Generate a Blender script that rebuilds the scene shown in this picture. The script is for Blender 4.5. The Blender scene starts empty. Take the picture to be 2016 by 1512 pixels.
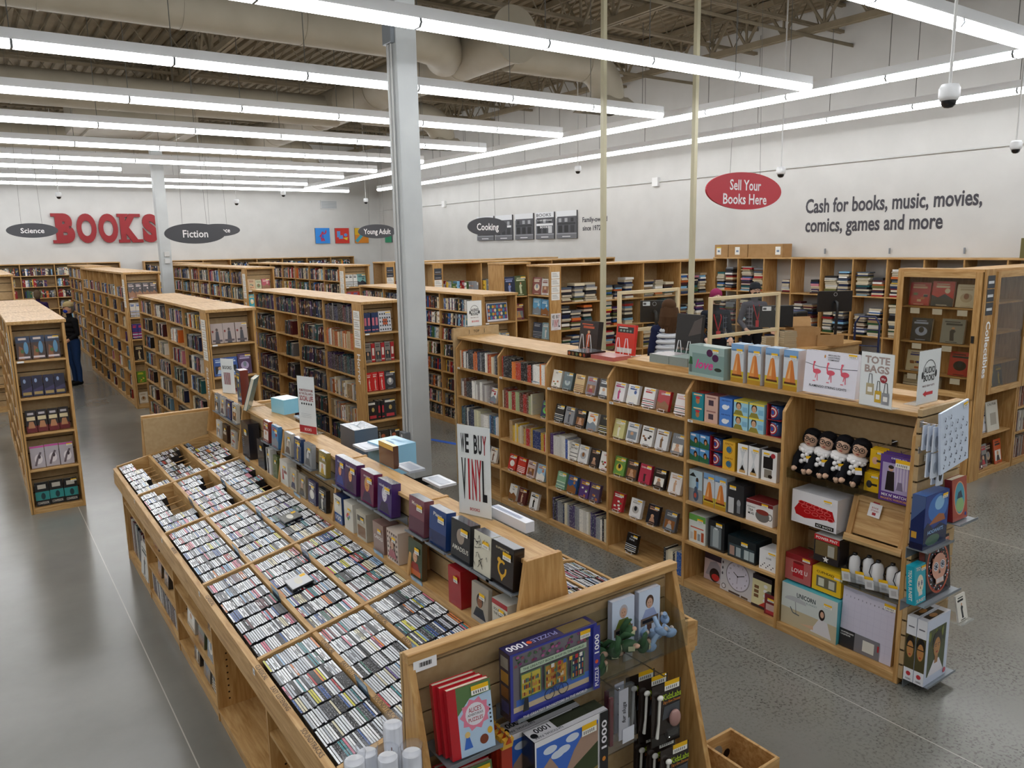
import bpy, bmesh, math, random
from mathutils import Vector, Matrix
SC = bpy.context.scene
COL = SC.collection
R = random.Random(7)
PI = math.pi
# ------------------------------------------------------------ camera, world, exposure
def make_camera():
    yaw, pitch, roll, f = math.radians(34.86383), math.radians(10.19547), math.radians(-1.03009), 1525.234
    cy, sy = math.cos(yaw), math.sin(yaw)
    fw = Vector((sy * math.cos(pitch), cy * math.cos(pitch), -math.sin(pitch)))
    rt = Vector((cy, -sy, 0)); up = rt.cross(fw)
    c, s = math.cos(roll), math.sin(roll)
    r2, u2 = rt * c + up * s, up * c - rt * s
    cam = bpy.data.cameras.new('camera'); ob = bpy.data.objects.new('camera', cam); COL.objects.link(ob)
    cam.sensor_fit = 'HORIZONTAL'; cam.sensor_width = 36; cam.lens = f * 36 / 2016; cam.clip_end = 200; cam.clip_start = .05
    m = Matrix.Identity(4)
    for i in range(3):
        m[i][0], m[i][1], m[i][2] = r2[i], u2[i], -fw[i]
    m[2][3] = 2.8
    ob.matrix_world = m
    SC.camera = ob
make_camera()
w = bpy.data.worlds.new('world'); SC.world = w; w.use_nodes = True
w.node_tree.nodes['Background'].inputs[0].default_value = (.9, .95, 1, 1)
w.node_tree.nodes['Background'].inputs[1].default_value = .35
VS = SC.view_settings
VS.view_transform = 'Standard'; VS.look = 'None'; VS.gamma = 1; VS.use_curve_mapping = False
VS.exposure = .74
LAMP_POWER = 9.0
SC.cycles.max_bounces = 8; SC.cycles.diffuse_bounces = 4; SC.cycles.glossy_bounces = 3; SC.cycles.transmission_bounces = 6; SC.cycles.transparent_max_bounces = 12
SC.cycles.caustics_reflective = False; SC.cycles.caustics_refractive = False
# ------------------------------------------------------------ helpers
def lin(h):
    h = h.lstrip('#')
    if len(h) == 3: h = ''.join(c * 2 for c in h)
    o = []
    for i in (0, 2, 4):
        c = int(h[i:i + 2], 16) / 255
        o.append(c / 12.92 if c <= .04045 else ((c + .055) / 1.055) ** 2.4)
    return (o[0], o[1], o[2], 1.0)
_L = {}
def C(h):
    if not isinstance(h, str): return h
    if h not in _L: _L[h] = lin(h)
    return _L[h]
MATS = {}
def newmat(name, rough=.5, spec=.5, metal=0):
    m = bpy.data.materials.new(name); m.use_nodes = True
    b = m.node_tree.nodes['Principled BSDF']
    b.inputs['Roughness'].default_value = rough; b.inputs['Specular IOR Level'].default_value = spec; b.inputs['Metallic'].default_value = metal
    MATS[name] = m
    return m, m.node_tree.nodes, m.node_tree.links, b
def plain(name, hexc, rough=.5, spec=.5, metal=0):
    m, n, l, b = newmat(name, rough, spec, metal); b.inputs['Base Color'].default_value = C(hexc)
def attr_mat(name, rough, spec=.5, coat=0):
    m, n, l, b = newmat(name, rough, spec)
    a = n.new('ShaderNodeAttribute'); a.attribute_name = 'Col'; l.new(a.outputs['Color'], b.inputs['Base Color'])
    b.inputs['Coat Weight'].default_value = coat; b.inputs['Coat Roughness'].default_value = .15
def ramp(n, stops):
    r = n.new('ShaderNodeValToRGB'); e = r.color_ramp.elements
    while len(e) < len(stops): e.new(.5)
    for i, (p, c) in enumerate(stops): e[i].position = p; e[i].color = C(c)
    return r
def wood(name, c0, c1, c2, scale=(1.2, 1.2, 1.2), rough=.45):
    m, n, l, b = newmat(name, rough, .35)
    t = n.new('ShaderNodeTexCoord'); oi = n.new('ShaderNodeObjectInfo')
    mp = n.new('ShaderNodeMapping'); mp.inputs['Scale'].default_value = scale
    ad = n.new('ShaderNodeVectorMath'); ad.operation = 'MULTIPLY_ADD'; ad.inputs[1].default_value = (1, 1, 1)
    l.new(t.outputs['Object'], ad.inputs[0]); cx = n.new('ShaderNodeCombineXYZ'); mu = n.new('ShaderNodeMath'); mu.operation = 'MULTIPLY'; mu.inputs[1].default_value = 37
    l.new(oi.outputs['Random'], mu.inputs[0]); l.new(mu.outputs[0], cx.inputs[0]); l.new(mu.outputs[0], cx.inputs[2]); l.new(cx.outputs[0], ad.inputs[2])
    l.new(ad.outputs[0], mp.inputs[0])
    a = n.new('ShaderNodeTexNoise'); a.inputs['Scale'].default_value = 5; a.inputs['Detail'].default_value = 5; a.inputs['Distortion'].default_value = .6
    l.new(mp.outputs[0], a.inputs['Vector'])
    r = ramp(n, [(.3, c0), (.52, c1), (.72, c2)]); l.new(a.outputs['Fac'], r.inputs['Fac'])
    k = n.new('ShaderNodeTexVoronoi'); k.inputs['Scale'].default_value = 2.2; l.new(ad.outputs[0], k.inputs['Vector'])
    kr = ramp(n, [(.02, '#6a4420'), (.05, '#ffffff')]); l.new(k.outputs['Distance'], kr.inputs['Fac'])
    mx = n.new('ShaderNodeMix'); mx.data_type = 'RGBA'; mx.blend_type = 'MULTIPLY'; mx.inputs['Factor'].default_value = .7
    l.new(r.outputs['Color'], mx.inputs['A']); l.new(kr.outputs['Color'], mx.inputs['B']); l.new(mx.outputs['Result'], b.inputs['Base Color'])
wood('pine', '#a67a42', '#be935b', '#cda770', (9, 9, .9))
wood('pine_deep', '#a97f49', '#c29a64', '#d2ae7a', (9, .9, 9))
wood('pine_long', '#a97f49', '#c29a64', '#d2ae7a', (.9, 9, 9))
def noise_mat(name, c0, c1, scale, rough=.6, spec=.3, bump=0, detail=4):
    m, n, l, b = newmat(name, rough, spec)
    t = n.new('ShaderNodeTexCoord'); a = n.new('ShaderNodeTexNoise'); a.inputs['Scale'].default_value = scale; a.inputs['Detail'].default_value = detail
    l.new(t.outputs['Object'], a.inputs['Vector']); r = ramp(n, [(.35, c0), (.65, c1)]); l.new(a.outputs['Fac'], r.inputs['Fac']); l.new(r.outputs['Color'], b.inputs['Base Color'])
    if bump:
        bp = n.new('ShaderNodeBump'); bp.inputs['Strength'].default_value = bump; l.new(a.outputs['Fac'], bp.inputs['Height']); l.new(bp.outputs['Normal'], b.inputs['Normal'])
noise_mat('fibreboard', '#b2966c', '#ba9f77', 30)
noise_mat('wall_paint', '#cac9c6', '#cfcecb', 2, .7, .2)
noise_mat('ceiling_paint', '#837864', '#8f8470', 3, .7, .2)
noise_mat('duct_paint', '#8d8575', '#968e7e', 2, .6, .3)
noise_mat('cardboard', '#a98459', '#b18d63', 8, .8, .1)
noise_mat('column_paint', '#b9bdbe', '#c0c4c4', 3, .5, .3)
plain('groove', '#4d3f2c', .9, .1)
plain('white_metal', '#e4e6e8', .35, .5)
plain('grey_metal', '#8d949b', .35, .5, .5)
plain('chrome', '#d8d8d8', .18, .5, 1)
plain('black_plastic', '#17181b', .35, .5)
plain('black_cloth', '#141418', .9, .2)
plain('dark_rubber', '#101010', .6, .3)
plain('cable', '#6b6b68', .5, .4, .6)
plain('conduit', '#c9c9c7', .5, .4)
plain('pale_post', '#bdb89c', .45, .4)
plain('pale_maple', '#d9c7a0', .45, .4)
plain('white_paper', '#eeeef0', .6, .3)
plain('white_wire', '#e8e8ea', .35, .5)
attr_mat('ink', .42, .4); attr_mat('gloss', .22, .5, .3); attr_mat('matte', .85, .15)
def clear(name, fac, tint='#ffffff', rough=.04):
    m, n, l, b = newmat(name); o = n['Material Output']; tr = n.new('ShaderNodeBsdfTransparent'); tr.inputs[0].default_value = C(tint)
    gl = n.new('ShaderNodeBsdfGlossy'); gl.inputs['Roughness'].default_value = rough; lw = n.new('ShaderNodeLayerWeight'); lw.inputs[0].default_value = .5; fr = n.new('ShaderNodeMath'); fr.operation = 'POWER'; fr.inputs[1].default_value = 4.5; l.new(lw.outputs['Facing'], fr.inputs[0])
    ad = n.new('ShaderNodeMath'); ad.operation = 'ADD'; ad.inputs[1].default_value = fac; ad.use_clamp = True; l.new(fr.outputs[0], ad.inputs[0])
    mx = n.new('ShaderNodeMixShader'); l.new(ad.outputs[0], mx.inputs[0]); l.new(tr.outputs[0], mx.inputs[1]); l.new(gl.outputs[0], mx.inputs[2]); l.new(mx.outputs[0], o.inputs[0])
clear('acrylic', .03, '#f6f8f8'); clear('film', .14, '#f4f6fa', .2); clear('door_glass', .03, '#efece4')
m, n, l, b = newmat('lamp_glow', .5); b.inputs['Base Color'].default_value = (1, 1, 1, 1)
b.inputs['Emission Color'].default_value = (.965, .982, 1, 1); b.inputs['Emission Strength'].default_value = LAMP_POWER
# material whose colour is the object's own colour; a little print noise on it
def oc_mat(name, rough, spec, contrast, scale):
    m, n, l, b = newmat(name, rough, spec)
    oi = n.new('ShaderNodeObjectInfo'); t = n.new('ShaderNodeTexCoord')
    ad = n.new('ShaderNodeVectorMath'); ad.operation = 'MULTIPLY_ADD'; ad.inputs[1].default_value = scale
    mu = n.new('ShaderNodeMath'); mu.operation = 'MULTIPLY'; mu.inputs[1].default_value = 91; l.new(oi.outputs['Random'], mu.inputs[0])
    l.new(t.outputs['Generated'], ad.inputs[0]); l.new(mu.outputs[0], ad.inputs[2])
    a = n.new('ShaderNodeTexNoise'); a.inputs['Scale'].default_value = 1; a.inputs['Detail'].default_value = 3; l.new(ad.outputs[0], a.inputs['Vector'])
    r = ramp(n, [(.56, '#000000'), (.62, '#ffffff')]); l.new(a.outputs['Fac'], r.inputs['Fac'])
    hs = n.new('ShaderNodeHueSaturation'); hs.inputs['Saturation'].default_value = .5; l.new(oi.outputs['Color'], hs.inputs['Color'])
    inv = n.new('ShaderNodeInvert'); inv.inputs['Fac'].default_value = .8; l.new(hs.outputs['Color'], inv.inputs['Color'])
    fm = n.new('ShaderNodeMath'); fm.operation = 'MULTIPLY'; fm.inputs[1].default_value = contrast; l.new(r.outputs['Color'], fm.inputs[0])
    mx = n.new('ShaderNodeMix'); mx.data_type = 'RGBA'; l.new(fm.outputs[0], mx.inputs['Factor']); l.new(oi.outputs['Color'], mx.inputs['A']); l.new(inv.outputs['Color'], mx.inputs['B'])
    l.new(mx.outputs['Result'], b.inputs['Base Color'])
oc_mat('spine_print', .35, .45, .4, (3, 3, 14))
oc_mat('disc_spine', .25, .5, .4, (3, 16, 3))

_TXT = {}
def text_shape(s, bold=0.0, res=3, shear=0):
    k = (s, bold, res, shear)
    if k in _TXT: return _TXT[k]
    cu = bpy.data.curves.new('t', 'FONT'); cu.body = s; cu.size = 1; cu.resolution_u = res; cu.offset = bold; cu.shear = shear
    ob = bpy.data.objects.new('t', cu)
    me = ob.to_mesh()
    vs = [v.co.to_2d() for v in me.vertices]; fs = [tuple(p.vertices) for p in me.polygons]
    ob.to_mesh_clear(); bpy.data.objects.remove(ob); bpy.data.curves.remove(cu)
    if vs:
        x0 = min(v.x for v in vs); x1 = max(v.x for v in vs); y0 = min(v.y for v in vs); y1 = max(v.y for v in vs)
    else: x0 = y0 = 0; x1 = y1 = 1
    _TXT[k] = (vs, fs, x0, x1, y0, y1)
    return _TXT[k]

class MB:
    """collects faces; build() links them as one mesh object"""
    def __init__(s, M=None): s.v, s.f, s.c, s.m, s.sm = [], [], [], [], []; s.M = M
    def add(s, pts, faces, col='#fff', mat='ink', smooth=False):
        b = len(s.v)
        if s.M is not None: pts = [s.M @ Vector(p) for p in pts]
        s.v += [tuple(p) for p in pts]
        for f in faces: s.f.append([b + i for i in f]); s.c.append(C(col)); s.m.append(mat); s.sm.append(smooth)
        return s
    def quad(s, a, b, c, d, col='#fff', mat='ink'): return s.add([a, b, c, d], [(0, 1, 2, 3)], col, mat)
    def box(s, x0, x1, y0, y1, z0, z1, col='#fff', mat='ink', skip=''):
        F = {'b': (0, 3, 2, 1), 't': (4, 5, 6, 7), 'f': (0, 1, 5, 4), 'r': (1, 2, 6, 5), 'k': (2, 3, 7, 6), 'l': (3, 0, 4, 7)}
        P = [(x0, y0, z0), (x1, y0, z0), (x1, y1, z0), (x0, y1, z0), (x0, y0, z1), (x1, y0, z1), (x1, y1, z1), (x0, y1, z1)]
        return s.add(P, [F[k] for k in F if k not in skip], col, mat)
    def prism(s, poly, axis, a, b, col='#fff', mat='ink'):
        """polygon (2D, the two other axes in xyz order) extruded along axis from a to b"""
        def P(p, t): return {'x': (t, p[0], p[1]), 'y': (p[0], t, p[1]), 'z': (p[0], p[1], t)}[axis]
        n = len(poly); pts = [P(p, a) for p in poly] + [P(p, b) for p in poly]
        A = sum(poly[i][0] * poly[(i + 1) % n][1] - poly[(i + 1) % n][0] * poly[i][1] for i in range(n))
        if axis == 'y': A = -A
        if b < a: A = -A
        fs = [tuple(range(n))[::-1], tuple(range(n, 2 * n))] + [(i, (i + 1) % n, n + (i + 1) % n, n + i) for i in range(n)]
        if A < 0: fs = [f[::-1] for f in fs]
        return s.add(pts, fs, col, mat)
    def tube(s, path, r, n=8, col='#fff', mat='ink', cap=True):
        path = [Vector(p) for p in path]; rr = r if isinstance(r, (list, tuple)) else [r] * len(path)
        t0 = (path[1] - path[0]).normalized(); u = t0.orthogonal().normalized(); pts = []; 
        for i, p in enumerate(path):
            t = (path[min(i + 1, len(path) - 1)] - path[max(i - 1, 0)]).normalized()
            u = (u - t * u.dot(t)); u = u.normalized() if u.length > 1e-6 else t.orthogonal().normalized(); w_ = t.cross(u)
            for k in range(n): a = 2 * PI * k / n; pts.append(p + (u * math.cos(a) + w_ * math.sin(a)) * rr[i])
        fs = [(i * n + k, i * n + (k + 1) % n, (i + 1) * n + (k + 1) % n, (i + 1) * n + k) for i in range(len(path) - 1) for k in range(n)]
        s.add(pts, fs, col, mat, n > 6)
        if cap: s.add(pts[:n], [tuple(range(n))[::-1]], col, mat); s.add(pts[-n:], [tuple(range(n))], col, mat)
        return s
    def lathe(s, prof, c=(0, 0, 0), n=20, col='#fff', mat='ink', sx=1, sy=1):
        pts = [(c[0] + r * sx * math.cos(2 * PI * k / n), c[1] + r * sy * math.sin(2 * PI * k / n), c[2] + z) for r, z in prof for k in range(n)]
        fs = [(i * n + k, i * n + (k + 1) % n, (i + 1) * n + (k + 1) % n, (i + 1) * n + k) for i in range(len(prof) - 1) for k in range(n)]
        return s.add(pts, fs, col, mat, True)
    def ball(s, c, r, col='#fff', mat='ink', n=12, m=8):
        r = r if isinstance(r, (tuple, list)) else (r, r, r)
        pts = [(c[0] + r[0] * math.sin(PI * i / m) * math.cos(2 * PI * k / n), c[1] + r[1] * math.sin(PI * i / m) * math.sin(2 * PI * k / n), c[2] - r[2] * math.cos(PI * i / m)) for i in range(m + 1) for k in range(n)]
        fs = [(i * n + k, i * n + (k + 1) % n, (i + 1) * n + (k + 1) % n, (i + 1) * n + k) for i in range(m) for k in range(n)]
        return s.add(pts, fs, col, mat, True)
    # flat print on the plane  o + u*x + v*y  (u right, v up)
    def plane(s, o, u, v): s.o, s.u, s.vv = Vector(o), Vector(u), Vector(v); s.nn = s.u.cross(s.vv).normalized(); s.lay = .0008; return s
    def at2(s, x, y): return s.o + s.u * x + s.vv * y + s.nn * s.lay
    def rect(s, x0, x1, y0, y1, col, mat='ink'): s.lay += .00012; return s.add([s.at2(x0, y0), s.at2(x1, y0), s.at2(x1, y1), s.at2(x0, y1)], [(0, 1, 2, 3)], col, mat)
    def poly(s, pts, col, mat='ink'): s.lay += .00012; return s.add([s.at2(*p) for p in pts], [tuple(range(len(pts)))], col, mat)
    def oval(s, x, y, rx, ry, col, mat='ink', n=20, a0=0, a1=2 * PI):
        full = abs(a1 - a0 - 2 * PI) < 1e-4; k = n if full else n + 1
        return s.poly([(x + rx * math.cos(a0 + (a1 - a0) * i / n), y + ry * math.sin(a0 + (a1 - a0) * i / n)) for i in range(k)], col, mat)
    def ring(s, x, y, rx, ry, t, col, mat='ink', n=24, a0=0, a1=2 * PI):
        s.lay += .00012
        pts = []
        for i in range(n + 1):
            a = a0 + (a1 - a0) * i / n; pts += [s.at2(x + rx * math.cos(a), y + ry * math.sin(a)), s.at2(x + (rx - t) * math.cos(a), y + (ry - t) * math.sin(a))]
        return s.add(pts, [(2 * i, 2 * i + 2, 2 * i + 3, 2 * i + 1) for i in range(n)], col, mat)
    def line(s, pts, t, col, mat='ink'):
        for a, b in zip(pts[:-1], pts[1:]):
            dx, dy = b[0] - a[0], b[1] - a[1]; L = math.hypot(dx, dy) or 1; px, py = -dy / L * t / 2, dx / L * t / 2
            s.poly([(a[0] - px, a[1] - py), (b[0] - px, b[1] - py), (b[0] + px, b[1] + py), (a[0] + px, a[1] + py)], col, mat)
        return s
    def text(s, t, x, y, h, col='#111', w=None, bold=.012, align='c', mat='ink', ang=0, res=2, shear=0):
        """text with its cap box of height h centred at (x, y); w squeezes it to a width"""
        vs, fs, x0, x1, y0, y1 = text_shape(t, bold, res, shear)
        k = h / .73; kx = k if w is None else w / max(x1 - x0, 1e-6)
        ox = {'c': -(x0 + x1) / 2, 'l': -x0, 'r': -x1}[align]; s.lay += .00012
        ca, sa = math.cos(ang), math.sin(ang); P = []
        for v in vs:
            a, b = (v.x + ox) * kx, (v.y - .365) * k
            P.append(s.at2(x + a * ca - b * sa, y + a * sa + b * ca))
        return s.add(P, fs, col, mat)
    def build(s, name, parent=None, label=None, bevel=0, loc=None, rot=None):
        me = bpy.data.meshes.new(name); me.from_pydata(s.v, [], s.f)
        keys = list(dict.fromkeys(s.m))
        for k in keys: me.materials.append(MATS[k])
        ix = {k: i for i, k in enumerate(keys)}
        me.polygons.foreach_set('material_index', [ix[k] for k in s.m]); me.polygons.foreach_set('use_smooth', s.sm)
        if any(k in ('ink', 'gloss', 'matte') for k in keys):
            at = me.color_attributes.new('Col', 'FLOAT_COLOR', 'CORNER'); d = []
            for f, c in zip(s.f, s.c): d += list(c) * len(f)
            at.data.foreach_set('color', d)
        me.update()
        ob = bpy.data.objects.new(name, me); COL.objects.link(ob)
        if parent is not None: ob.parent = parent
        if label: ob['label'] = label
        if loc is not None: ob.location = loc
        if rot is not None: ob.rotation_euler = rot
        if bevel:
            bv = ob.modifiers.new('bevel', 'BEVEL'); bv.width = bevel; bv.segments = 2; bv.limit_method = 'ANGLE'
        return ob
def tag(o, label, cat, group=None):
    o['label'] = label; o['category'] = cat
    if group: o['group'] = group
    return o
def thing(name, label, cat, loc=(0, 0, 0), rz=0, group=None, rot=None):
    o = bpy.data.objects.new(name, None); COL.objects.link(o); o.empty_display_size = .05
    o.location = loc; o.rotation_euler = rot or (0, 0, rz)
    return tag(o, label, cat, group)
def struct(o): o['kind'] = 'structure'; return o
def stuff(o, label, cat): o['kind'] = 'stuff'; return tag(o, label, cat)
def copy_thing(src, loc, rz=None, label=None, group=None):
    r = src.copy(); COL.objects.link(r); r.location = loc
    if rz is not None: r.rotation_euler = (src.rotation_euler[0], src.rotation_euler[1], rz)
    if label: r['label'] = label
    if group: r['group'] = group
    for ch in list(src.children):
        c = ch.copy(); COL.objects.link(c); c.parent = r
        for g in ch.children: d = g.copy(); COL.objects.link(d); d.parent = c
    return r
ORD = ['first', 'second', 'third', 'fourth', 'fifth', 'sixth', 'seventh', 'eighth', 'ninth', 'tenth', 'eleventh', 'twelfth', 'thirteenth', 'fourteenth', 'fifteenth', 'sixteenth', 'seventeenth', 'eighteenth', 'nineteenth', 'twentieth', 'twenty-first', 'twenty-second', 'twenty-third', 'twenty-fourth', 'twenty-fifth', 'twenty-sixth', 'twenty-seventh', 'twenty-eighth', 'twenty-ninth', 'thirtieth', 'thirty-first', 'thirty-second', 'thirty-third', 'thirty-fourth', 'thirty-fifth']
PAL = [('white', '#e8e6e0'), ('cream', '#d9cdb0'), ('black', '#1b1b1f'), ('navy', '#1d2a4f'), ('red', '#9c1f24'), ('maroon', '#4f1a22'), ('teal', '#23666b'), ('green', '#2f5a38'), ('brown', '#55392a'), ('grey', '#7d7f83'), ('orange', '#c8662a'), ('yellow', '#d9b23a'), ('blue', '#2e5fa0'), ('sky blue', '#7fb0d0'), ('purple', '#4a2f63'), ('charcoal', '#33353a'), ('tan', '#a88f6a'), ('pink', '#c77f8e'), ('olive', '#6a6b3a'), ('slate', '#4d5a68')]
# ------------------------------------------------------------ room shell
WX, WY, LX, FY, HT = 13.6, 28.4, -7.0, -4.0, 7.2
def concrete():
    m, n, l, b = newmat('concrete', .2, .5)
    t = n.new('ShaderNodeTexCoord')
    a = n.new('ShaderNodeTexNoise'); a.inputs['Scale'].default_value = .55; a.inputs['Detail'].default_value = 6; a.inputs['Roughness'].default_value = .6; l.new(t.outputs['Object'], a.inputs['Vector'])
    r = ramp(n, [(.3, '#6f6e67'), (.5, '#7a7972'), (.7, '#86847c')]); l.new(a.outputs['Fac'], r.inputs['Fac'])
    v = n.new('ShaderNodeTexVoronoi'); v.inputs['Scale'].default_value = 42; l.new(t.outputs['Object'], v.inputs['Vector'])
    vr = ramp(n, [(.16, '#4c4941'), (.26, '#ffffff')]); l.new(v.outputs['Distance'], vr.inputs['Fac'])
    v2 = n.new('ShaderNodeTexNoise'); v2.inputs['Scale'].default_value = 45; v2.inputs['Detail'].default_value = 2; l.new(t.outputs['Object'], v2.inputs['Vector'])
    v2r = ramp(n, [(.3, '#8f8a80'), (.5, '#ffffff'), (.7, '#ffffff')]); l.new(v2.outputs['Fac'], v2r.inputs['Fac'])
    mm = n.new('ShaderNodeMix'); mm.data_type = 'RGBA'; mm.blend_type = 'MULTIPLY'; mm.inputs['Factor'].default_value = 1; l.new(vr.outputs['Color'], mm.inputs['A']); l.new(v2r.outputs['Color'], mm.inputs['B'])
    # worn band where the aggregate shows: between the disc island and the audio case
    sx = n.new('ShaderNodeSeparateXYZ'); l.new(t.outputs['Object'], sx.inputs[0])
    mr = n.new('ShaderNodeMapRange'); mr.inputs['From Min'].default_value = 2.4; mr.inputs['From Max'].default_value = 3.6; l.new(sx.outputs['X'], mr.inputs['Value'])
    nz = n.new('ShaderNodeTexNoise'); nz.inputs['Scale'].default_value = .8; l.new(t.outputs['Object'], nz.inputs['Vector'])
    nr = ramp(n, [(.38, '#000000'), (.6, '#ffffff')]); l.new(nz.outputs['Fac'], nr.inputs['Fac'])
    mu = n.new('ShaderNodeMath'); mu.operation = 'MULTIPLY'; l.new(mr.outputs[0], mu.inputs[0]); l.new(nr.outputs['Color'], mu.inputs[1])
    ma = n.new('ShaderNodeMath'); ma.operation = 'MULTIPLY_ADD'; ma.inputs[1].default_value = .85; ma.inputs[2].default_value = .0; l.new(mu.outputs[0], ma.inputs[0])
    mx = n.new('ShaderNodeMix'); mx.data_type = 'RGBA'; mx.blend_type = 'MULTIPLY'; l.new(ma.outputs[0], mx.inputs['Factor']); l.new(r.outputs['Color'], mx.inputs['A']); l.new(mm.outputs['Result'], mx.inputs['B'])
    prev = mx.outputs['Result']
    for ax, off, per in (('X', .745 - 3.41 * 5, 3.41),):
        s1 = n.new('ShaderNodeMath'); s1.operation = 'SUBTRACT'; s1.inputs[1].default_value = off; l.new(sx.outputs[ax], s1.inputs[0])
        s2 = n.new('ShaderNodeMath'); s2.operation = 'PINGPONG'; s2.inputs[1].default_value = per / 2; l.new(s1.outputs[0], s2.inputs[0])
        s3 = n.new('ShaderNodeMath'); s3.operation = 'LESS_THAN'; s3.inputs[1].default_value = .0035; l.new(s2.outputs[0], s3.inputs[0])
        q = n.new('ShaderNodeMix'); q.data_type = 'RGBA'; l.new(s3.outputs[0], q.inputs['Factor']); l.new(prev, q.inputs['A']); q.inputs['B'].default_value = C('#b1aca2'); prev = q.outputs['Result']
    l.new(prev, b.inputs['Base Color'])
    rr = n.new('ShaderNodeMapRange'); rr.inputs['To Min'].default_value = .1; rr.inputs['To Max'].default_value = .3; l.new(a.outputs['Fac'], rr.inputs['Value']); l.new(rr.outputs[0], b.inputs['Roughness'])
concrete()
struct(MB().quad((LX, FY, 0), (WX, FY, 0), (WX, WY, 0), (LX, WY, 0), mat='concrete').build('floor'))
struct(MB().box(WX, WX + .2, FY, WY + .2, 0, HT, mat='wall_paint').build('wall_right'))
struct(MB().box(LX - .2, WX, WY, WY + .2, 0, HT, mat='wall_paint').build('wall_back'))
struct(MB().box(LX - .2, LX, FY, WY, 0, HT, mat='wall_paint').build('wall_left'))
struct(MB().box(LX - .2, WX + .2, FY - .2, FY, 0, HT, mat='wall_paint').build('wall_front'))
# corrugated roof deck, ribs along y
m = MB(); x = LX; prof = []
while x < WX: prof += [(x, 7.0), (x + .11, 7.0), (x + .135, 7.07), (x + .195, 7.07), (x + .22, 7.0)]; x += .22
for a, b in zip(prof[:-1], prof[1:]):
    if a != b: m.quad((a[0], FY, a[1]), (a[0], WY, a[1]), (b[0], WY, b[1]), (b[0], FY, b[1]), mat='ceiling_paint')
m.quad((LX, FY, 7.18), (WX, FY, 7.18), (WX, WY, 7.18), (LX, WY, 7.18), mat='ceiling_paint')
struct(m.build('ceiling'))
# open web joists along x
m = MB(); L = WX - LX
for z in (6.5, 6.95): m.box(0, L, -.045, -.01, z - .025, z + .025, mat='ceiling_paint'); m.box(0, L, .01, .045, z - .025, z + .025, mat='ceiling_paint')
k = 0; x = .1
while x < L - .6:
    m.tube([(x, 0, 6.5), (x + .3, 0, 6.95), (x + .6, 0, 6.5)], .013, 5, mat='ceiling_paint', cap=False); x += .6
j0 = struct(m.build('ceiling_joist', loc=(LX, -2.6, 0)))
y = -2.6 + 1.9
while y < WY - .5:
    o = j0.copy(); COL.objects.link(o); o.location = (LX, y, 0); y += 1.9
# girders along y with chunky webs
m = MB(); L = WY - FY
for z, h in ((6.3, .05), (6.92, .05)): m.box(-.07, -.015, 0, L, z - h, z + h, mat='ceiling_paint'); m.box(.015, .07, 0, L, z - h, z + h, mat='ceiling_paint')
y = .3
while y < L - 1.6:
    m.tube([(0, y, 6.32), (0, y + .4, 6.9)], .03, 4, mat='ceiling_paint'); m.tube([(0, y + .8, 6.32), (0, y + .4, 6.9)], .03, 4, mat='ceiling_paint'); m.tube([(0, y + .8, 6.32), (0, y + .8, 6.9)], .025, 4, mat='ceiling_paint'); y += .8
g0 = struct(m.build('roof_truss_beam', loc=(4.18, FY, 0)))
for gx in (-1.5, 9.0, 12.3):
    o = g0.copy(); COL.objects.link(o); o.location = (gx, FY, 0)
# bridging angles along x under the joists
for i, y in enumerate((1.2, 4.9, 8.6, 12.4, 16.2, 20.1)):
    m = MB(); m.box(LX, WX, y - .035, y + .035, 6.245, 6.25, mat='ceiling_paint'); m.box(LX, WX, y - .035, y - .03, 6.19, 6.25, mat='ceiling_paint'); struct(m.build('ceiling_bracing_beam'))
# conduit on the right wall, thin brackets on it
t = thing('wall_conduit', 'thin grey electrical conduit running the length of the right wall', 'conduit', (WX - .02, 0, 4.19))
MB().tube([(0, FY + .1, 0), (0, WY - .1, 0)], .016, 8, mat='conduit').build('pipe', t)
for y in (4.9, 13.4, 23.3): MB().box(-.06, .02, y - .09, y + .09, -.1, .1, '#e3e3e2', 'matte').build('junction_box', t)
# ------------------------------------------------------------ steel columns
def column(x, y, w, label, near):
    t = thing('steel_column', label, 'column', (x, y, 0)); t['kind'] = 'structure'
    MB().box(-w / 2, w / 2, -w / 2, w / 2, .1, 6.85, mat='column_paint').build('shaft', t, bevel=.012)
    MB().box(-w / 2 - .004, w / 2 + .004, -w / 2 - .004, w / 2 + .004, 0, .1, mat='dark_rubber').build('rubber_base', t)
    if near:
        for k, dy in enumerate((-.03, .03)): MB().tube([(-w / 2 - .016, dy, .6), (-w / 2 - .016, dy, 6.4)], .012, 8, mat='conduit').build('conduit_pipe', t)
        b = MB().box(-w / 2 - .075, -w / 2, -.075, .06, .52, .66, mat='grey_metal').build('outlet_box', t, bevel=.006)
        m = MB().plane((-w / 2 - .0755, .05, .53), (0, -1, 0), (0, 0, 1)); m.oval(.055, .03, .02, .02, '#dcdcdc'); m.oval(.055, .085, .02, .02, '#dcdcdc'); m.build('socket_face', b)
        MB().box(-w / 2 - .05, -w / 2, -.1, .1, 4.95, 5.25, mat='grey_metal').build('switch_box', t, bevel=.005)
    else:
        for z in (2.72, 2.55): MB().box(-.05, .07, -w / 2 - .05, -w / 2, z - .06, z + .06, mat='conduit').build('alarm_box', t, bevel=.005)
    return t
column(4.185, 8.005, .25, 'square white steel column rising past the disc island, with conduit and outlet box', True)
column(4.18, 21.1, .26, 'distant square white steel column beside the red wall letters', False)
for (x, y, lb) in ((7.5, 8.43, 'slim cream post rising behind the dark fantasy book and the audiobook case'), (8.6, 7.76, 'slim cream post rising beside the pale screen frames of the buying counter')):
    tag(MB().box(-.032, .032, -.032, .032, 0, 6.9, mat='pale_post').build('utility_post', loc=(x, y, 0), bevel=.004), lb, 'post')
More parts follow.
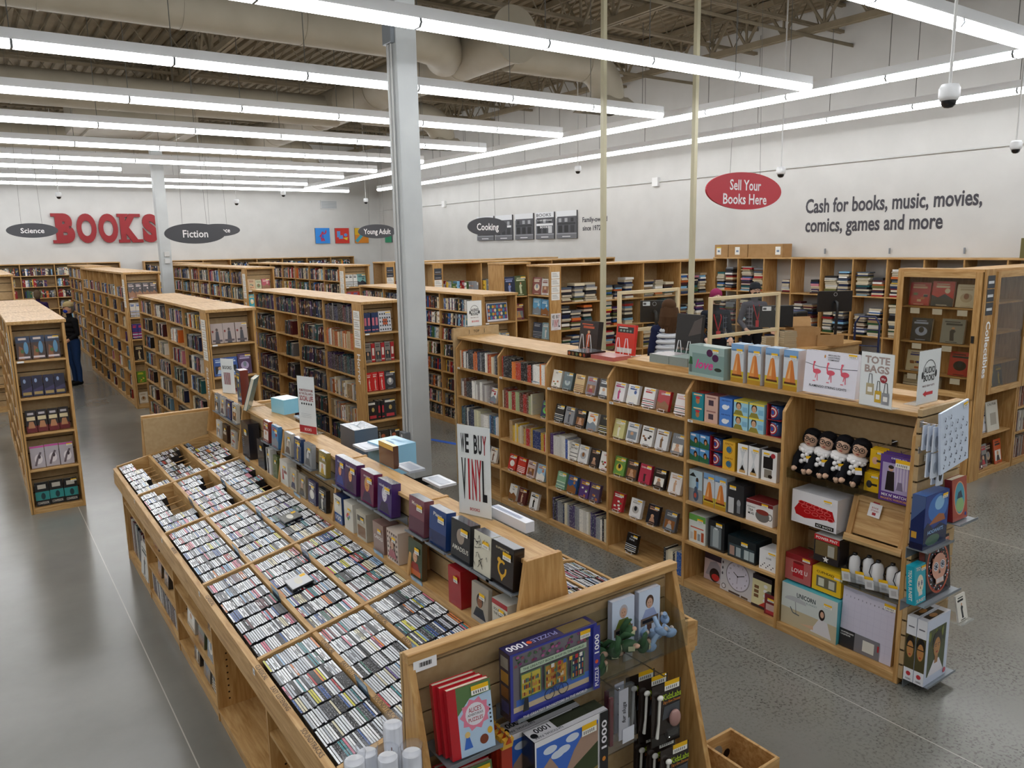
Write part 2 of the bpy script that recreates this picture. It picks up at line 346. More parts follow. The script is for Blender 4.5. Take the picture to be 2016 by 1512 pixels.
# ------------------------------------------------------------ linear lamps
def lamp(a, b, fixed, along, label, z=4.76, seg=1.475, from_b=True):
    t = thing('linear_ceiling_light', label, 'ceiling light', (a, fixed, z) if along == 'x' else (fixed, a, z), 0 if along == 'x' else PI / 2, 'suspended light rows')
    L = b - a
    MB().prism([(-.07, .072), (-.07, .175), (.07, .175), (.07, .072)], 'x', 0, L, mat='white_metal').build('housing', t)
    cuts = [0.0]; k = L % seg if L % seg > .15 else seg
    if not from_b: k = seg
    while k < L - .05: cuts.append(k); k += seg
    cuts.append(L)
    for p, q in zip(cuts[:-1], cuts[1:]):
        P = [(-.048, 0), (-.078, .035), (-.068, .07), (.068, .07), (.078, .035), (.048, 0)]
        MB().prism(P, 'x', p + .012, q - .012, mat='lamp_glow').build('diffuser', t)
    for p in cuts[1:-1]:
        MB().prism([(-.049, -.001), (-.08, .035), (-.07, .072), (.07, .072), (.08, .035), (.049, -.001)], 'x', p - .0115, p + .0115, mat='grey_metal').build('joint_clip', t)
        MB().tube([(p, 0, .16), (p, 0, 6.48 - z)], .005, 5, mat='cable').build('cable', t)
    for p in (0, L): MB().prism([(-.048, 0), (-.078, .035), (-.071, .176), (.071, .176), (.078, .035), (.048, 0)], 'x', p - .004, p + .004, mat='white_metal').build('end_cap', t)
    return t
ROWS = [(-2.0, -6, 9.5), (1.35, -6, 9.5), (4.0, -6, 9.5), (6.65, -6, 9.55), (9.29, -6, 9.48), (11.83, -6, 9.45), (14.36, -6, 9.4), (17.02, -6, 9.35), (19.57, -6, 9.33), (21.67, -6, 3.47), (21.6, 4.83, 9.25), (24.4, -6, 9.22), (26.9, -6, 11.7)]  # opening pair of rows is out of view, added to light the shelf ends
LB = ['row of white strip lights behind the viewpoint, over the shop entrance', 'row of white strip lights just overhead, parallel to the shelf ends', 'nearest strip light row at the top right corner, its end out of sight', 'bright strip light row crossing in front of the white column, nearest whole row', 'strip light row passing behind the white column, second from the nearest whole row', 'strip light row passing behind the white column, third from the nearest whole row', 'strip light row passing behind the white column, fourth from the nearest whole row', 'strip light row passing behind the white column, fifth from the nearest whole row', 'long strip light row ending just left of the white column', 'short strip light row at far left, in front of the distant column', 'short strip light row to the right of the distant column', 'strip light row second from the back wall, above the red letters', 'strip light row nearest the back wall, above the colourful canvases']
for (y, a, b), lb in zip(ROWS, LB): lamp(a, b, y, 'x', lb)
lamp(-2, 26.4, 9.94, 'y', 'long strip light row running along the shop, inner one beside the right wall')
lamp(-2, 25.9, 12.42, 'y', 'long strip light row running along the shop, outer one next to the right wall')
# ------------------------------------------------------------ ducts
DT = thing('duct_system', 'beige round ductwork under the roof: trunk with flat end disc, branches and square diffusers', 'duct')
def duct(name, path, r, bands=True, disc=None, diff=None):
    p = MB().tube(path, r, 28, mat='duct_paint', cap=True).build(name, DT)
    p0, p1 = Vector(path[0]), Vector(path[1]); n = int((p1 - p0).length / 1.5); d = (p1 - p0).normalized()
    for i in range(1, n + 1):
        q = p0 + d * (i * 1.5); MB().tube([q - d * .012, q + d * .012], r + .008, 28, mat='duct_paint').build('seam_band', p)
    if disc: MB().tube([p0 - d * .03, p0], r + .03, 28, mat='duct_paint').build('end_disc', p)
    if diff:
        x, y, z = diff; D = MB(); s, h = .24, .42
        D.add([(x - s, y - s, z + .2), (x + s, y - s, z + .2), (x + s, y + s, z + .2), (x - s, y + s, z + .2), (x - h, y - h, z), (x + h, y - h, z), (x + h, y + h, z), (x - h, y + h, z)], [(0, 1, 2, 3), (0, 4, 5, 1), (1, 5, 6, 2), (2, 6, 7, 3), (3, 7, 4, 0)], mat='duct_paint')
        for k in (.42, .3, .18): D.add([(x + a * k, y + b * k, z + .03 * (k < .4)) for a, b in ((-1, -1), (1, -1), (1, 1), (-1, 1))] + [(x + a * (k - .07), y + b * (k - .07), z - .01) for a, b in ((-1, -1), (1, -1), (1, 1), (-1, 1))], [(0, 1, 5, 4), (1, 2, 6, 5), (2, 3, 7, 6), (3, 0, 4, 7)], mat='duct_paint')
        D.build('air_diffuser', p)
def bend(x, y, z, r, n=8): return [(x + r * math.sin(PI / 2 * i / n), y, z - r + r * math.cos(PI / 2 * i / n)) for i in range(n + 1)]
def curve(x, y, z, r): return [(x + r * math.sin(a), y + r - r * math.cos(a), z) for a in (.3, .6, .9, 1.2)]
duct('trunk_pipe', [(6.95, 9.75, 5.8), (6.95, 22.5, 5.75)], .37, disc=True)
duct('branch_pipe', [(-6.5, 10.45, 5.75), (5.5, 10.45, 5.75)] + curve(5.5, 10.45, 5.75, 1.2), .31)
duct('branch_pipe', [(7.2, 10.3, 5.7), (8.75, 10.3, 5.7)] + bend(8.75, 10.3, 5.7, .5)[1:] + [(9.25, 10.3, 5.0)], .28, diff=(9.25, 10.3, 5.0))
duct('branch_pipe', [(-6.5, 16.3, 5.65), (6.9, 16.3, 5.65)], .31)
duct('branch_pipe', [(7.2, 15.6, 5.6), (8.6, 15.6, 5.6)] + bend(8.6, 15.6, 5.6, .5)[1:] + [(9.1, 15.6, 5.0)], .28, diff=(9.1, 15.6, 4.95))
duct('branch_pipe', [(-6.5, 22.3, 5.6), (8.0, 22.3, 5.6)] + bend(8.0, 22.3, 5.6, .5)[1:] + [(8.5, 22.3, 5.1)], .33, diff=(8.5, 22.3, 5.05))
t = thing('rectangular_duct', 'rectangular beige duct box hung under the roof at left', 'duct', (3.35, 19.0, 5.3))
MB().box(-1.2, 1.2, -.75, .75, 0, .75, mat='duct_paint').build('duct_box', t, bevel=.01)
for x in (-.9, .3, .9): MB().box(x - .03, x + .03, -.8, .8, -.05, 0, mat='duct_paint').build('hanger_bar', t)
# ------------------------------------------------------------ books
FAR = MB()                      # the shelved books past the 300 largest
def unit_book():
    m = MB(); P = [(0, 0, 0), (1, 0, 0), (1, 1, 0), (0, 1, 0), (0, 0, 1), (1, 0, 1), (1, 1, 1), (0, 1, 1)]
    m.add(P, [(0, 1, 5, 4), (1, 2, 6, 5), (3, 0, 4, 7), (0, 3, 2, 1)], mat='spine_print')
    m.add([(.08, .02, .985), (.92, .02, .985), (.92, 1, .985), (.08, 1, .985)], [(0, 1, 2, 3)], '#d8cfb8', 'matte')
    m.add([(0, 0, 1), (.08, 0, 1), (.08, 1, 1), (0, 1, 1)], [(0, 1, 2, 3)], mat='spine_print'); m.add([(.92, 0, 1), (1, 0, 1), (1, 1, 1), (.92, 1, 1)], [(0, 1, 2, 3)], mat='spine_print')
    m.add([(.08, 1, 0), (0.92, 1, 0), (.92, 1, 1), (.08, 1, 1)], [(1, 0, 3, 2)], '#d8cfb8', 'matte')
    o = m.build('book'); me = o.data; bpy.data.objects.remove(o); return me
BOOK = unit_book()
N_BOOKS = 0
def solo_book(M, x, y, z, t, d, h, colour, label, group, lean=0, kind='book'):
    """one book as its own object; M is the frame of its shelf"""
    global N_BOOKS; N_BOOKS += 1
    if 'audiobook' in group: kind = 'audiobook'
    o = bpy.data.objects.new(kind, BOOK); COL.objects.link(o)
    o.matrix_world = M @ Matrix.Translation((x, y, z + t * math.sin(lean) + .0008)) @ Matrix.Rotation(lean, 4, 'Y') @ Matrix.Diagonal((t, d, h, 1))
    c = list(C(colour)); k = R.uniform(.75, 1.2); o.color = (min(c[0] * k, 1), min(c[1] * k, 1), min(c[2] * k, 1), 1)
    return tag(o, label, kind, group)
def far_book(M, x, y, z, t, d, h, colour, lean=0):
    z += t * math.sin(lean) + .0008
    FAR.M = M @ Matrix.Translation((x, y, z)) @ Matrix.Rotation(lean, 4, 'Y') if lean else M @ Matrix.Translation((x, y, z))
    c = C(colour); k = R.uniform(.7, 1.15); c = (min(c[0] * k, 1), min(c[1] * k, 1), min(c[2] * k, 1), 1)
    FAR.box(0, t, 0, d, 0, h, c, 'ink', 'bk')
    FAR.quad((.1 * t, .01, h + .0005), (.9 * t, .01, h + .0005), (.9 * t, d, h + .0005), (.1 * t, d, h + .0005), '#d6cdb6', 'matte')
    q = R.random(); lt = sum(c[:3]) > 1.1
    if q < .75:
        a = R.uniform(.45, .7) * h; b = a + R.uniform(.08, .28) * h
        FAR.quad((.2 * t, -.0006, a), (.8 * t, -.0006, a), (.8 * t, -.0006, b), (.2 * t, -.0006, b), R.choice(['#26262a', '#7a1f1f', '#24405f']) if lt else R.choice(['#d9d6cc', '#c9b66a', '#b9b4c4', '#c07a50']))
    if q < .45:
        a = R.uniform(.05, .15) * h; b = a + R.uniform(.05, .12) * h
        FAR.quad((.1 * t, -.0006, a), (.9 * t, -.0006, a), (.9 * t, -.0006, b), (.1 * t, -.0006, b), R.choice(['#e4e1d8', '#26262a', '#a02a25', '#2d5a8f']))
COLS = [c for _, c in PAL]
def pick(pal): 
    if pal: return R.choice(pal)
    n = R.choices(PAL, [5, 4, 6, 4, 2.5, 2, 1.5, 1.2, 2.5, 3, 1.2, .8, 2.2, 1.5, 1, 4, 2, .8, 1, 2])[0]
    return n
def row(M, x0, x1, y, z, d=.16, h=(.19, .24), t=(.018, .04), fill=1.0, pal=None, lean=0, solo=None, group=None, start=0):
    """a row of upright books from x0; solo is the place phrase for labels"""
    x = x0 + start; end = x0 + start + (x1 - x0 - start) * fill; i = 0; n0, c0, h0, t0 = None, None, 0, 0
    while True:
        if n0 is None or R.random() > .35: n0, c0 = pick(pal); h0, t0 = R.uniform(*h), R.uniform(*t)
        tt = t0; step = tt / math.cos(lean) + h0 * 0
        if x + step + h0 * math.sin(lean) > min(end + .04, x1): break
        if solo: solo_book(M, x, y, z, tt * .97, d, h0, c0, '%s spine, %s from left, %s' % (n0, ORD[min(i, 34)], solo), group, lean)
        else: far_book(M, x, y + R.uniform(0, .015), z, tt * .96, d, h0, c0, lean)
        x += step; i += 1
    return x
def stacks(M, x0, x1, y, z, hmax, n=None, pal=None):
    """flat piles of bought-in books inside a cubby"""
    x = x0 + .02
    while x + .2 < x1:
        w_ = min(R.uniform(.2, .27), x1 - x - .01); top = z + .0008; lim = z + (hmax * R.uniform(.6, 1.0) - .05)
        while top < lim:
            t = R.uniform(.018, .045); q = pick(pal)[1]; dx = R.uniform(0, .03)
            FAR.M = M; c = C(q); kk = R.uniform(.7, 1.1); c = (c[0] * kk, c[1] * kk, c[2] * kk, 1)
            if R.random() < .72: FAR.box(x + dx, x + w_ - R.uniform(0, .05), y + R.uniform(0, .03), y + .2, top, top + t, c, 'ink', 'kb')
            else:
                e = x + w_ - R.uniform(0, .05); f = y + R.uniform(0, .03)
                FAR.box(x + dx, e, f, y + .2, top + .003, top + t - .003, '#cfc5ad', 'matte', 'kb'); FAR.box(x + dx, e, f - .001, y + .2, top + t - .003, top + t, c, 'ink', 'k'); FAR.box(x + dx, e, f - .001, y + .2, top, top + .003, c, 'ink', 'k')
            top += t
        x += w_ + R.uniform(.0, .04)
def frame(x, y, z=0, rz=0): return Matrix.Translation((x, y, z)) @ Matrix.Rotation(rz, 4, 'Z')
SIDE = -PI / 2
# ------------------------------------------------------------ printed covers
def art(m, w_, h, bg, seed, style=None, ink2=None, mat='gloss'):
    """an invented, wordless cover: m.plane already set at the lower left corner"""
    r = random.Random(seed); s = style if style is not None else r.randrange(6); i2 = ink2 or r.choice(['#d9d4c8', '#c9a33b', '#20242c', '#a8302c', '#3b6a94', '#e7e3da'])
    i3 = r.choice(['#20242c', '#e7e3da', '#7f8a94', '#8a5a34'])
    m.rect(0, w_, 0, h, bg, mat)
    if s == 0:
        m.oval(w_ * .5, h * .42, w_ * .3, h * .2, i2, mat); m.oval(w_ * .5, h * .48, w_ * .13, h * .13, i3, mat)
    elif s == 1:
        m.poly([(0, 0), (w_, 0), (w_, h * .3), (w_ * .6, h * .5), (w_ * .3, h * .35), (0, h * .45)], i3, mat); m.oval(w_ * .7, h * .62, w_ * .12, w_ * .12, i2, mat)
    elif s == 2:
        m.rect(w_ * .1, w_ * .9, h * .12, h * .55, i3, mat); m.oval(w_ * .48, h * .42, w_ * .14, h * .1, '#c99b78', mat); m.poly([(w_ * .25, h * .12), (w_ * .75, h * .12), (w_ * .62, h * .34), (w_ * .36, h * .34)], i2, mat)
    elif s == 3:
        for k in range(5): x = r.uniform(.1, .75) * w_; y = r.uniform(.08, .5) * h; m.rect(x, x + .2 * w_, y, y + .1 * h, r.choice([i2, i3, '#6f7f55', '#b3683c']), mat)
    elif s == 4:
        m.poly([(w_ * .42, h * .1), (w_ * .6, h * .1), (w_ * .56, h * .42), (w_ * .64, h * .5), (w_ * .5, h * .62), (w_ * .38, h * .5)], i2, mat); m.oval(w_ * .51, h * .62, w_ * .07, h * .05, '#c99b78', mat)
    else:
        for k in range(4): m.rect(0, w_, h * (.08 + .1 * k), h * (.12 + .1 * k), i2 if k % 2 else i3, mat)
    for k, (a, b) in enumerate(((.74, .82), (.86, .9))): m.rect(w_ * r.uniform(.1, .2), w_ * r.uniform(.7, .9), h * a, h * b, i2, mat)
    m.rect(w_ * .25, w_ * .75, h * .035, h * .06, i2, mat)
def sticker(m, x, y, w_=.03, h=.02):
    m.rect(x, x + w_, y, y + h, '#f4f2ea', 'ink'); m.rect(x, x + w_, y + h * .52, y + h, '#f0bd1e', 'ink')
    for k in range(6): m.rect(x + w_ * (.12 + .13 * k), x + w_ * (.17 + .13 * k), y + h * .12, y + h * .42, '#33363c', 'ink')
def box_item(name, cat, label, M, w_, d, h, bg, draw=None, side=None, top=None, group=None, stick=None, tilt=0, mat='gloss', child='front_print', pages=False, extra=None):
    """upright box or book: body mesh with its front at local y=0 facing -y, plus a printed front and a price sticker as parts"""
    m = MB()
    if pages:
        m.box(0, w_, 0, .003, 0, h, bg, mat); m.box(0, w_, d - .003, d, 0, h, bg, mat); m.box(0, .003, .003, d - .003, 0, h, side or bg, mat); m.box(.003, w_ - .003, .003, d - .003, .003, h - .003, '#ddd4c0', 'matte')
    else:
        m.box(0, w_, 0, d, 0, h, bg, mat)
        if side: m.plane((0, d, 0), (0, -1, 0), (0, 0, 1)); side(m, d, h) if callable(side) else m.rect(.002, d - .002, .002, h - .002, side, mat)
        if top: m.plane((0, 0, h), (1, 0, 0), (0, 1, 0)); top(m, w_, d) if callable(top) else m.rect(.002, w_ - .002, .002, d - .002, top, mat)
    o = m.build(name); o.matrix_world = M @ Matrix.Translation((0, 0, d * math.sin(tilt))) @ Matrix.Rotation(-tilt, 4, 'X'); tag(o, label, cat, group)
    if draw:
        p = MB().plane((0, 0, 0), (1, 0, 0), (0, 0, 1)); draw(p, w_, h); p.build(child, o)
    if stick:
        p = MB().plane((0, -.0045, 0), (1, 0, 0), (0, 0, 1)); sticker(p, *stick); p.build('price_sticker', o)
    if extra: extra(o)
    return o
def cover(bg, seed, style=None, i2=None): return lambda m, a, b: art(m, a, b, bg, seed, style, i2)
# ------------------------------------------------------------ bookcases
def slats(m, x0, x1, y, z0, z1, th=.018, pitch=.15, M=None):
    z = z0
    while z < z1 - .01:
        e = min(z + pitch - .012, z1); m.box(x0, x1, y, y + th, z, e, mat='fibreboard'); 
        if e < z1: m.box(x0, x1, y + th * .6, y + th, e, min(e + .012, z1), mat='groove')
        z += pitch
    return m
def sheet(parent, o, u, v, w_, h, dark=0, name='category_list', label=None):
    m = MB().plane(o, u, v); m.lay = .002; n = 4; g = h / n
    for k in range(n):
        dk = k >= n - dark; m.rect(0, w_, g * k + .004, g * (k + 1) - .003, '#3b4048' if dk else '#ecebe6')
        for q in range(1 if dk else 3): m.rect(w_ * .12, w_ * (.86 - .1 * q), g * (k + .3 + .2 * q), g * (k + .36 + .2 * q), '#dfe1e3' if dk else '#8f8d88')
    return m.build(name, parent)
def aisle_case(x, y, W, L, H, label, nb, zs, ends, post=.27, word=None, listed=True, dark=0, end_depth=.28):
    end_depth = min(end_depth, post - .03); t = thing('aisle_bookcase', label, 'bookcase', (x, y, 0)); D = W / 2
    m = MB(); pl = [0, .18, .37, .56, W + .02]
    m.box(-.015, W + .015, -.015, L + .01, H - .035, H, mat='pine_deep'); top = m.build('top_board', t, bevel=.003)
    for yy in (L * .33, L * .62): MB().box(-.01, W + .01, yy, yy + .006, H + .0005, H + .001, mat='groove').build('board_seam', top)
    MB().box(D - .01, D + .01, end_depth, L, .02, H - .035, mat='fibreboard').build('core_panel', t)
    MB().box(D + .01, W, end_depth + .02, L, .02, H - .035, mat='fibreboard').build('far_side_panel', t)
    # end bay facing -y
    for a, b in ((0, .028), (W - .028, W)): MB().box(a, b, 0, end_depth, 0, H - .035, mat='pine').build('end_upright', t, bevel=.003)
    slats(MB(), .028, W - .028, end_depth - .02, .04, H - .035).build('slat_back', t)
    for i, z in enumerate(ends):
        s = MB().box(.028, W - .028, .004, end_depth - .02, z - .022, z, mat='pine_long').build('end_shelf', t, bevel=.002)
        if i == len(ends) - 1 : pp = MB().plane((.04, .003, z - .02), (1, 0, 0), (0, 0, 1)); pp.rect(0, .06, 0, .02, '#efefec'); pp.build('shelf_ticket', s)
    MB().box(.028, W - .028, .006, .03, 0, ends[0] - .022, mat='pine_long').build('kick_board', t)
    # side bays facing -x, seen in the frame  s = L - y
    Ms = Matrix.Translation((0, L, 0)) @ Matrix.Rotation(SIDE, 4, 'Z'); n = L - post; bw = n / nb
    MB(Ms).box(n - .02, L - .0, -.012, .012, 0, H - .035, mat='pine').build('face_post', t, bevel=.003)
    for k in range(nb + 1): xx = min(k * bw, n - .02); MB(Ms).box(max(xx - .011, 0), xx + .011, 0, D - .01, 0, H - .035, mat='pine').build('divider', t)
    for k in range(nb):
        for z in zs: MB(Ms).box(k * bw + .011, (k + 1) * bw - .011, .002, D - .01, z - .02, z, mat='pine_deep').build('shelf', t)
    MB(Ms).box(0, n, .004, .02, 0, max(zs[0] - .02, .03), mat='pine_deep').build('kick_board', t)
    if listed: sheet(t, (-.012, post - .03, H - .62), (0, -1, 0), (0, 0, 1), .2, .5, dark)
    if word:
        m = MB().plane((-.012, post - .08, H - .7), (0, 0, -1), (0, -1, 0)); m.lay = .0025
        m.text(word, 0, .06, .1, '#ffffff', align='l', bold=.02); m.build('lettering', t)
    return t, frame(x, y + L, 0, SIDE), bw
ENDZ = [.06, .49, .885, 1.28, 1.68]
def open_case(label, x, y, rz, W, D, H, cols, zs, name='wall_bookcase', back='fibreboard', topname='top_board', nobk=False):
    t = thing(name, label, 'bookcase', (x, y, 0), rz)
    MB().box(-.012, W + .012, -.01, D, H - .03, H, mat='pine_long').build('top_board', t, bevel=.003)
    if back: MB().box(0, W, D - .015, D, .02, H - .03, mat=back).build('back_panel', t)
    for c in cols: MB().box(c - .012, c + .012, 0, D - .015, 0, H - .03, mat='pine').build('divider', t)
    for a, b in zip(cols[:-1], cols[1:]):
        for z in zs: MB().box(a + .012, b - .012, .003, D - .015, z - .022, z, mat='pine_long').build('shelf', t)
    MB().box(0, W, .004, .02, 0, max(zs[0] - .022, .03), mat='pine_long').build('kick_board', t)
    return t, frame(x, y, 0, rz)
# first row of aisle cases
SFZ = [.14, .42, .70, .98, 1.26, 1.54, 1.82]; HZ = [.06, .37, .72, 1.075, 1.43, 1.79]; RZ = [.087, .29, .54, .83, 1.08, 1.34, 1.585, 1.82]
CASE_LE = aisle_case(.31, 9.6, .515, 4.5, 2.1, 'left front aisle bookcase, its end filled with dark fantasy paperbacks', 4, SFZ, ENDZ)
CASE_SF = aisle_case(2.30, 9.62, .57, 4.4, 2.1, 'aisle bookcase of science fiction behind the disc island, lettering down its post', 4, SFZ, ENDZ, word='Science Fiction')
CASE_HO = aisle_case(4.19, 9.42, .58, 4.6, 2.1, 'aisle bookcase of horror books just left of the white column', 4, HZ, ENDZ, word='Horror')
CASE_RO = aisle_case(6.10, 9.45, .6, 4.3, 2.1, 'aisle bookcase right of the white column, cat jigsaw on its end shelf', 4, RZ, ENDZ, word='Romance')
for cs, zs, lean, f in ((CASE_LE, SFZ, .1, .95), (CASE_SF, SFZ, .16, .62), (CASE_RO, RZ, .1, .95)):
    t, M, bw = cs
    for b in range(4):
        for i, z in enumerate(zs):
            top = i == len(zs) - 1; gap = (zs[i + 1] if not top else 2.06) - z
            row(M, b * bw + .02, (b + 1) * bw - .045, .02, z, .14, (min(.165, gap * .72), min(.185, gap * .78)), (.016, .034), R.uniform(f - .12, min(1, f + .1)) if not top else .97, None, 0 if top else lean * R.uniform(.5, 1.3), start=R.uniform(0, .08))
t, M, bw = CASE_HO
DARK = [('black', '#1b1b1f'), ('charcoal', '#33353a'), ('navy', '#1d2a4f'), ('maroon', '#4f1a22'), ('grey', '#6d6f73'), ('brown', '#4a3226'), ('teal', '#1f4f52'), ('purple', '#3a2850')]
LIGHT = [('cream', '#d9cdb0'), ('white', '#e8e6e0'), ('tan', '#a88f6a'), ('grey', '#8d8f93'), ('orange', '#b8622f')]
shelf_name = ['bottom shelf', 'second lowest shelf', 'third lowest shelf', 'third shelf from top', 'second shelf from top', 'top shelf']
for b in range(4):
    for i, z in enumerate(HZ):
        empty = b == 1 and i < 5
        row(M, b * bw + .02, (b + 1) * bw - .04, .02, z, .15, (.2, .25), (.022, .042), .97 if not empty else .5, DARK if b < 3 or i > 4 else (LIGHT if i in (1, 2, 4) else DARK), .16 if b in (1, 2) and i < 5 else 0, solo='book on the %s, last horror bay' % shelf_name[i] if b == 3 and i >= 3 else None, group='books in the last horror bay', start=.35 if empty else .01)
# second row, eight feet tall
Z8 = [.08 + .272 * k for k in range(8)]; ENDZ8 = [.08, .46, .87, 1.255, 1.645, 1.96 + .02]
CASE_B = []
for x, y, L, nb, lb, wd, zs in ((2.29, 15.1, 6.0, 6, 'tall aisle bookcase at left with many small angled shelves of paperbacks', None, Z8),
        (4.62, 15.9, 6.6, 7, 'tall aisle bookcase of fiction between the distant column and the horror case', 'Fiction', [.08, .42, .76, 1.1, 1.44, 1.78, 2.1]),
        (6.5, 15.4, 6.6, 7, 'tall aisle bookcase of fiction just left of the white column, further back', 'Fiction', [.08, .42, .76, 1.1, 1.44, 1.78, 2.1]),
        (.12, 16.4, 5.0, 5, 'tall aisle bookcase at far left behind the fantasy case', None, [.08, .42, .76, 1.1, 1.44, 1.78, 2.1]),
        (2.55, 22.6, 4.0, 4, 'distant tall bookcase behind the man in the cap', None, [.08, .42, .76, 1.1, 1.44, 1.78, 2.1]),
        (5.2, 23.2, 3.6, 4, 'distant tall bookcase behind the base of the far column', None, [.08, .42, .76, 1.1, 1.44, 1.78, 2.1])):
    cs = aisle_case(x, y, .58, L, 2.44, lb, nb, zs, ENDZ8, post=.22, word=wd, dark=0); CASE_B.append(cs)
    t, M, bw = cs
    for b in range(nb):
        for i, z in enumerate(zs):
            small = len(zs) == 8; top = i == len(zs) - 1
            row(M, b * bw + .02, (b + 1) * bw - .045, .02, z, .15, (.16, .19) if small else (.2, .25), (.02, .04), (R.uniform(.2, .5) if not top else .85) if small else R.uniform(.85, .98), None, .22 if small and not top else 0, start=R.uniform(.3, .42) if small and not top else 0)
# shelving against the back wall and the bays facing the viewer on the right
def fill_case(M, cols, zs, H, f=(.7, .97), **k):
    for a, b in zip(cols[:-1], cols[1:]):
        for i, z in enumerate(zs):
            if R.random() < .93: row(M, a + .02, b - .02, .03, z, .16, (.18, .25), (.022, .045), R.uniform(*f), start=R.uniform(0, .05), **k)
c6 = [.0, .92, 1.84, 2.76, 3.68, 4.6, 5.52]
for x, lb in ((-3.2, 'tall wall shelving under the red letters at far left'), (4.9, 'tall wall shelving at the back under the colourful canvases')):
    cols = c6 + [6.44, 7.36]; W = cols[-1]
    t, M = open_case(lb, x, 28.02, 0, W, .36, 2.48, cols, [.08, .42, .76, 1.1, 1.44, 1.78, 2.12]); fill_case(M, cols, [.76, 1.1, 1.44, 1.78, 2.12], 2.48)
def bay_run(label, x, y, n, word, end_label, lean=None, dark=2, zs=(.08, .5, .95, 1.4, 1.85), sign=None, fill=True):
    W = .23 + .93 * n; cols = [.23 + .93 * k for k in range(n + 1)]
    t, M = open_case(label, x, y, 0, W, .6, 2.47, cols, list(zs), name='tall_bookcase')
    MB().box(0, .23, -.012, .012, 0, 2.44, mat='pine').build('face_post', t, bevel=.003)
    # end bay facing -x
    for yy in (.0, .58): MB().box(0, .02, yy, yy + .02, 0, 2.44, mat='pine').build('end_upright', t)
    MB().box(.2, .218, .02, .58, 0, 2.44, mat='fibreboard').build('end_back', t)
    for z in ENDZ8: MB().box(.0, .2, .02, .58, z - .022, z, mat='pine_deep').build('end_shelf', t)
    if word: p = MB().plane((.05, -.012, 1.78), (0, 0, -1), (1, 0, 0)); p.lay = .003; p.text(word, 0, .065, .11, '#e9e2d2', align='l'); p.build('lettering', t)
    sheet(t, (.03, -.012, 1.9), (1, 0, 0), (0, 0, 1), .17, .46, dark)
    return t, M, cols
t, M, cols = bay_run('tall run of cookery shelves right of the white column, lettering on its post', 7.66, 13.7, 5, 'Cooking', ''); fill_case(M, cols, [.95, 1.4, 1.85], 2.4, (.75, .97), pal=[('white', '#e8e6e0'), ('cream', '#d9cdb0'), ('orange', '#c8662a'), ('yellow', '#d9b23a'), ('red', '#9c1f24'), ('green', '#4a6b3c'), ('sky', '#7fb0d0'), ('grey', '#8d8f93')])
t, M, cols = bay_run('tall run of health shelves left of the white column, lettering on its post', 7.66, 15.85, 5, 'Health', ''); fill_case(M, cols, [.95, 1.4, 1.85], 2.4)
t, M, cols = bay_run('tall shelves of bought-in book piles with a vinyl notice on the post', 7.66, 9.9, 4, None, '', dark=0)
BUY_T, BUY_M = t, M
for a, b in zip(cols[:-1], cols[1:]):
    for z in (.95, 1.4, 1.85): stacks(M, a + .02, b - .02, .03, z, .43)
t, M = open_case('tall empty-ended bookcase showing face-out art books beside the vinyl notice post', 8.1, 11.85, 0, .62, .5, 2.47, [.012, .608], [.08, .5, .95, 1.4, 1.85], name='tall_bookcase'); FACE_M = M
# wall shelving of the buying area
zs = [.35, 1.07, 1.78]; cols = [.64 * k for k in range(11)]
t, M = open_case('wide wall shelving behind the buying counter, loaded with piles of books', 13.15, 11.25, SIDE, cols[-1], .43, 2.46, cols, zs, back=None)
for k, (a, b) in enumerate(zip(cols[:-1], cols[1:])):
    for i, z in enumerate(zs):
        if k in (2, 3) and i == 2: stacks(M, a + .38, b - .02, .03, z, .3)
        elif k == 2 and i == 1: pass
        else: stacks(M, a + .03, b - .02, .03, z, .62 if i < 2 else .55)
for k in range(3): tag(MB().box(-.02, .0, -.012, .012, 0, .1, mat='grey_metal').build('wall_bracket', loc=(13.58, 8.9 - 1.28 * k, 2.52)), 'small grey bracket above the wall shelving, %s from the cardboard boxes' % ORD[k], 'bracket', 'brackets above the wall shelving')
# ------------------------------------------------------------ disc island
ISL = thing('disc_display_island', 'long pine island of sloping bins packed with music discs, slatted end panel in front', 'display island')
BY = [2.52, 3.49, 4.525, 5.56, 6.6, 7.635]; CX = 1.90; SL = .215
def ztop(x): return .88 + SL * (x - .93)
def both(f):
    f(MB(), 1); f(MB(Matrix.Translation((2 * CX, 0, 0)) @ Matrix.Diagonal((-1, 1, 1, 1))), -1)
SUB = [.93, 1.209, 1.487, 1.766]
def rails(m, s):
    m.prism([(.90, .73), (.93, .73), (.93, .875), (.90, .868)], 'y', BY[0], BY[-1], mat='pine_deep'); m.build('front_rail', ISL)
    k = 0
both(rails)
def part(name, f):
    for s in (1, -1):
        m = MB() if s > 0 else MB(Matrix.Translation((2 * CX, 0, 0)) @ Matrix.Diagonal((-1, 1, 1, 1)))
        f(m); 
        if s < 0: m.f = [q[::-1] for q in m.f]
        m.build(name, ISL)
for x in SUB[1:3]: part('long_divider', lambda m: m.prism([(x - .011, .74), (x + .011, .74), (x + .011, ztop(x + .011)), (x - .011, ztop(x - .011))], 'y', BY[0], BY[-1], mat='pine_deep'))
for y in BY: part('cross_divider', lambda m: m.prism([(.93, .72), (1.766, .8), (1.766, ztop(1.766) + .004), (.93, ztop(.93) + .004)], 'y', y - .012, y + .012, mat='pine_long'))
part('bin_floor', lambda m: m.prism([(.93, .70), (1.766, .80), (1.766, .82), (.93, .72)], 'y', BY[0], BY[-1], mat='fibreboard'))
part('ledge', lambda m: m.prism([(1.745, 1.0), (1.775, 1.0), (1.775, 1.072), (1.875, 1.072), (1.875, 1.092), (1.745, 1.092)], 'y', BY[0], BY[-1], mat='pine_deep'))
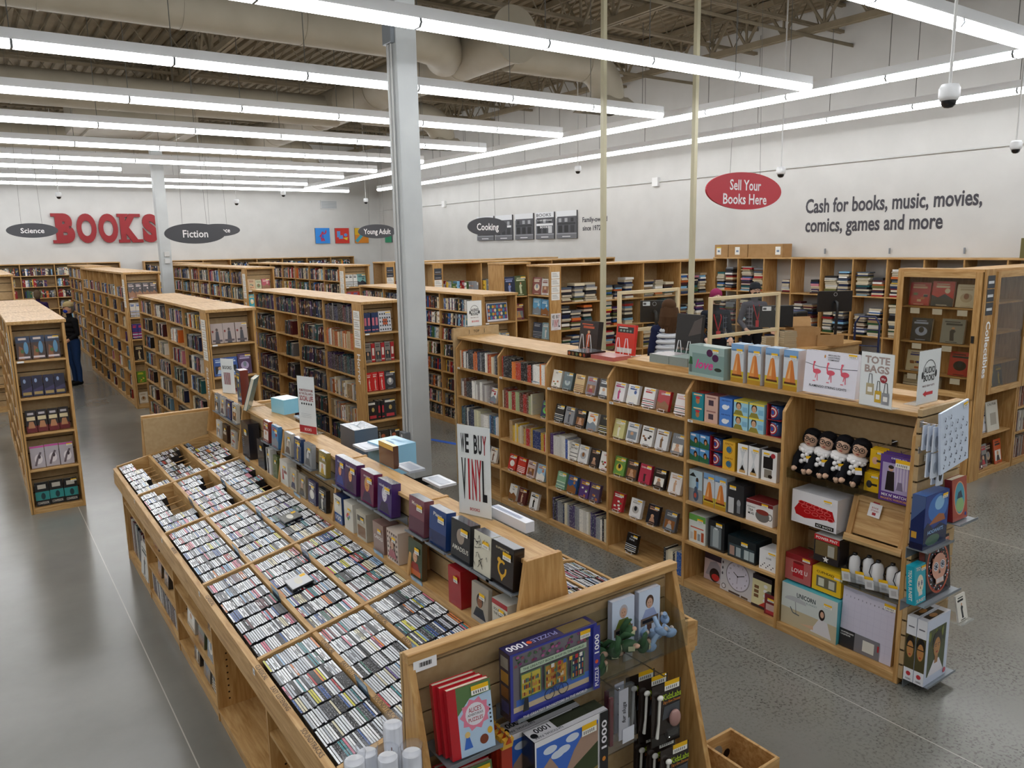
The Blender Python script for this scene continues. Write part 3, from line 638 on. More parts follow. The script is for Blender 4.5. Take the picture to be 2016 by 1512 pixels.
for b in range(5):
    m = MB(); z = 1.1
    while z < 1.44: m.box(1.862, 1.938, BY[b] + .012, BY[b + 1] - .012, z, z + .105, mat='fibreboard'); z += .115
    m.box(1.866, 1.934, BY[b] + .012, BY[b + 1] - .012, 1.09, 1.45, mat='groove'); m.build('slat_spine', ISL)
    MB().box(1.815, 1.985, BY[b] + (.0 if b else 0), BY[b + 1], 1.455, 1.475, mat='pine_deep').build('top_board', ISL, bevel=.002)
for y in BY: MB().prism([(1.735, 1.092), (2.065, 1.092), (1.995, 1.48), (1.805, 1.48)], 'y', y - .013, y + .013, mat='pine').build('fin_upright', ISL, bevel=.002)
# base with cubbies on both long sides
BASE = [2.56, 3.49, 4.525, 5.56, 6.6, 7.62]
for y in BASE: MB().box(.95, 2.85, y - .012, y + .012, 0, .73, mat='pine').build('base_upright', ISL)
MB().box(1.3, 1.32, BASE[0], BASE[-1], .0, .72, mat='fibreboard').build('base_back_panel', ISL); MB().box(2.48, 2.5, BASE[0], BASE[-1], .0, .72, mat='fibreboard').build('base_back_panel', ISL)
for b in range(5):
    y0, y1 = BASE[b] + .012, BASE[b + 1] - .012
    part('base_shelf', lambda m: m.box(.95, 1.3, y0, y1, .06, .08, mat='pine_deep'))
    part('kick_board', lambda m: m.box(.956, .975, y0, y1, 0, .06, mat='pine_deep'))
    for z in {0: (.27, .5), 1: (), 2: (.28, .5), 3: (.3, .52), 4: (.55,)}[b]: MB().box(.955, 1.3, y0, y1, z - .02, z, mat='pine_deep').build('base_shelf', ISL)
# one bay is slatted at its near side; peg holes dot the uprights
m = MB(); z = .1
while z < .7: m.box(.99, 1.3, BASE[1] + .0125, BASE[1] + .026, z, z + .09, mat='fibreboard'); z += .098
m.build('slat_liner', ISL)
for b in range(1, 6):
    m = MB().plane((.97, BASE[b] - .0122, .08), (1, 0, 0), (0, 0, 1))
    for k in range(14): m.oval(.05, .05 + .042 * k, .006, .006, '#3a2a18', 'matte', 8); m.oval(.29, .05 + .042 * k, .006, .006, '#3a2a18', 'matte', 8)
    m.build('peg_holes', ISL)
# end panels, slatted outside, with sloping side boards
def end_panel(y, d, near):
    r = MB(); e = lambda a, b: (min(a, b), max(a, b))
    y0, y1 = e(y, y - d * .05)
    r.box(1.185, 2.62, y0, y1, 1.262, 1.30, mat='pine_long'); r.build('end_cap_rail', ISL, bevel=.004)
    for x0, x1 in ((1.185, 1.215), (2.59, 2.62)):
        MB(Matrix.Translation((0, 0, 0))).prism([(y, 0), (y, 1.262), (y - d * .045, 1.262), (y - d * .385, 0)], 'x', x0, x1, mat='pine').build('end_side_board', ISL, bevel=.003)
    m = MB(); z = .02
    while z < 1.25:
        a, b = e(y - d * .002, y + d * .016); m.box(1.215, 2.59, a, b, z, min(z + .092, 1.262), mat='fibreboard'); a, b = e(y + d * .006, y + d * .016); 
        if z < 1.16: m.box(1.215, 2.59, a, b, z + .092, z + .1, mat='groove')
        z += .1
    m.build('slat_panel', ISL)
    a, b = e(y + d * .016, y + d * .03); MB().box(1.19, 2.615, a, b, 0, 1.28, mat='fibreboard').build('end_back_board', ISL)
end_panel(2.46, 1, True); end_panel(7.69, -1, False)
m = MB().plane((1.205, 2.4095, 1.225), (1, 0, 0), (0, 0, 1)); m.rect(0, .1, 0, .045, '#f1f2f4')
for k in range(14): m.rect(.025 + .0038 * k, .0265 + .0038 * k + .001 * (k % 3), .016, .034, '#222')
m.build('shelf_ticket', ISL)
# genre names along the rails
for x, lst in ((.915, (('CLASSICAL', 3.38), ('EASY LISTENING', 3.12), ('SOUNDTRACKS', 2.74), ('CLASSICAL', 4.3), ('MUSICAL', 5.2))), (1.209, (('CLASSICAL', 3.3), ('EASY LISTENING', 3.02), ('SOUNDTRACKS', 2.68))), (1.487, (('CLASSICAL', 3.3), ('EASY LISTENING', 2.95)))):
    for t_, y in lst:
        m = MB().plane((x, y, (.873 if x < 1 else ztop(x)) + .0006), (0, -1, 0), (.978, 0, .21)); m.text(t_, 0, 0, .022, '#5b4326', bold=.01); m.build('genre_lettering', ISL)
for b in range(5):
    m = MB().plane((.8995, BY[b + 1] - .02, .80), (0, -1, 0), (0, 0, 1)); m.rect(0, .03, .03, .062, '#eceef0'); m.rect(.008, .022, .036, .05, '#8d9399'); m.build('shelf_ticket', ISL)
# discs
def disc_mesh():
    m = MB(); m.box(0, .0102, 0, .125, -.138, 0, '#26272b', 'gloss'); m.quad((.0012, .004, .0003), (.0090, .004, .0003), (.0090, .121, .0003), (.0012, .121, .0003), mat='disc_spine')
    o = m.build('compact_disc'); me = o.data; bpy.data.objects.remove(o); return me
DISC = disc_mesh(); TILT = math.atan(SL); FARD = MB()
DCOL = [('white', '#eceef0'), ('white', '#dfe3e8'), ('pale grey', '#b9bec6'), ('black', '#1f2024'), ('red', '#a9232b'), ('pink', '#cf6f86'), ('blue', '#2f5290'), ('sky blue', '#86a8c9'), ('yellow', '#c9c243'), ('green', '#2e6152'), ('cream', '#d8d0b0'), ('purple', '#5a4484'), ('orange', '#c9722f'), ('charcoal', '#44464d'), ('teal', '#2f7d84'), ('maroon', '#5e2630')]
DW = [16, 10, 6, 7, 2.2, 1.6, 2.2, 1.8, 1.2, 1.2, 2, 1, .8, 4, .8, 1.2]
binname = [['left front bin', 'middle front bin', 'upper front bin'], ['left', 'middle', 'upper']]
solo_n = 0
def disc_row(M, n, lab, solo):
    global solo_n
    c = None
    for i in range(n):
        if c is None or R.random() > .25: c = R.choices(DCOL, DW)[0]
        jz = R.uniform(-.003, .003); jy = R.uniform(-.003, .003)
        k = R.uniform(.85, 1.1); q = [min(v * k, 1) for v in C(c[1])[:3]] + [1]
        if solo and i < 35 and solo_n < 300:
            solo_n += 1; o = bpy.data.objects.new('compact_disc', DISC); COL.objects.link(o); o.matrix_world = M @ Matrix.Translation((i * .0108, jy, jz)); o.color = q
            tag(o, '%s-spined music disc, %s from left, %s' % (c[0], ORD[i], lab), 'music disc', 'discs in the front bins')
        else:
            FARD.M = M @ Matrix.Translation((i * .0108, jy, jz)); FARD.box(0, .0102, 0, .125, -.13, 0, '#26272b', 'gloss', 'b'); FARD.quad((.0012, .004, .0003), (.0090, .004, .0003), (.0090, .121, .0003), (.0012, .121, .0003), q, 'gloss')
            if R.random() < .3: a = R.uniform(.02, .05); FARD.quad((.003, a, .0006), (.007, a, .0006), (.007, a + .05, .0006), (.003, a + .05, .0006), '#3a3c44' if sum(q[:3]) > 1 else '#d5d5d8', 'gloss')
for b in range(5):
    y0, y1 = BY[b] + .02, BY[b + 1] - .02; p = (y1 - y0) / 7
    for s in range(3):
        x0, x1 = SUB[s] + .014, SUB[s + 1] - .014; N = int((x1 - x0) / math.cos(TILT) / .0108)
        for r_ in range(7):
            y = y0 + r_ * p + .004; M = Matrix.Translation((x0, y, ztop(x0) - .006)) @ Matrix.Rotation(-TILT, 4, 'Y')
            n = N if b < 3 else R.choice([N, N - 2, int(N * .62), int(N * .45), int(N * .75)]); n = n if not (b == 4 and s == 2 and r_ > 4) else 5
            disc_row(M, n, '%s row from front, %s' % (ORD[r_], binname[0][s]), b == 0 and r_ < 4)
            if b > 2 and r_ < 6: MB().tube([(x0 - .008, y + p - .004, ztop(x0) - .07), (x1 + .008, y + p - .004, ztop(x1) - .07)], .005, 6, mat='pine_long').build('dowel', ISL)
    # mirrored bins on the far long side: only their tops show past the spine
    for s in range(3):
        x0 = 2 * CX - SUB[s + 1] + .014; N = 23
        for r_ in range(7):
            y = y0 + r_ * p + .004; M = Matrix.Translation((x0, y, ztop(SUB[s + 1] - .014) - .006)) @ Matrix.Rotation(TILT, 4, 'Y'); disc_row(M, N if b < 3 else R.randint(10, 23), '', False)
stuff(FARD.build('music_discs'), 'packed rows of music discs in the bins beyond the front ones', 'music discs')
def card(x, y, b, lab):
    m = MB(); m.box(0, .0022, 0, .125, -.14, .05, '#5f7486', 'gloss'); m.box(-.0006, 0, .006, .119, .022, .045, '#8fb3cc', 'gloss')
    o = m.build('divider_card'); o.matrix_world = Matrix.Translation((x, y, ztop(x) - .004)) @ Matrix.Rotation(-TILT, 4, 'Y'); tag(o, lab, 'divider card', 'blue plastic bin dividers')
for k, (s, b, r_) in enumerate(((0, 0, 2), (1, 0, 2), (0, 1, 3), (1, 1, 5), (2, 1, 2), (1, 2, 4), (0, 2, 1), (2, 2, 4), (0, 3, 2), (2, 0, 6), (1, 3, 3), (2, 3, 5))):
    p = (BY[b + 1] - BY[b] - .04) / 7
    card(SUB[s + 1] - .0155, BY[b] + .02 + r_ * p + .004, b, 'blue plastic divider card in the %s bin of the %s bay, %s row' % (('left', 'middle', 'upper')[s], ORD[b], ORD[r_]))
# two cases lying flat on the discs
for x, y, c, lb in ((1.6, 4.85, '#4b4a40', 'music disc lying flat on the upper bin, cover with a pale figure'), (1.33, 3.95, '#cfd0d2', 'pale music disc lying flat on the middle bin')):
    m = MB(); m.box(0, .125, 0, .142, 0, .0102, '#26272b', 'gloss'); m.plane((0, 0, .0103), (1, 0, 0), (0, 1, 0)); m.rect(.004, .121, .004, .138, c, 'gloss'); m.oval(.06, .07, .02, .045, '#d8d4c6', 'gloss'); m.rect(.085, .115, .1, .13, '#f0bd1e')
    o = m.build('compact_disc'); o.matrix_world = Matrix.Translation((x - .06, y, ztop(x - .06) + .002)) @ Matrix.Rotation(-TILT, 4, 'Y') ; tag(o, lb, 'music disc')
# ------------------------------------------------------------ box sets on the ledge and its metal shelves
def at_y(y_near, w_, x, z): return frame(x, y_near + w_, z, SIDE)
def person_art(skin='#d2a07c', hair='#2a2019', cloth='#33395c', bg=None):
    def f(m, w_, h, x=.5, y=.5, s=1.0):
        if bg: m.rect(0, w_, 0, h, bg, 'gloss')
        cx, cy, q = w_ * x, h * y, min(w_, h) * s
        m.poly([(cx - .38 * q, cy - .48 * q), (cx + .38 * q, cy - .48 * q), (cx + .2 * q, cy - .14 * q), (cx - .2 * q, cy - .14 * q)], cloth, 'gloss'); m.oval(cx, cy + .12 * q, .19 * q, .24 * q, hair, 'gloss'); m.oval(cx, cy + .06 * q, .14 * q, .19 * q, skin, 'gloss')
        for d in (-.05, .05): m.oval(cx + d * q, cy + .08 * q, .018 * q, .014 * q, '#20181a', 'gloss', 8)
        m.rect(cx - .04 * q, cx + .04 * q, cy - .035 * q, cy - .022 * q, '#8a4038', 'gloss')
    return f
def title(t, col, y=.86, hh=.08, ww=.8): return lambda m, w_, h: m.text(t, w_ * .5, h * y, h * hh, col, w=w_ * ww, mat='gloss')
def combo(*fs):
    def f(m, w_, h):
        for g in fs: g(m, w_, h)
    return f
def bgc(c): return lambda m, w_, h: m.rect(0, w_, 0, h, c, 'gloss')
def emblem(m, w_, h): m.ring(w_ * .5, h * .42, w_ * .2, h * .2, w_ * .07, '#d9a52a', 'gloss', a0=.9, a1=2 * PI + .2); m.oval(w_ * .36, h * .6, w_ * .08, h * .06, '#d9a52a', 'gloss'); m.poly([(w_ * .42, h * .24), (w_ * .58, h * .24), (w_ * .5, h * .12)], '#d9a52a', 'gloss')
def scribble(m, w_, h):
    r = random.Random(5)
    for k in range(26):
        x, y = r.uniform(.1, .8) * w_, r.uniform(.08, .85) * h; m.line([(x, y), (x + r.uniform(-.12, .15) * w_, y + r.uniform(-.1, .12) * h), (x + r.uniform(-.05, .2) * w_, y + r.uniform(-.1, .1) * h)], .0025, '#2b2a2a', 'gloss')
dvd = lambda c: (lambda m, d, h: [m.rect(d * k / 4 + .001, d * (k + 1) / 4 - .001, .002, h - .002, c if k % 2 else '#1c1d20', 'gloss') for k in range(4)])
UP = [(2.56, .17, '#211a18', combo(emblem, title('SUPERSTAR', '#d9c9a0', .88, .05, .6)), 'black box set with a gold emblem, nearest on the metal shelves'), (2.735, .14, '#d6d2bf', scribble, 'cream box set with ink figures, second on the metal shelves'), (2.91, .17, '#2a2b2e', combo(lambda m, w_, h: m.oval(w_ * .5, h * .62, w_ * .2, h * .2, '#9d8d7f', 'gloss'), title('AMADEUS', '#d7d2c6', .3, .12, .85)), 'dark box set titled in pale capitals, third on the metal shelves'), (3.13, .165, '#26447e', combo(lambda m, w_, h: m.rect(0, w_, 0, h * .4, '#1b2f5c', 'gloss'), title('Piano', '#e8e6dc', .86, .1, .5)), 'blue piano box set standing on the metal shelves'), (3.35, .165, '#7d4a55', combo(lambda m, w_, h: m.rect(0, w_, 0, h * .45, '#5c3343', 'gloss'), title('Mozart', '#ecdcd0', .84, .1, .6)), 'dusty pink box set beside the wooden fin of the first bay'),
      (3.72, .175, '#3c2367', combo(person_art('#ded9e4', '#b9b3c6', '#241440'), title('tchaikovsky', '#e6e0ee', .85, .08)), 'purple composer disc box, pale bearded face, nearest of four'), (3.95, .175, '#6c1f46', combo(person_art('#d98f4e', '#caa56a', '#3b1744'), title('mozart', '#ecd9d9', .86, .08, .5)), 'wine red composer disc box, second of four'), (4.19, .175, '#4b1f52', combo(person_art('#e0a06a', '#3a1f20', '#25123a'), title('beethoven', '#e9dfee', .86, .08, .7)), 'plum composer disc box with dark-haired portrait, third of four'), (4.36, .15, '#36256a', combo(person_art('#d98c66', '#5a1f1a', '#2b3f8a'), title('classics', '#ded9ee', .86, .08, .55)), 'violet classics disc box, farthest of four'),
      (4.66, .13, '#8a7a3e', cover('#8a7a3e', 3, 2), 'gold-toned disc case on the third bay shelf'), (4.92, .14, '#9a9da0', combo(bgc('#8d9093'), person_art('#cfd0d2', '#2c2d30', '#55585c')), 'monochrome portrait disc case on the third bay shelf'), (5.12, .14, '#2c3f63', cover('#2c3f63', 8, 4), 'slate blue disc case on the third bay shelf'), (5.32, .14, '#b8b2a8', combo(bgc('#a9a59c'), person_art('#d6c3b0', '#3a2c22', '#5b4b40')), 'sepia portrait disc case on the third bay shelf'),
      (5.6, .15, '#3f78a8', cover('#4a86b5', 12, 1), 'sky blue disc case in the fourth bay'), (5.82, .13, '#8a3a33', cover('#8a3a33', 14, 2), 'brick red disc case in the fourth bay'), (6.68, .13, '#cfc9bb', cover('#cfc9bb', 16, 2), 'pale disc case on the far bay shelf'), (6.86, .15, '#33305c', cover('#33305c', 17, 4), 'indigo disc case on the far bay shelf'), (7.06, .14, '#c9c6c0', combo(bgc('#bdbab3'), person_art()), 'whitish portrait disc case on the far bay shelf'), (7.26, .13, '#94979b', cover('#94979b', 19, 2), 'grey disc case on the far bay shelf')]
for k, (y, w_, c, d, lb) in enumerate(UP):
    hh = .19 if k < 9 else .165; fd = combo(bgc(c), d)
    ms = MB(); ms.box(-.015, w_ + .015, -.012, .098, -.0035, -.0005, mat='grey_metal'); ms.box(-.015, w_ + .015, -.012, -.0095, -.0005, .008, mat='grey_metal'); ms.box(-.015, w_ + .015, .094, .098, -.05, -.0035, mat='grey_metal')
    o = ms.build('slatwall_shelf'); o.matrix_world = at_y(y, w_, 1.762, 1.325); tag(o, 'grey metal slatwall shelf, %s from the near end of the island' % ORD[k], 'slatwall shelf', 'grey metal slatwall shelves')
    box_item('disc_box_set' if k < 9 else 'disc_case', 'music disc box', lb, at_y(y, w_, 1.768, 1.327), w_, .055 if k < 9 else .03, hh, c, fd, side=dvd(c), top='#4a4a50', stick=(w_ * .55, hh * .68, w_ * .36, hh * .17), tilt=.06)
LOW = [(2.58, .12, .085, .17, '#c9c5ba', combo(bgc('#cfcabb'), lambda m, w_, h: m.rect(0, w_, h * .86, h, '#a3262c', 'gloss'), title('SOUND OF', '#22201f', .74, .07), title('THE SEASON', '#22201f', .62, .07), lambda m, w_, h: [m.rect(w_ * .2 * k + .01, w_ * .2 * k + .02, h * .1, h * .4, '#3b3a3a', 'gloss') for k in range(4)]), 'cream box set of seasonal music on the ledge, nearest'), (2.74, .14, .02, .18, '#b5aea2', combo(bgc('#a9a092'), person_art('#8a5a40', '#1c1c1e', '#2a2c33')), 'box set with a man in a dark hat, leaning on the ledge'), (2.97, .115, .11, .19, '#a01c22', None, 'plain red cloth slipcase box on the ledge'), (3.36, .15, .03, .2, '#57452f', combo(bgc('#3c4a33'), person_art('#d8a986', '#5a3a26', '#8f2a20'), lambda m, w_, h: m.rect(w_ * .2, w_ * .9, h * .05, h * .2, '#c8622b', 'gloss')), 'painted portrait album in a red coat on the ledge'),
       (3.62, .135, .1, .18, '#cbbcae', combo(bgc('#d0bfb2'), lambda m, w_, h: [m.oval(w_ * (.1 + .2 * i), h * (.1 + .16 * j), .006, .008, '#4a2a2e', 'gloss', 8) for i in range(5) for j in range(6)], person_art('#caa38a', '#7a4a3a', '#a8636a')), 'patterned white and maroon box on the ledge, second bay'), (3.8, .135, .1, .17, '#8b6b63', combo(bgc('#9a837a'), title('CAROLS', '#f0e9e0', .5, .12)), 'brown carol box set on the ledge, second bay'), (4.03, .135, .12, .17, '#b9b2a2', combo(bgc('#b9b2a2'), lambda m, w_, h: m.rect(w_ * .1, w_ * .9, h * .1, h * .5, '#7d5b3b', 'gloss'), lambda m, w_, h: m.rect(w_ * .1, w_ * .8, h * .65, h * .85, '#4b4a46', 'gloss')), 'grey and brown opera box on the ledge, second bay'), (4.22, .13, .1, .18, '#ddd9cd', combo(bgc('#dcd8cb'), lambda m, w_, h: [m.oval(w_ * x, h * y, .012, .012, c, 'gloss', 10) for x, y, c in ((.4, .55, '#c9453a'), (.55, .62, '#d9a52a'), (.6, .5, '#6f8fb5'), (.45, .42, '#4f7a3a'), (.3, .48, '#c97a9a'))]), 'white flower-printed box on the ledge, second bay'), (4.39, .12, .06, .18, '#2c3f6b', combo(bgc('#e3dfd4'), lambda m, w_, h: m.rect(0, w_, 0, h * .35, '#27508f', 'gloss'), title('TOP', '#22242c', .8, .14, .6), title('100', '#f0f0ee', .2, .18, .7)), 'navy and white top 100 box on the ledge, second bay'),
       (4.66, .13, .03, .15, '#202226', cover('#202226', 31, 4), 'black disc case leaning on the ledge, third bay'), (4.84, .14, .02, .16, '#3b3757', cover('#3b3757', 32, 0), 'dark violet disc case leaning on the ledge, third bay'), (5.03, .14, .02, .16, '#8f8574', combo(bgc('#8f8574'), person_art('#c9a58a', '#5b4632', '#3f3a36')), 'taupe portrait disc case on the ledge, third bay'), (5.21, .13, .02, .16, '#b8b09c', combo(bgc('#b8b09c'), person_art()), 'beige portrait disc case on the ledge, third bay'), (5.38, .16, .07, .18, '#e0ddd4', combo(bgc('#dfdcd2'), lambda m, w_, h: m.poly([(w_ * .25, h * .2), (w_ * .5, h * .2), (w_ * .42, h * .7), (w_ * .3, h * .6)], '#a8332b', 'gloss'), lambda m, w_, h: m.rect(w_ * .5, w_ * .9, h * .5, h * .62, '#8f4436', 'gloss')), 'white box with a red figure on the ledge, third bay'),
       (5.62, .1, .03, .17, '#5d6a3c', None, 'olive disc sleeve on the ledge, fourth bay'), (5.76, .1, .05, .2, '#d7d5cf', lambda m, w_, h: m.rect(w_ * .2, w_ * .5, 0, h, '#23252c', 'gloss'), 'white and black slip box on the ledge, fourth bay'), (5.92, .16, .09, .23, '#1c1d22', None, 'plain black box on the ledge, fourth bay'), (6.3, .2, .09, .3, '#23242c', lambda m, w_, h: [m.rect(w_ * .1, w_ * .3, h * (.3 + .06 * k), h * (.32 + .06 * k), '#8d8f99', 'gloss') for k in range(5)], 'tall black box set on the ledge beside the fin'), (6.72, .14, .02, .15, '#b9b6ad', cover('#b9b6ad', 41, 3), 'silver grey disc case on the ledge, far bay'), (6.98, .15, .03, .16, '#33211f', combo(bgc('#33211f'), lambda m, w_, h: m.rect(w_ * .2, w_ * .8, h * .45, h * .6, '#c7b9a8', 'gloss')), 'dark brown disc case on the ledge, far bay'), (7.2, .14, .02, .16, '#cfcdc6', cover('#cfcdc6', 43, 2), 'whitish disc case on the ledge, far bay')]
for y, w_, d, h, c, dr, lb in LOW:
    box_item('disc_box_set', 'music disc box', lb, at_y(y, w_, 1.752, 1.0935), w_, min(d, .095), h, c, dr, side=dvd(c) if d > .05 and c != '#a01c22' else None, stick=(w_ * .5, h * .66, w_ * .32, h * .16), tilt=.05 if d < .05 else 0)
# things on the narrow top board and far ledge
def sign(name, M, w_, h, draw, label, cat='sign'):
    """printed card in a clear upright holder"""
    t = thing(name, label, cat); t.matrix_world = M
    b = MB(); b.box(-.004, w_ + .004, 0, .005, 0, h + .004, mat='acrylic'); b.box(-.004, w_ + .004, -.0, .08, -.0, .004, mat='acrylic'); b.build('acrylic_holder', t)
    m = MB(); m.box(0, w_, .0015, .0035, .006, h, '#ffffff', 'ink'); m.plane((0, .0015, .006), (1, 0, 0), (0, 0, 1)); m.lay = .0007; 
    if draw: draw(m, w_, h - .006)
    m.build('printed_card', t); return t
def vinyl(m, w_, h):
    K, Q = '#16141a', '#b3202c'
    for t_, y, hh, x0, dx, cs in (('WE BUY', .81, .21, .1, .8, (K, K, K, K, K, Q)), ('VINYL', .42, .46, .1, .8, (K, Q, Q, Q, K))):
        for k, c in enumerate(t_):
            if c != ' ': m.text(c, w_ * (x0 + dx * (k + .5) / len(t_)), h * y, h * hh, cs[k], w=w_ * dx / len(t_) * (.3 if c == 'I' else .86), bold=.025)
    m.text('BOOKS', w_ * .5, h * .07, h * .035, Q, w=w_ * .3)
def social(m, w_, h):
    for k, t_ in enumerate(('WE MIGHT BE BOOKWORMS', 'BUT WE STILL HAVE A')): m.text(t_, w_ * .5, h * (.76 - .06 * k), h * .045, '#9c2a30', w=w_ * .82)
    m.text('SOCIAL LIFE', w_ * .5, h * .62, h * .09, '#b3202c', w=w_ * .8, bold=.02)
    for k in range(5): m.oval(w_ * (.22 + .14 * k), h * .52, w_ * .04, w_ * .045, '#2a2a2e')
    for k in range(3): m.rect(w_ * .15, w_ * .75, h * (.28 + .03 * k), h * (.283 + .03 * k), '#9a9aa0')
    m.rect(0, w_, 0, h * .13, '#a8262e'); m.text('BOOKS', w_ * .5, h * .065, h * .05, '#f2e4e2', w=w_ * .4)
sign('counter_sign', frame(1.90, 3.21, 1.476, SIDE + .35), .2, .46, vinyl, 'white notice reading WE BUY VINYL in an upright clear holder on the island')
sign('counter_sign', frame(1.88, 5.42, 1.476, SIDE + .35), .18, .42, social, 'white SOCIAL LIFE notice in a clear holder on the island top')
sign('counter_sign', frame(1.86, 7.42, 1.476, SIDE + .5), .16, .33, lambda m, w_, h: [m.rect(w_ * .2 + .012 * k, w_ * .2 + .012 * k + .007, h * .25, h * .6, '#8f2a33') for k in range(7)] + [m.text('BOOKS', w_ * .5, h * .75, h * .1, '#2a2a2e', w=w_ * .7)], 'narrow white notice seen edge-on at the far end of the island')
TB = 1.476
box_item('game_box', 'box', 'upright illustrated red box at the far end of the island top', frame(1.84, 6.85, TB, SIDE), .12, .07, .3, '#7a3526', combo(bgc('#35506e'), cover('#35506e', 51, 3)), side='#b3452c', stick=(.06, .2, .04, .04))
box_item('book', 'book', 'teal book leaning on the far end of the island top', frame(1.86, 6.62, TB, SIDE - .5), .2, .03, .28, '#3f6a70', bgc('#3a7076'), pages=True, tilt=.3)
box_item('speaker_box', 'box', 'pale blue skull speaker box standing on the far ledge by the column', frame(2.12, 4.78, 1.3, SIDE + .1), .26, .22, .2, '#8fc3df', None, top=lambda m, a, b: [m.text(t_, a * .5, b * (.7 - .22 * k), .028, '#3f7fa6', bold=.01) for k, t_ in enumerate(('EXTRA', 'SKULL', 'SPEAKER'))], side='#4f9fd2')
box_item('speaker_box', 'box', 'second pale blue box further along the island top', frame(1.95, 6.28, TB, SIDE + .2), .2, .15, .12, '#8fcbe2', None, top='#9ad3e8')
box_item('gift_box', 'box', 'dark web-patterned box wrapped in clear film on the far ledge', frame(2.14, 5.3, 1.3, SIDE), .26, .18, .22, '#59636e', None, top=lambda m, a, b: [m.line([(R.random() * a, R.random() * b), (R.random() * a, R.random() * b)], .003, '#aeb8c2') for k in range(14)])
box_item('disc_box_set', 'music disc box', 'brown and yellow music box standing on the island top by the column', frame(1.99, 4.32, TB, SIDE), .2, .035, .14, '#5c3a28', lambda m, w_, h: m.rect(0, w_, h * .8, h, '#e0b04a', 'gloss'), top='#e2b75a')
box_item('disc_box_set', 'music disc box', 'white and violet box set lying along the far edge of the island top', frame(2.0, 3.08, TB, SIDE), .3, .05, .05, '#cfd2da', None, top=lambda m, a, b: [m.rect(a * .05 * k, a * .05 * k + .006, b * .2, b * .7, '#7a87a8') for k in range(16)], side='#3a45b0')
for k, (y, c, cn) in enumerate(((3.62, '#c9ccd2', 'silver'), (3.98, '#aab0ba', 'pale grey'), (4.6, '#b9bfc9', 'greyish white'), (5.75, '#c3c8cf', 'whitish'))):
    box_item('disc_case', 'music disc box', '%s film-wrapped disc case lying on the island top, %s from the near end' % (cn, ORD[k]), frame(2.02, y + .2, TB, SIDE), .2, .11, .014, c, None, top=lambda m, a, b: m.rect(a * .1, a * .9, b * .2, b * .8, '#8d93a0', 'gloss'))
# books and albums in the open base
def base_row(b, z, x0, fill, h, lb, y0off=.03, tk=(.012, .03), pal=None):
    Mx = frame(x0, BASE[b + 1] - .02, z + .001, SIDE); W = BASE[b + 1] - BASE[b] - .04; x = y0off; i = 0
    while x < W * fill:
        t_ = R.uniform(*tk); hh = R.uniform(*h); n_, c = R.choice(pal or DARK + [('white', '#d9d7d2'), ('maroon', '#5e2630')]); bd = h[1] > .28
        solo_album(Mx, x, t_, hh, c, '%s record box, %s from left, %s' % (n_, ORD[min(i, 34)], lb) if bd else '%s album, %s from left, %s' % (n_, ORD[min(i, 34)], lb)); x += t_ + .001; i += 1
def solo_album(Mx, x, t_, h, c, label):
    o = bpy.data.objects.new('record_album', BOOK); COL.objects.link(o); o.matrix_world = Mx @ Matrix.Translation((x, 0, 0)) @ Matrix.Diagonal((t_, .27, h, 1)); o.color = C(c); tag(o, label, 'album', 'albums in the island base')
base_row(4, .08, .99, .95, (.3, .33), 'far bay of the island base', .02, (.015, .035))
base_row(3, .08, .97, .96, (.14, .19), 'lowest shelf, fourth bay of island base', .02, (.012, .03), DARK + [('red', '#9c1f24'), ('white', '#d9d7d2')])
for b, z, y, w_, h, c, lb in ((3, .3, 5.95, .15, .19, '#2d2a2a', 'dark boxed set leaning in the fourth bay of the island base'), (3, .3, 6.2, .13, .15, '#5b4a38', 'brown boxed set leaning in the fourth bay of the island base'), (2, .08, 4.6, .17, .17, '#25262b', 'black and gold boxed set, lowest shelf, middle bay of the island base'), (2, .08, 4.82, .16, .18, '#6d6a63', 'grey boxed set, lowest shelf, middle bay of the island base'), (2, .08, 5.08, .15, .17, '#1f2024', 'black boxed set, lowest shelf, middle bay of the island base'), (2, .28, 4.66, .16, .2, '#7d93a6', 'pale blue boxed album, middle shelf of the island base'), (2, .28, 4.9, .15, .17, '#4a5238', 'olive boxed album, middle shelf of the island base'), (2, .28, 5.14, .22, .21, '#a9a49b', 'pale brown boxed album, middle shelf of the island base'), (2, .5, 4.62, .12, .2, '#3f2420', 'dark red boxed album, top shelf, middle bay of the island base'), (3, .52, 6.2, .2, .17, '#3f4248', 'charcoal album, top shelf, fourth bay of the island base'), (4, .43, 6.7, .3, .28, '#dedbd4', 'white album with a black figure projecting from the far base bay'), (0, .55, 3.2, .1, .2, '#1c1d22', 'black album standing alone in the near base bay')):
    if z == .43: z = .082; x = .955
    else: x = .98
    box_item('record_album', 'album', lb, frame(x, y + w_, z + .001, SIDE), w_, .035, h - .005, c, cover(c, int(y * 100), None), tilt=.08)
# ------------------------------------------------------------ long low case of audiobooks and gifts
AZ = [.06, .40, .739, 1.08, 1.415]; AC = [.012, .88, 1.72, 2.62, 3.54, 4.44, 5.36]; AY = 7.68; AXF = 4.56; AD = .52
AUD = thing('audiobook_case', 'long low pine case of audiobooks and gifts facing the disc island', 'bookcase', (AXF, AY, 0), SIDE)
for a, b in ((0, 2.63), (2.63, 5.372)):
    tb = MB().box(a, b, .03, AD, 1.735, 1.762, mat='pine_long').build('top_board', AUD, bevel=.003)
MB().box(4.3, 5.2, .32, AD - .02, 1.762, 1.80, mat='pine_long').build('raised_top_board', AUD, bevel=.003); MB().box(2.75, 3.47, .11, AD - .02, 1.762, 1.80, mat='pine_long').build('raised_top_board', AUD, bevel=.003)
MB().box(0, AC[5], .36, .375, .02, 1.735, mat='fibreboard').build('back_panel', AUD)
MB().box(0, AC[6], AD - .02, AD, 0, 1.735, mat='fibreboard').build('rear_panel', AUD)
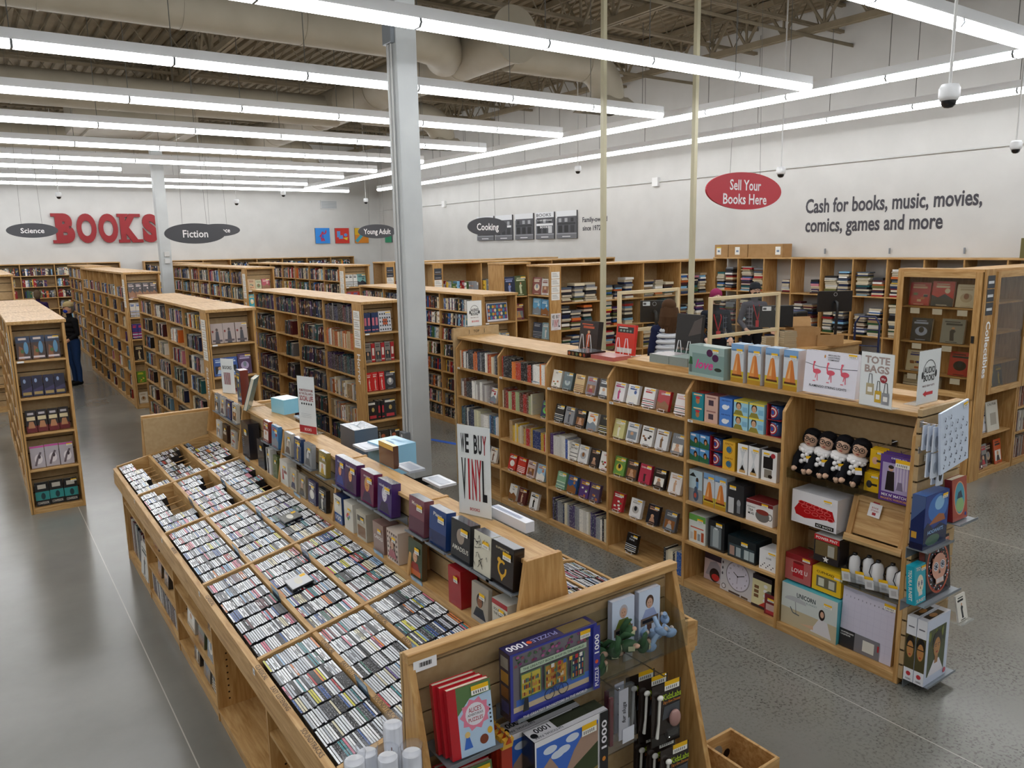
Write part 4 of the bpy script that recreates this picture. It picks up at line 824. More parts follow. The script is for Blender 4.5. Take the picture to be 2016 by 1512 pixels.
for c in AC[:-1]: MB().prism([(0, 0), (.36, 0), (.36, 1.735), (.1, 1.735), (.004, 1.63), (0, 1.62)], 'x', c - .013, c + .013, mat='pine').build('divider', AUD, bevel=.002)
MB(Matrix.Translation((AC[6], 0, 0))).prism([(0, 0), (AD, 0), (AD, 1.79), (.08, 1.79), (.02, 1.62), (0, 1.0)], 'x', -.03, 0, mat='pine').build('end_upright', AUD, bevel=.003)
for k, (a, b) in enumerate(zip(AC[:-1], AC[1:])):
    MB().box(a + .013, b - .013, .004, .02, 0, .038, mat='pine_long').build('kick_board', AUD)
    for i, z in enumerate(AZ if k < 5 else AZ[:1]):
        s = MB().box(a + .013, b - .013, .003, .36, z - .022, z, mat='pine_long').build('shelf', AUD, bevel=.0015)
        if k in (2, 3) and i in (1, 2, 3, 4) or k == 1 and i == 4 or k == 3 and i == 0:
            m = MB().plane((a + .2, .0025, z - .011), (1, 0, 0), (0, 0, 1)); m.text('AUDIOBOOKS NONFICTION', .15, 0, .011, '#5b4326', bold=.01); m.build('shelf_lettering', s)
        if i == 4: m = MB().plane((a + .02, .0025, z - .02), (1, 0, 0), (0, 0, 1)); m.rect(0, .05, 0, .02, '#eeeeec'); m.rect(.012, .038, .006, .014, '#777'); m.build('shelf_ticket', s)
m = MB(); slats(m, AC[5] + .013, AC[6] - .03, .34, .1, 1.735); m.build('slat_back', AUD)
MA = frame(AXF, AY, 0, SIDE)
SN = ['bottom', 'fourth', 'third', 'second', 'top']; BN = ['farthest bay', 'second bay', 'third bay', 'fourth bay', 'fifth bay', 'nearest bay']
MIX = [('white', '#e4e2dc'), ('cream', '#d8ccb0'), ('black', '#1d1d21'), ('navy', '#1f2d55'), ('red', '#9c2a26'), ('maroon', '#57252a'), ('teal', '#2d6a70'), ('orange', '#c9682b'), ('grey', '#7d7f83'), ('brown', '#5b3d2c'), ('blue', '#3a6aa5'), ('yellow', '#cfa937')]
def arow(k, i, fill, start=.01, pal=MIX, h=(.17, .22), t=(.018, .036), lim=None):
    row(MA, AC[k] + .02, AC[k + 1] - .02 if lim is None else AC[k] + lim, .03, AZ[i], .15, h, t, fill, pal, 0, '%s audiobook shelf, %s' % (SN[i], BN[k]), 'audiobooks shelved upright', start)
arow(0, 4, .97, .02, [('charcoal', '#33353a'), ('pale blue', '#8ea6bf'), ('red', '#9c2a26'), ('orange', '#c9682b'), ('grey', '#7d7f83'), ('navy', '#2b3550'), ('cream', '#d8ccb0'), ('white', '#e4e2dc')]); arow(0, 3, .74, .02, [('maroon', '#57252a'), ('brown', '#6b4535'), ('grey', '#a09a98'), ('white', '#e4e2dc'), ('charcoal', '#33353a')]); arow(0, 2, .97, .02, [('cream', '#d5d2b0'), ('blue', '#4a7fb5'), ('white', '#e4e2dc'), ('navy', '#25314f'), ('dark grey', '#3d4048'), ('teal', '#3b6a70')])
arow(1, 4, .97, .01, [('black', '#1d1d21'), ('black', '#202228'), ('white', '#e4e2dc'), ('orange', '#d9772b'), ('red', '#b8402b'), ('charcoal', '#33353a')]); arow(1, 3, .66, .01, [('cream', '#ddd8b8'), ('pale green', '#a9b98a'), ('red', '#a3322b'), ('brown', '#6b4535'), ('teal', '#3a8a95')]); arow(1, 2, .97, .13, [('navy', '#26366b'), ('red', '#b3272c'), ('yellow', '#d9b032'), ('tan', '#a88a62'), ('black', '#1d1d21'), ('cream', '#d8ccb0')])
arow(2, 2, .32, .0, [('white', '#e4e2dc'), ('blue', '#3a559a'), ('red', '#a83a4a'), ('purple', '#5a3f78')]); arow(2, 0, .97, .03, [('white', '#e2ded4'), ('cream', '#d8cfb5'), ('grey', '#8d8f93'), ('black', '#1d1d21'), ('purple', '#4a3f68'), ('navy', '#25314f')], h=(.19, .235)); arow(3, 0, .97, .66, [('black', '#1d1d21'), ('blue', '#2a5aa8'), ('cream', '#d8ccb0')])
arow(0, 1, .3, .08, [('gold', '#b8873a'), ('orange', '#b06a2a')])
# wire easels and face-out audiobooks
def easel_mesh():
    m = MB()
    for x in (-.035, .035): m.tube([(x, -.028, .022), (x, -.03, .003), (x, .0, .003), (x, .06, .003), (x, .035, .1)], .0022, 6, mat='white_wire')
    m.tube([(-.035, .06, .003), (.035, .06, .003)], .0022, 6, mat='white_wire'); m.tube([(-.035, -.03, .003), (.035, -.03, .003)], .0018, 6, mat='white_wire')
    o = m.build('wire_book_stand'); me = o.data; bpy.data.objects.remove(o); return me
EASEL = easel_mesh()
def easel(M, lab):
    o = bpy.data.objects.new('wire_book_stand', EASEL); COL.objects.link(o); o.matrix_world = M; tag(o, lab, 'book stand', 'small white wire book stands')
def words_on(bg, acc, wd, wc, style, seed):
    def f(m, w_, h):
        art(m, w_, h, bg, seed, style, acc)
        if wd:
            L = wd.split('|'); m.rect(w_ * .06, w_ * .94, h * .5, h * .95, bg, 'gloss')
            for q, t_ in enumerate(L): m.text(t_, w_ * .5, h * (.84 - .15 * q), h * .1, wc, w=min(w_ * .8, len(t_) * h * .085), mat='gloss')
    return f
def face(k, i, x, desc, bg, acc='#d9d4c8', wd=None, wc='#222', style=None, n=0, w_=.135, h=.165, d=.03, yy=.045):
    X = AC[k] + x; M = MA @ Matrix.Translation((X, yy, AZ[i])); lab = '%s shelf of %s' % (SN[i], BN[k])
    easel(M @ Matrix.Translation((w_ / 2, .0, 0)), 'white wire stand under the %s audiobook, %s' % (desc, lab))
    box_item('audiobook', 'audiobook', '%s audiobook facing out, %s' % (desc, lab), M @ Matrix.Translation((0, -.016, .0065)), w_, d, h, bg, words_on(bg, acc, wd, wc, style, int(X * 1000) + i), stick=(w_ * .6, h * .8, w_ * .38, h * .15), tilt=.26, pages=False, top='#d8d4cc')
F = lambda k, i, L: [face(k, i, *a) for a in L]
F(2, 4, [(.04, 'white and brown', '#e6e1d4', '#6b4a36', 'FOX', '#2c2a28', 3), (.21, 'slate green', '#57686a', '#a9b5b3', 'Gone', '#c5cfcc', 0), (.385, 'tan', '#cfae78', '#7d5a32', None, '#222', 5), (.555, 'smoky grey and red', '#8d8488', '#9c3238', None, '#222', 2), (.73, 'black and silver', '#3a3a3e', '#c9c9cb', None, '#222', 2)])
F(2, 3, [(.08, 'black lettered', '#1d1d1f', '#d9d6cf', None, '#222', 5), (.235, 'grey trouser-print', '#8b8d92', '#4d5058', None, '#222', 4), (.4, 'black portrait', '#17171a', '#c09478', None, '#222', 2), (.565, 'white with orange fish', '#e9e6de', '#d9772e', None, '#222', 1), (.735, 'black and olive lettered', '#23221d', '#b5a56a', 'YEAR', '#b5a56a', 5)])
F(2, 2, [(.29, 'white primary lettered', '#dcdad4', '#333', 'PRIMARY|GREATNESS', '#26262a', 5), (.44, 'white domed', '#dededd', '#a9abad', None, '#222', 0), (.6, 'black and tan portrait', '#1c1c1f', '#a8836a', None, '#222', 2), (.75, 'white red-lettered', '#eceae6', '#b3202c', 'GRIT', '#b3202c', 3)])
F(2, 1, [(.1, 'pale green', '#7fae8a', '#d5e0d0', None, '#222', 5), (.27, 'blue mountain', '#33598f', '#b5804a', None, '#222', 1), (.45, 'purple and gold', '#5a3f78', '#cf9a3a', None, '#222', 3), (.6, 'dusky violet', '#584a66', '#d0b56a', None, '#222', 3)])
F(3, 4, [(.03, 'white with magenta gown', '#e9e5e6', '#b32a6a', None, '#222', 4), (.2, 'white and navy', '#e6e6e6', '#2a4a8a', None, '#222', 1), (.39, 'white with red banner', '#e9e6e4', '#b3262e', None, '#222', 5), (.56, 'red lettered', '#b02a30', '#e9dcd8', 'LEARN', '#f0e6e4', 1), (.76, 'whitish pink', '#e6dedc', '#d9a9a4', None, '#222', 5)])
F(3, 3, [(.03, 'straw yellow', '#cfc98a', '#e6e2c9', None, '#222', 4), (.2, 'white pictured', '#dcdcdc', '#7a8088', None, '#222', 2), (.38, 'white with dark photo', '#e6e4e0', '#3a3330', None, '#222', 3), (.55, 'white with dog', '#dedede', '#7a5a3a', None, '#222', 4), (.73, 'grey portrait', '#7d7f83', '#c9a58a', 'I AM', '#ece9e4', 2)])
F(3, 2, [(.04, 'green and gold', '#6d9a4a', '#e0c84a', None, '#222', 0), (.2, 'dark smiling portrait', '#3a302c', '#c09478', None, '#222', 2), (.36, 'crimson', '#b32f4a', '#3a1f28', 'Unbroken', '#f0dada', 4), (.53, 'black face-print', '#17171a', '#8d7a70', None, '#222', 2), (.71, 'white with a woman', '#e3dfdc', '#c9a58a', None, '#222', 4)])
F(3, 1, [(.02, 'red with white shirt', '#b3323a', '#eceae6', None, '#222', 3), (.25, 'white ringed', '#e6e4e2', '#b5b0aa', None, '#222', 0), (.46, 'dark suited portrait', '#23232b', '#b58a70', None, '#222', 2), (.66, 'grey film-still', '#5b5d62', '#a9abad', None, '#222', 2)])
F(3, 0, [(.2, 'black lettered', '#191a1d', '#b9bcc2', 'NEW|THINK', '#c9ccd0', 5)])
F(1, 4, [(.56, 'ice blue figure', '#8fb0c4', '#2f3a44', None, '#222', 4)])
F(1, 3, [(.7, 'green-glowing', '#2e3a5a', '#6abf5a', None, '#222', 0)])
F(1, 1, [(.1, 'red arch-print', '#b8352c', '#efe9e2', None, '#222', 0), (.27, 'scarlet lettered', '#c43a2e', '#f0e6de', 'CREATIVE', '#f3e9e2', 5), (.44, 'pale rose', '#cdb5ae', '#7a5a5a', None, '#222', 2), (.61, 'sky blue townscape', '#9cc0d8', '#c9866a', None, '#222', 1)])
F(1, 0, [(.1, 'white lettered landscape', '#e6e3dc', '#6d8f5a', 'THE|WAY', '#22242c', 1), (.27, 'maroon', '#5b2a2a', '#c9a58a', None, '#222', 4), (.48, 'white arched door', '#e9e7e4', '#26262a', None, '#222', 4)])
F(0, 3, [(.62, 'white with red box art', '#e6e4e2', '#b3323a', None, '#222', 1)])
F(0, 1, [(.3, 'cream and brown', '#d9cfb8', '#6b5238', None, '#222', 1), (.42, 'slate desert', '#6f7078', '#2f2f38', None, '#222', 5), (.6, 'white horse-and-rider', '#e0dad0', '#7a5a48', None, '#222', 4)])
# ------------------------------------------------------------ gifts in the fifth bay
def G(x, i, w_, d, h, name, cat, label, bg, draw=None, side=None, top=None, z=0, y=.035, rz=0, stick=None, k=4, tilt=0, extra=None):
    return box_item(name, cat, label, MA @ Matrix.Translation((AC[k] + x, y, AZ[i] + z + .0006)) @ Matrix.Rotation(rz, 4, 'Z'), w_, d, h, bg, draw, side, top, None, stick, tilt, extra=extra)
def mug_front(bg, kind):
    def f(m, w_, h):
        m.rect(0, w_, 0, h, bg, 'gloss')
        if kind == 'queen': m.oval(w_ * .5, h * .42, w_ * .16, h * .22, '#b97a4a', 'gloss'); m.oval(w_ * .5, h * .66, w_ * .2, h * .1, '#c9343f', 'gloss'); m.rect(w_ * .15, w_ * .85, h * .82, h * .92, '#e9d2a0', 'gloss')
        if kind == 'cat': m.rect(w_ * .3, w_ * .68, h * .25, h * .65, '#4a3a48', 'gloss'); m.rect(w_ * .15, w_ * .85, h * .78, h * .88, '#9a6f6a', 'gloss')
        if kind == 'blue': m.oval(w_ * .45, h * .35, w_ * .25, h * .18, '#e6eef5', 'gloss'); m.oval(w_ * .7, h * .42, w_ * .08, h * .1, '#e6eef5', 'gloss'); m.text('ARTISTS', w_ * .5, h * .82, h * .1, '#1c2f66', w=w_ * .7, mat='gloss')
        if kind == 'man': person_art('#d2a684', '#3a3029', '#8a8236')(m, w_ * .8, h, .42, .5, 1.25); m.rect(w_ * .62, w_ * .95, h * .25, h * .6, '#7fb5d5', 'gloss'); m.rect(0, w_, h * .88, h, '#e2cf52', 'gloss')
        if kind == 'paint': m.poly([(0, 0), (w_, 0), (w_, h * .4), (w_ * .7, h * .6), (w_ * .4, h * .35), (0, h * .5)], '#2f6a4a', 'gloss'); m.oval(w_ * .62, h * .52, w_ * .2, h * .22, '#3a2219', 'gloss'); m.oval(w_ * .62, h * .45, w_ * .11, h * .15, '#c9926a', 'gloss'); m.rect(w_ * .1, w_ * .6, h * .8, h * .92, '#e6eaf5', 'gloss')
        if kind == 'globe': m.oval(w_ * .5, h * .42, w_ * .22, h * .22, '#3f6f8a', 'gloss'); m.ring(w_ * .5, h * .42, w_ * .28, h * .28, w_ * .03, '#5a3a24', 'gloss', a0=-1.6, a1=1.6); m.text('EARTH', w_ * .5, h * .82, h * .12, '#7a4a1c', w=w_ * .6, mat='gloss')
    return f
for lv in (0, 1):
    pos = ('lower', 'upper')[lv]
    G(.03, 4, .118, .12, .108, 'mug_box', 'mug box', '%s teal mug box at the left end, top shelf of gifts' % pos, '#1f8a98', mug_front('#1f8a98', 'queen'), top='#a8303a', z=.1085 * lv)
    G(.16, 4, .128, .12, .108, 'mug_box', 'mug box', '%s dusty pink mug box beside the teal ones, top gift shelf' % pos, '#caa596', mug_front('#d2aea0', 'cat'), side='#b98f85', top='#8a4a52', z=.1085 * lv)
    G(.305, 4, .12, .12, .108, 'mug_box', 'mug box', '%s cobalt blue mug box, top gift shelf' % pos, '#3a6fc4', mug_front('#4a83d4', 'blue'), side='#2a4f9c', top='#3464b4', z=.1085 * lv)
    for q in (0, 1): G(.44 + .14 * q, 4, .13, .12, .108, 'mug_box', 'mug box', '%s yellow and sky blue mug box with a man in a cardigan, %s one' % (pos, ('left', 'right')[q]), '#8fc6dc', mug_front('#9ccfe2', 'man'), side='#7a8a3a', top='#e2d45a', z=.1085 * lv)
def round_mug(M, label):
    t = thing('printed_mug', label, 'mug'); t.matrix_world = M
    m = MB(); m.lathe([(0, 0), (.043, 0), (.045, .004), (.045, .102), (.041, .102), (.041, .01), (0, .01)], n=28, col='#27497d', mat='gloss'); m.build('mug_body', t)
    p = MB()
    for r0, r1, c in ((.041, .033, '#b3262e'), (.033, .025, '#e9e6e2'), (.025, .017, '#b3262e'), (.017, 0, '#2d57a0')):
        pts = []; n = 24
        for q in range(n + 1):
            a = 2 * PI * q / n
            for rr in (r0, r1): th = rr * math.cos(a) / .0455 - .25; pts.append((.0458 * math.sin(th) , -.0458 * math.cos(th), .052 + rr * math.sin(a)))
        p.add(pts, [(2 * q, 2 * q + 2, 2 * q + 3, 2 * q + 1) for q in range(n)], c, 'gloss')
    p.build('ring_print', t); h = MB(); h.tube([(.043, .0, .085), (.07, .0, .08), (.074, 0, .05), (.066, 0, .028), (.043, 0, .022)], .006, 8, '#27497d', 'gloss'); h.build('handle', t)
    b = MB(); b.box(-.058, -.05, -.045, .06, -.0, .112, '#9c1f28', 'gloss'); b.box(-.058, .062, .05, .06, 0, .112, '#2a2f3a', 'gloss'); b.box(-.058, .062, -.05, .06, -.003, 0, '#9c1f28', 'gloss'); b.box(-.058, .062, -.05, .06, .1125, .116, '#2d3038', 'gloss'); b.build('open_carton', t)
for x, i, z, lb in ((.785, 4, .004, 'lower round blue mug with red and white rings, top gift shelf'), (.785, 4, .1235, 'upper round blue mug with red and white rings, top gift shelf'), (.275, 3, .004, 'lower round blue mug with ringed print, second gift shelf'), (.275, 3, .1235, 'upper round blue mug with ringed print, second gift shelf')):
    round_mug(MA @ Matrix.Translation((AC[4] + x, .088, AZ[i] + z)), lb)
for lv in (0, 1):
    for q in (0, 1): G(.02 + .1 * q, 3, .095, .14, .112, 'mug_box', 'mug box', '%s %s blue landscape mug box with a curly-haired man, second gift shelf' % (('lower', 'upper')[lv], ('left', 'right')[q]), '#2f62b4', mug_front('#5a9ad0', 'paint'), side='#2a4f9c', top='#2f5fae', z=.1125 * lv)
    G(.35, 3, .115, .12, .112, 'globe_box', 'box', '%s yellow box picturing a small globe, second gift shelf' % ('lower', 'upper')[lv], '#d9a52a', mug_front('#e2b03a', 'globe'), side='#c9962a', top='#e2b84a', z=.1125 * lv)
def hourglass(m, w_, h):
    m.rect(0, w_, 0, h, '#eeeeef', 'gloss'); m.poly([(w_ * .2, h * .86), (w_ * .8, h * .86), (w_ * .53, h * .5), (w_ * .8, h * .14), (w_ * .2, h * .14), (w_ * .47, h * .5)], '#d5d9dc', 'gloss'); m.poly([(w_ * .28, h * .14), (w_ * .72, h * .14), (w_ * .5, h * .32)], '#1c1c1f', 'gloss'); m.rect(w_ * .2, w_ * .8, h * .05, h * .14, '#c9a46a', 'gloss')
for q in (0, 1): G(.49 + .1 * q, 3, .092, .1, .228, 'timer_box', 'box', 'tall white sand timer box, %s of two on the second gift shelf' % ('left', 'right')[q], '#e9e9ea', hourglass, side='#26262a', top='#2b2b2f', stick=(.04, .18, .05, .03))
G(.705, 3, .13, .12, .225, 'tumbler_box', 'box', 'black and white tumbler set box at the right end, second gift shelf', '#e6e4e4', lambda m, w_, h: [m.rect(0, w_, 0, h, '#e9e8e8', 'gloss'), m.rect(w_ * .12, w_ * .75, h * .4, h * .85, '#1e1e22', 'gloss'), m.oval(w_ * .75, h * .86, w_ * .15, h * .08, '#a8303a', 'gloss'), m.rect(w_ * .2, w_ * .7, h * .1, h * .38, '#8a8378', 'gloss'), m.oval(w_ * .6, h * .16, w_ * .14, h * .06, '#2a211c', 'gloss')], side='#1e1e22', top='#26262a', stick=(.02, .18, .05, .03))
def salt(m, w_, h):
    m.rect(0, w_, 0, h, '#cfd6dc', 'gloss'); m.rect(0, w_, h * .82, h, '#7fa9d5', 'gloss'); m.rect(0, w_, 0, h * .3, '#c9b43a', 'gloss'); m.rect(0, w_, 0, h * .12, '#b58a2a', 'gloss')
    m.poly([(w_ * .12, h * .2), (w_ * .88, h * .2), (w_ * .66, h * .72), (w_ * .54, h * .77), (w_ * .38, h * .72)], '#de8f4a', 'gloss'); m.poly([(w_ * .5, h * .2), (w_ * .88, h * .2), (w_ * .66, h * .72), (w_ * .54, h * .77)], '#cf7a3a', 'gloss'); m.poly([(w_ * .3, h * .3), (w_ * .48, h * .3), (w_ * .5, h * .6)], '#edb87a', 'gloss')
    m.poly([(w_ * .08, h * .16), (w_ * .92, h * .16), (w_ * .9, h * .21), (w_ * .1, h * .21)], '#5a3018', 'gloss'); m.text('ROCK SALT LAMP', w_ * .5, h * .84, h * .045, '#26333f', w=w_ * .86, mat='gloss')
G(.02, 2, .135, .11, .262, 'yoga_box', 'box', 'tall box picturing a nesting doll and a stretching figure, third gift shelf', '#cfd4d6', lambda m, w_, h: [m.rect(0, w_, 0, h, '#b9d0da', 'gloss'), m.rect(0, w_, 0, h * .42, '#8f9296', 'gloss'), m.poly([(0, h * .8), (w_ * .3, h * .93), (w_ * .55, h * .8)], '#1f2a2f', 'gloss'), m.oval(w_ * .62, h * .7, w_ * .1, h * .09, '#3a2a24', 'gloss'), m.rect(w_ * .54, w_ * .72, h * .45, h * .66, '#5a86b5', 'gloss'), m.oval(w_ * .55, h * .22, w_ * .2, h * .18, '#4a5a72', 'gloss'), m.oval(w_ * .55, h * .42, w_ * .13, h * .08, '#4a5a72', 'gloss'), m.oval(w_ * .5, h * .22, w_ * .1, h * .08, '#c05a4a', 'gloss')], side='#5d6468')
for q in (0, 1): G(.17 + .115 * q, 2, .11, .1, .268, 'salt_lamp_box', 'lamp box', 'salt lamp box in third gift shelf, %s of the two' % ('left', 'right')[q], '#c9cfd5', salt, side='#b98a3a', stick=(.05, .215, .055, .03))
G(.41, 2, .15, .13, .245, 'lantern_box', 'box', 'dark grey storm lantern box, third gift shelf', '#34363a', lambda m, w_, h: [m.rect(0, w_, 0, h, '#303236', 'gloss'), m.rect(w_ * .05, w_ * .4, h * .05, h * .55, '#c5c7ca', 'gloss'), m.oval(w_ * .7, h * .42, w_ * .12, h * .12, '#9a9da2', 'gloss'), m.rect(w_ * .6, w_ * .8, h * .1, h * .34, '#7d8086', 'gloss')], side='#26282b', top='#3a3c40', stick=(.02, .2, .06, .03))
def teamug(m, w_, h):
    m.rect(0, w_, 0, h, '#e9e7e6', 'gloss'); m.rect(0, w_, h * .84, h, '#7a2a2e', 'gloss'); m.oval(w_ * .62, h * .38, w_ * .26, h * .28, '#6f6c6a', 'gloss'); m.oval(w_ * .62, h * .56, w_ * .24, h * .12, '#8a3a34', 'gloss'); m.ring(w_ * .9, h * .42, w_ * .09, h * .16, w_ * .03, '#6f6c6a', 'gloss'); m.text('ELEPHANT', w_ * .2, h * .68, h * .07, '#2a2a2c', w=w_ * .3, mat='gloss'); m.text('TEA', w_ * .18, h * .54, h * .11, '#1e1e20', mat='gloss'); m.text('MUG', w_ * .19, h * .38, h * .11, '#1e1e20', mat='gloss')
G(.585, 2, .235, .15, .165, 'mug_box', 'mug box', 'white box picturing a grey elephant tea mug, third gift shelf', '#e9e7e6', teamug, side='#cfcac6', top='#8a3234', stick=(.14, .135, .055, .025))
def kitchen(m, w_, h): m.rect(0, w_, 0, h, '#dfe3de', 'gloss'); m.rect(0, w_, h * .78, h, '#6aa84f', 'gloss'); [m.rect(w_ * (.1 + .22 * k), w_ * (.26 + .22 * k), h * .1, h * (.35 + .08 * (k % 2)), c, 'gloss') for k, c in enumerate(('#c9c5bd', '#d9873a', '#8f9598', '#b5502e'))]; m.rect(w_ * .1, w_ * .9, h * .52, h * .56, '#c9482e', 'gloss')
G(.03, 1, .17, .17, .235, 'kitchen_box', 'box', 'green and white kitchen gadget box, fourth gift shelf', '#dfe3de', kitchen, side='#c9ccc8', top='#d5dad2', stick=(.09, .18, .06, .03))
G(.23, 1, .16, .19, .24, 'carafe_box', 'box', 'tall black window box with a glass carafe, fourth gift shelf', '#1d1f23', lambda m, w_, h: [m.rect(w_ * .14, w_ * .82, h * .08, h * .8, '#6f787c', 'gloss'), m.rect(w_ * .3, w_ * .66, h * .12, h * .72, '#a3adb0', 'gloss'), m.oval(w_ * .48, h * .74, w_ * .12, h * .03, '#d2d8da', 'gloss')], side='#15171a', top='#191b1f', stick=(.08, .2, .06, .03))
G(.425, 1, .26, .19, .17, 'glass_box', 'box', 'wide black patterned box of drinking glasses, fourth gift shelf', '#1b2327', lambda m, w_, h: [m.rect(w_ * .05, w_ * .95, h * .08, h * .66, '#39474d', 'gloss')] + [m.rect(w_ * a, w_ * (a + .17), h * .12, h * .55, c, 'gloss') for a, c in ((.08, '#a8897c'), (.31, '#9aa7ab'), (.6, '#b5c2c4'), (.79, '#a3b0b3'))], side='#141a1d', top=lambda m, a, b: [m.rect(0, a, 0, b, '#1c2a30', 'gloss')] + [m.rect(a * (.05 + .1 * i), a * (.08 + .1 * i), b * .05 * (i % 2), b, '#26383f', 'gloss') for i in range(10)], stick=(.13, .12, .06, .03))
G(.72, 1, .15, .15, .155, 'mug_box', 'mug box', 'white mug box with small black drawings, fourth gift shelf', '#e9e9ea', lambda m, w_, h: [m.rect(0, w_, 0, h, '#ececed', 'gloss')] + [m.rect(w_ * (.08 + .1 * k), w_ * (.14 + .1 * k), h * (.1 + .1 * (k % 3)), h * (.16 + .1 * (k % 3)), '#33343a', 'gloss') for k in range(8)] + [m.text('LOVE', w_ * .55, h * .62, h * .09, '#26262a', mat='gloss')], side='#d5d5d7', top='#f0f0f0', stick=(.08, .12, .06, .025))
def catsmeow(m, w_, h): m.rect(0, w_, 0, h, '#cdb9bd', 'gloss'); m.rect(0, w_, h * .62, h, '#3a2438', 'gloss'); m.poly([(w_ * .08, h * .15), (w_ * .95, h * .15), (w_ * .8, h * .5), (w_ * .6, h * .62), (w_ * .3, h * .55)], '#a39ca4', 'gloss'); m.oval(w_ * .55, h * .2, w_ * .26, h * .2, '#2a1416', 'gloss'); m.oval(w_ * .6, h * .14, w_ * .2, h * .1, '#c42a2e', 'gloss'); m.text("CAT'S MEOW", w_ * .48, h * .86, h * .07, '#eae2e8', w=w_ * .8, mat='gloss')
G(.09, 0, .2, .06, .285, 'cat_house_box', 'box', "plum CAT'S MEOW box picturing a grey cat shelter, bottom gift shelf", '#3a2438', catsmeow, side='#3a2438', y=.16, tilt=.05)
def clock(m, w_, h):
    m.rect(0, w_, 0, h, '#cfcdd2', 'gloss'); cx, cy, r = w_ * .52, h * .52, h * .4
    m.oval(cx, cy, r, r, '#8e8a90', 'gloss', 40); m.oval(cx, cy, r * .93, r * .93, '#d6d2e2', 'gloss', 40); m.oval(cx, cy, r * .9, r * .9, '#dcd8e8', 'gloss', 40)
    for k in range(1, 13): a = PI / 2 - k * PI / 6; m.text(str(k), cx + r * .74 * math.cos(a), cy + r * .74 * math.sin(a), h * .05, '#2b2a33', mat='gloss')
    for a, L in ((150, .42), (22, .6)): a = math.radians(a); m.line([(cx, cy), (cx + r * L * math.cos(a), cy + r * L * math.sin(a))], .006, '#2b2a33', 'gloss')
    m.line([(cx, cy), (cx - .004, cy - r * .5)], .003, '#2b2a33', 'gloss'); m.oval(cx, cy, .007, .007, '#2b2a33', 'gloss')
    for y in (.75, .6, .45): m.oval(w_ * .06, h * y, .008, .012, '#55525a', 'gloss')
    m.oval(w_ * .12, h * .12, h * .07, h * .07, '#1e1d22', 'gloss'); m.oval(w_ * .12, h * .12, h * .055, h * .055, '#d9d7de', 'gloss'); m.oval(w_ * .1, h * .92, h * .05, h * .05, '#2a2930', 'gloss')
    m.rect(w_ * .28, w_ * .62, h * .02, h * .07, '#4a3a34', 'gloss'); m.rect(w_ * .66, w_ * .86, h * .02, h * .07, '#5a4a3a', 'gloss')
G(.3, 0, .335, .05, .3, 'clock_box', 'box', 'wall clock box showing a pale lilac dial, bottom gift shelf', '#cfcdd2', clock, side='#b5b3b9', y=.11, tilt=.05, rz=-.06)
G(.635, 0, .17, .07, .25, 'light_set_box', 'box', 'yellow and black light set box, bottom gift shelf', '#2a2324', lambda m, w_, h: [m.rect(0, w_, 0, h, '#e2d9a8', 'gloss'), m.rect(0, w_, h * .86, h, '#2c1f28', 'gloss'), m.rect(0, w_, 0, h * .08, '#2c1f28', 'gloss'), m.poly([(w_ * .4, h * .08), (w_, h * .08), (w_, h * .4)], '#c43a2e', 'gloss')] + [m.oval(w_ * .7, h * (.28 + .15 * k), w_ * .1, h * .055, '#f4f2ee', 'gloss') for k in range(4)] + [m.rect(w_ * .12, w_ * .36, h * (.3 + .14 * k), h * (.4 + .14 * k), '#7a5638', 'gloss') for k in range(3)], side='#d2c23a', y=.07, tilt=.05)
G(.78, 0, .1, .09, .16, 'candle_box', 'box', 'small red and black box at the right end of the bottom gift shelf', '#7a2226', lambda m, w_, h: [m.rect(w_ * .15, w_ * .85, h * .08, h * .55, '#c9a8a0', 'gloss'), m.rect(w_ * .15, w_ * .85, h * .08, h * .24, '#b3323a', 'gloss')], side='#3a1c1f', top='#26191b', stick=(.03, .11, .055, .025))
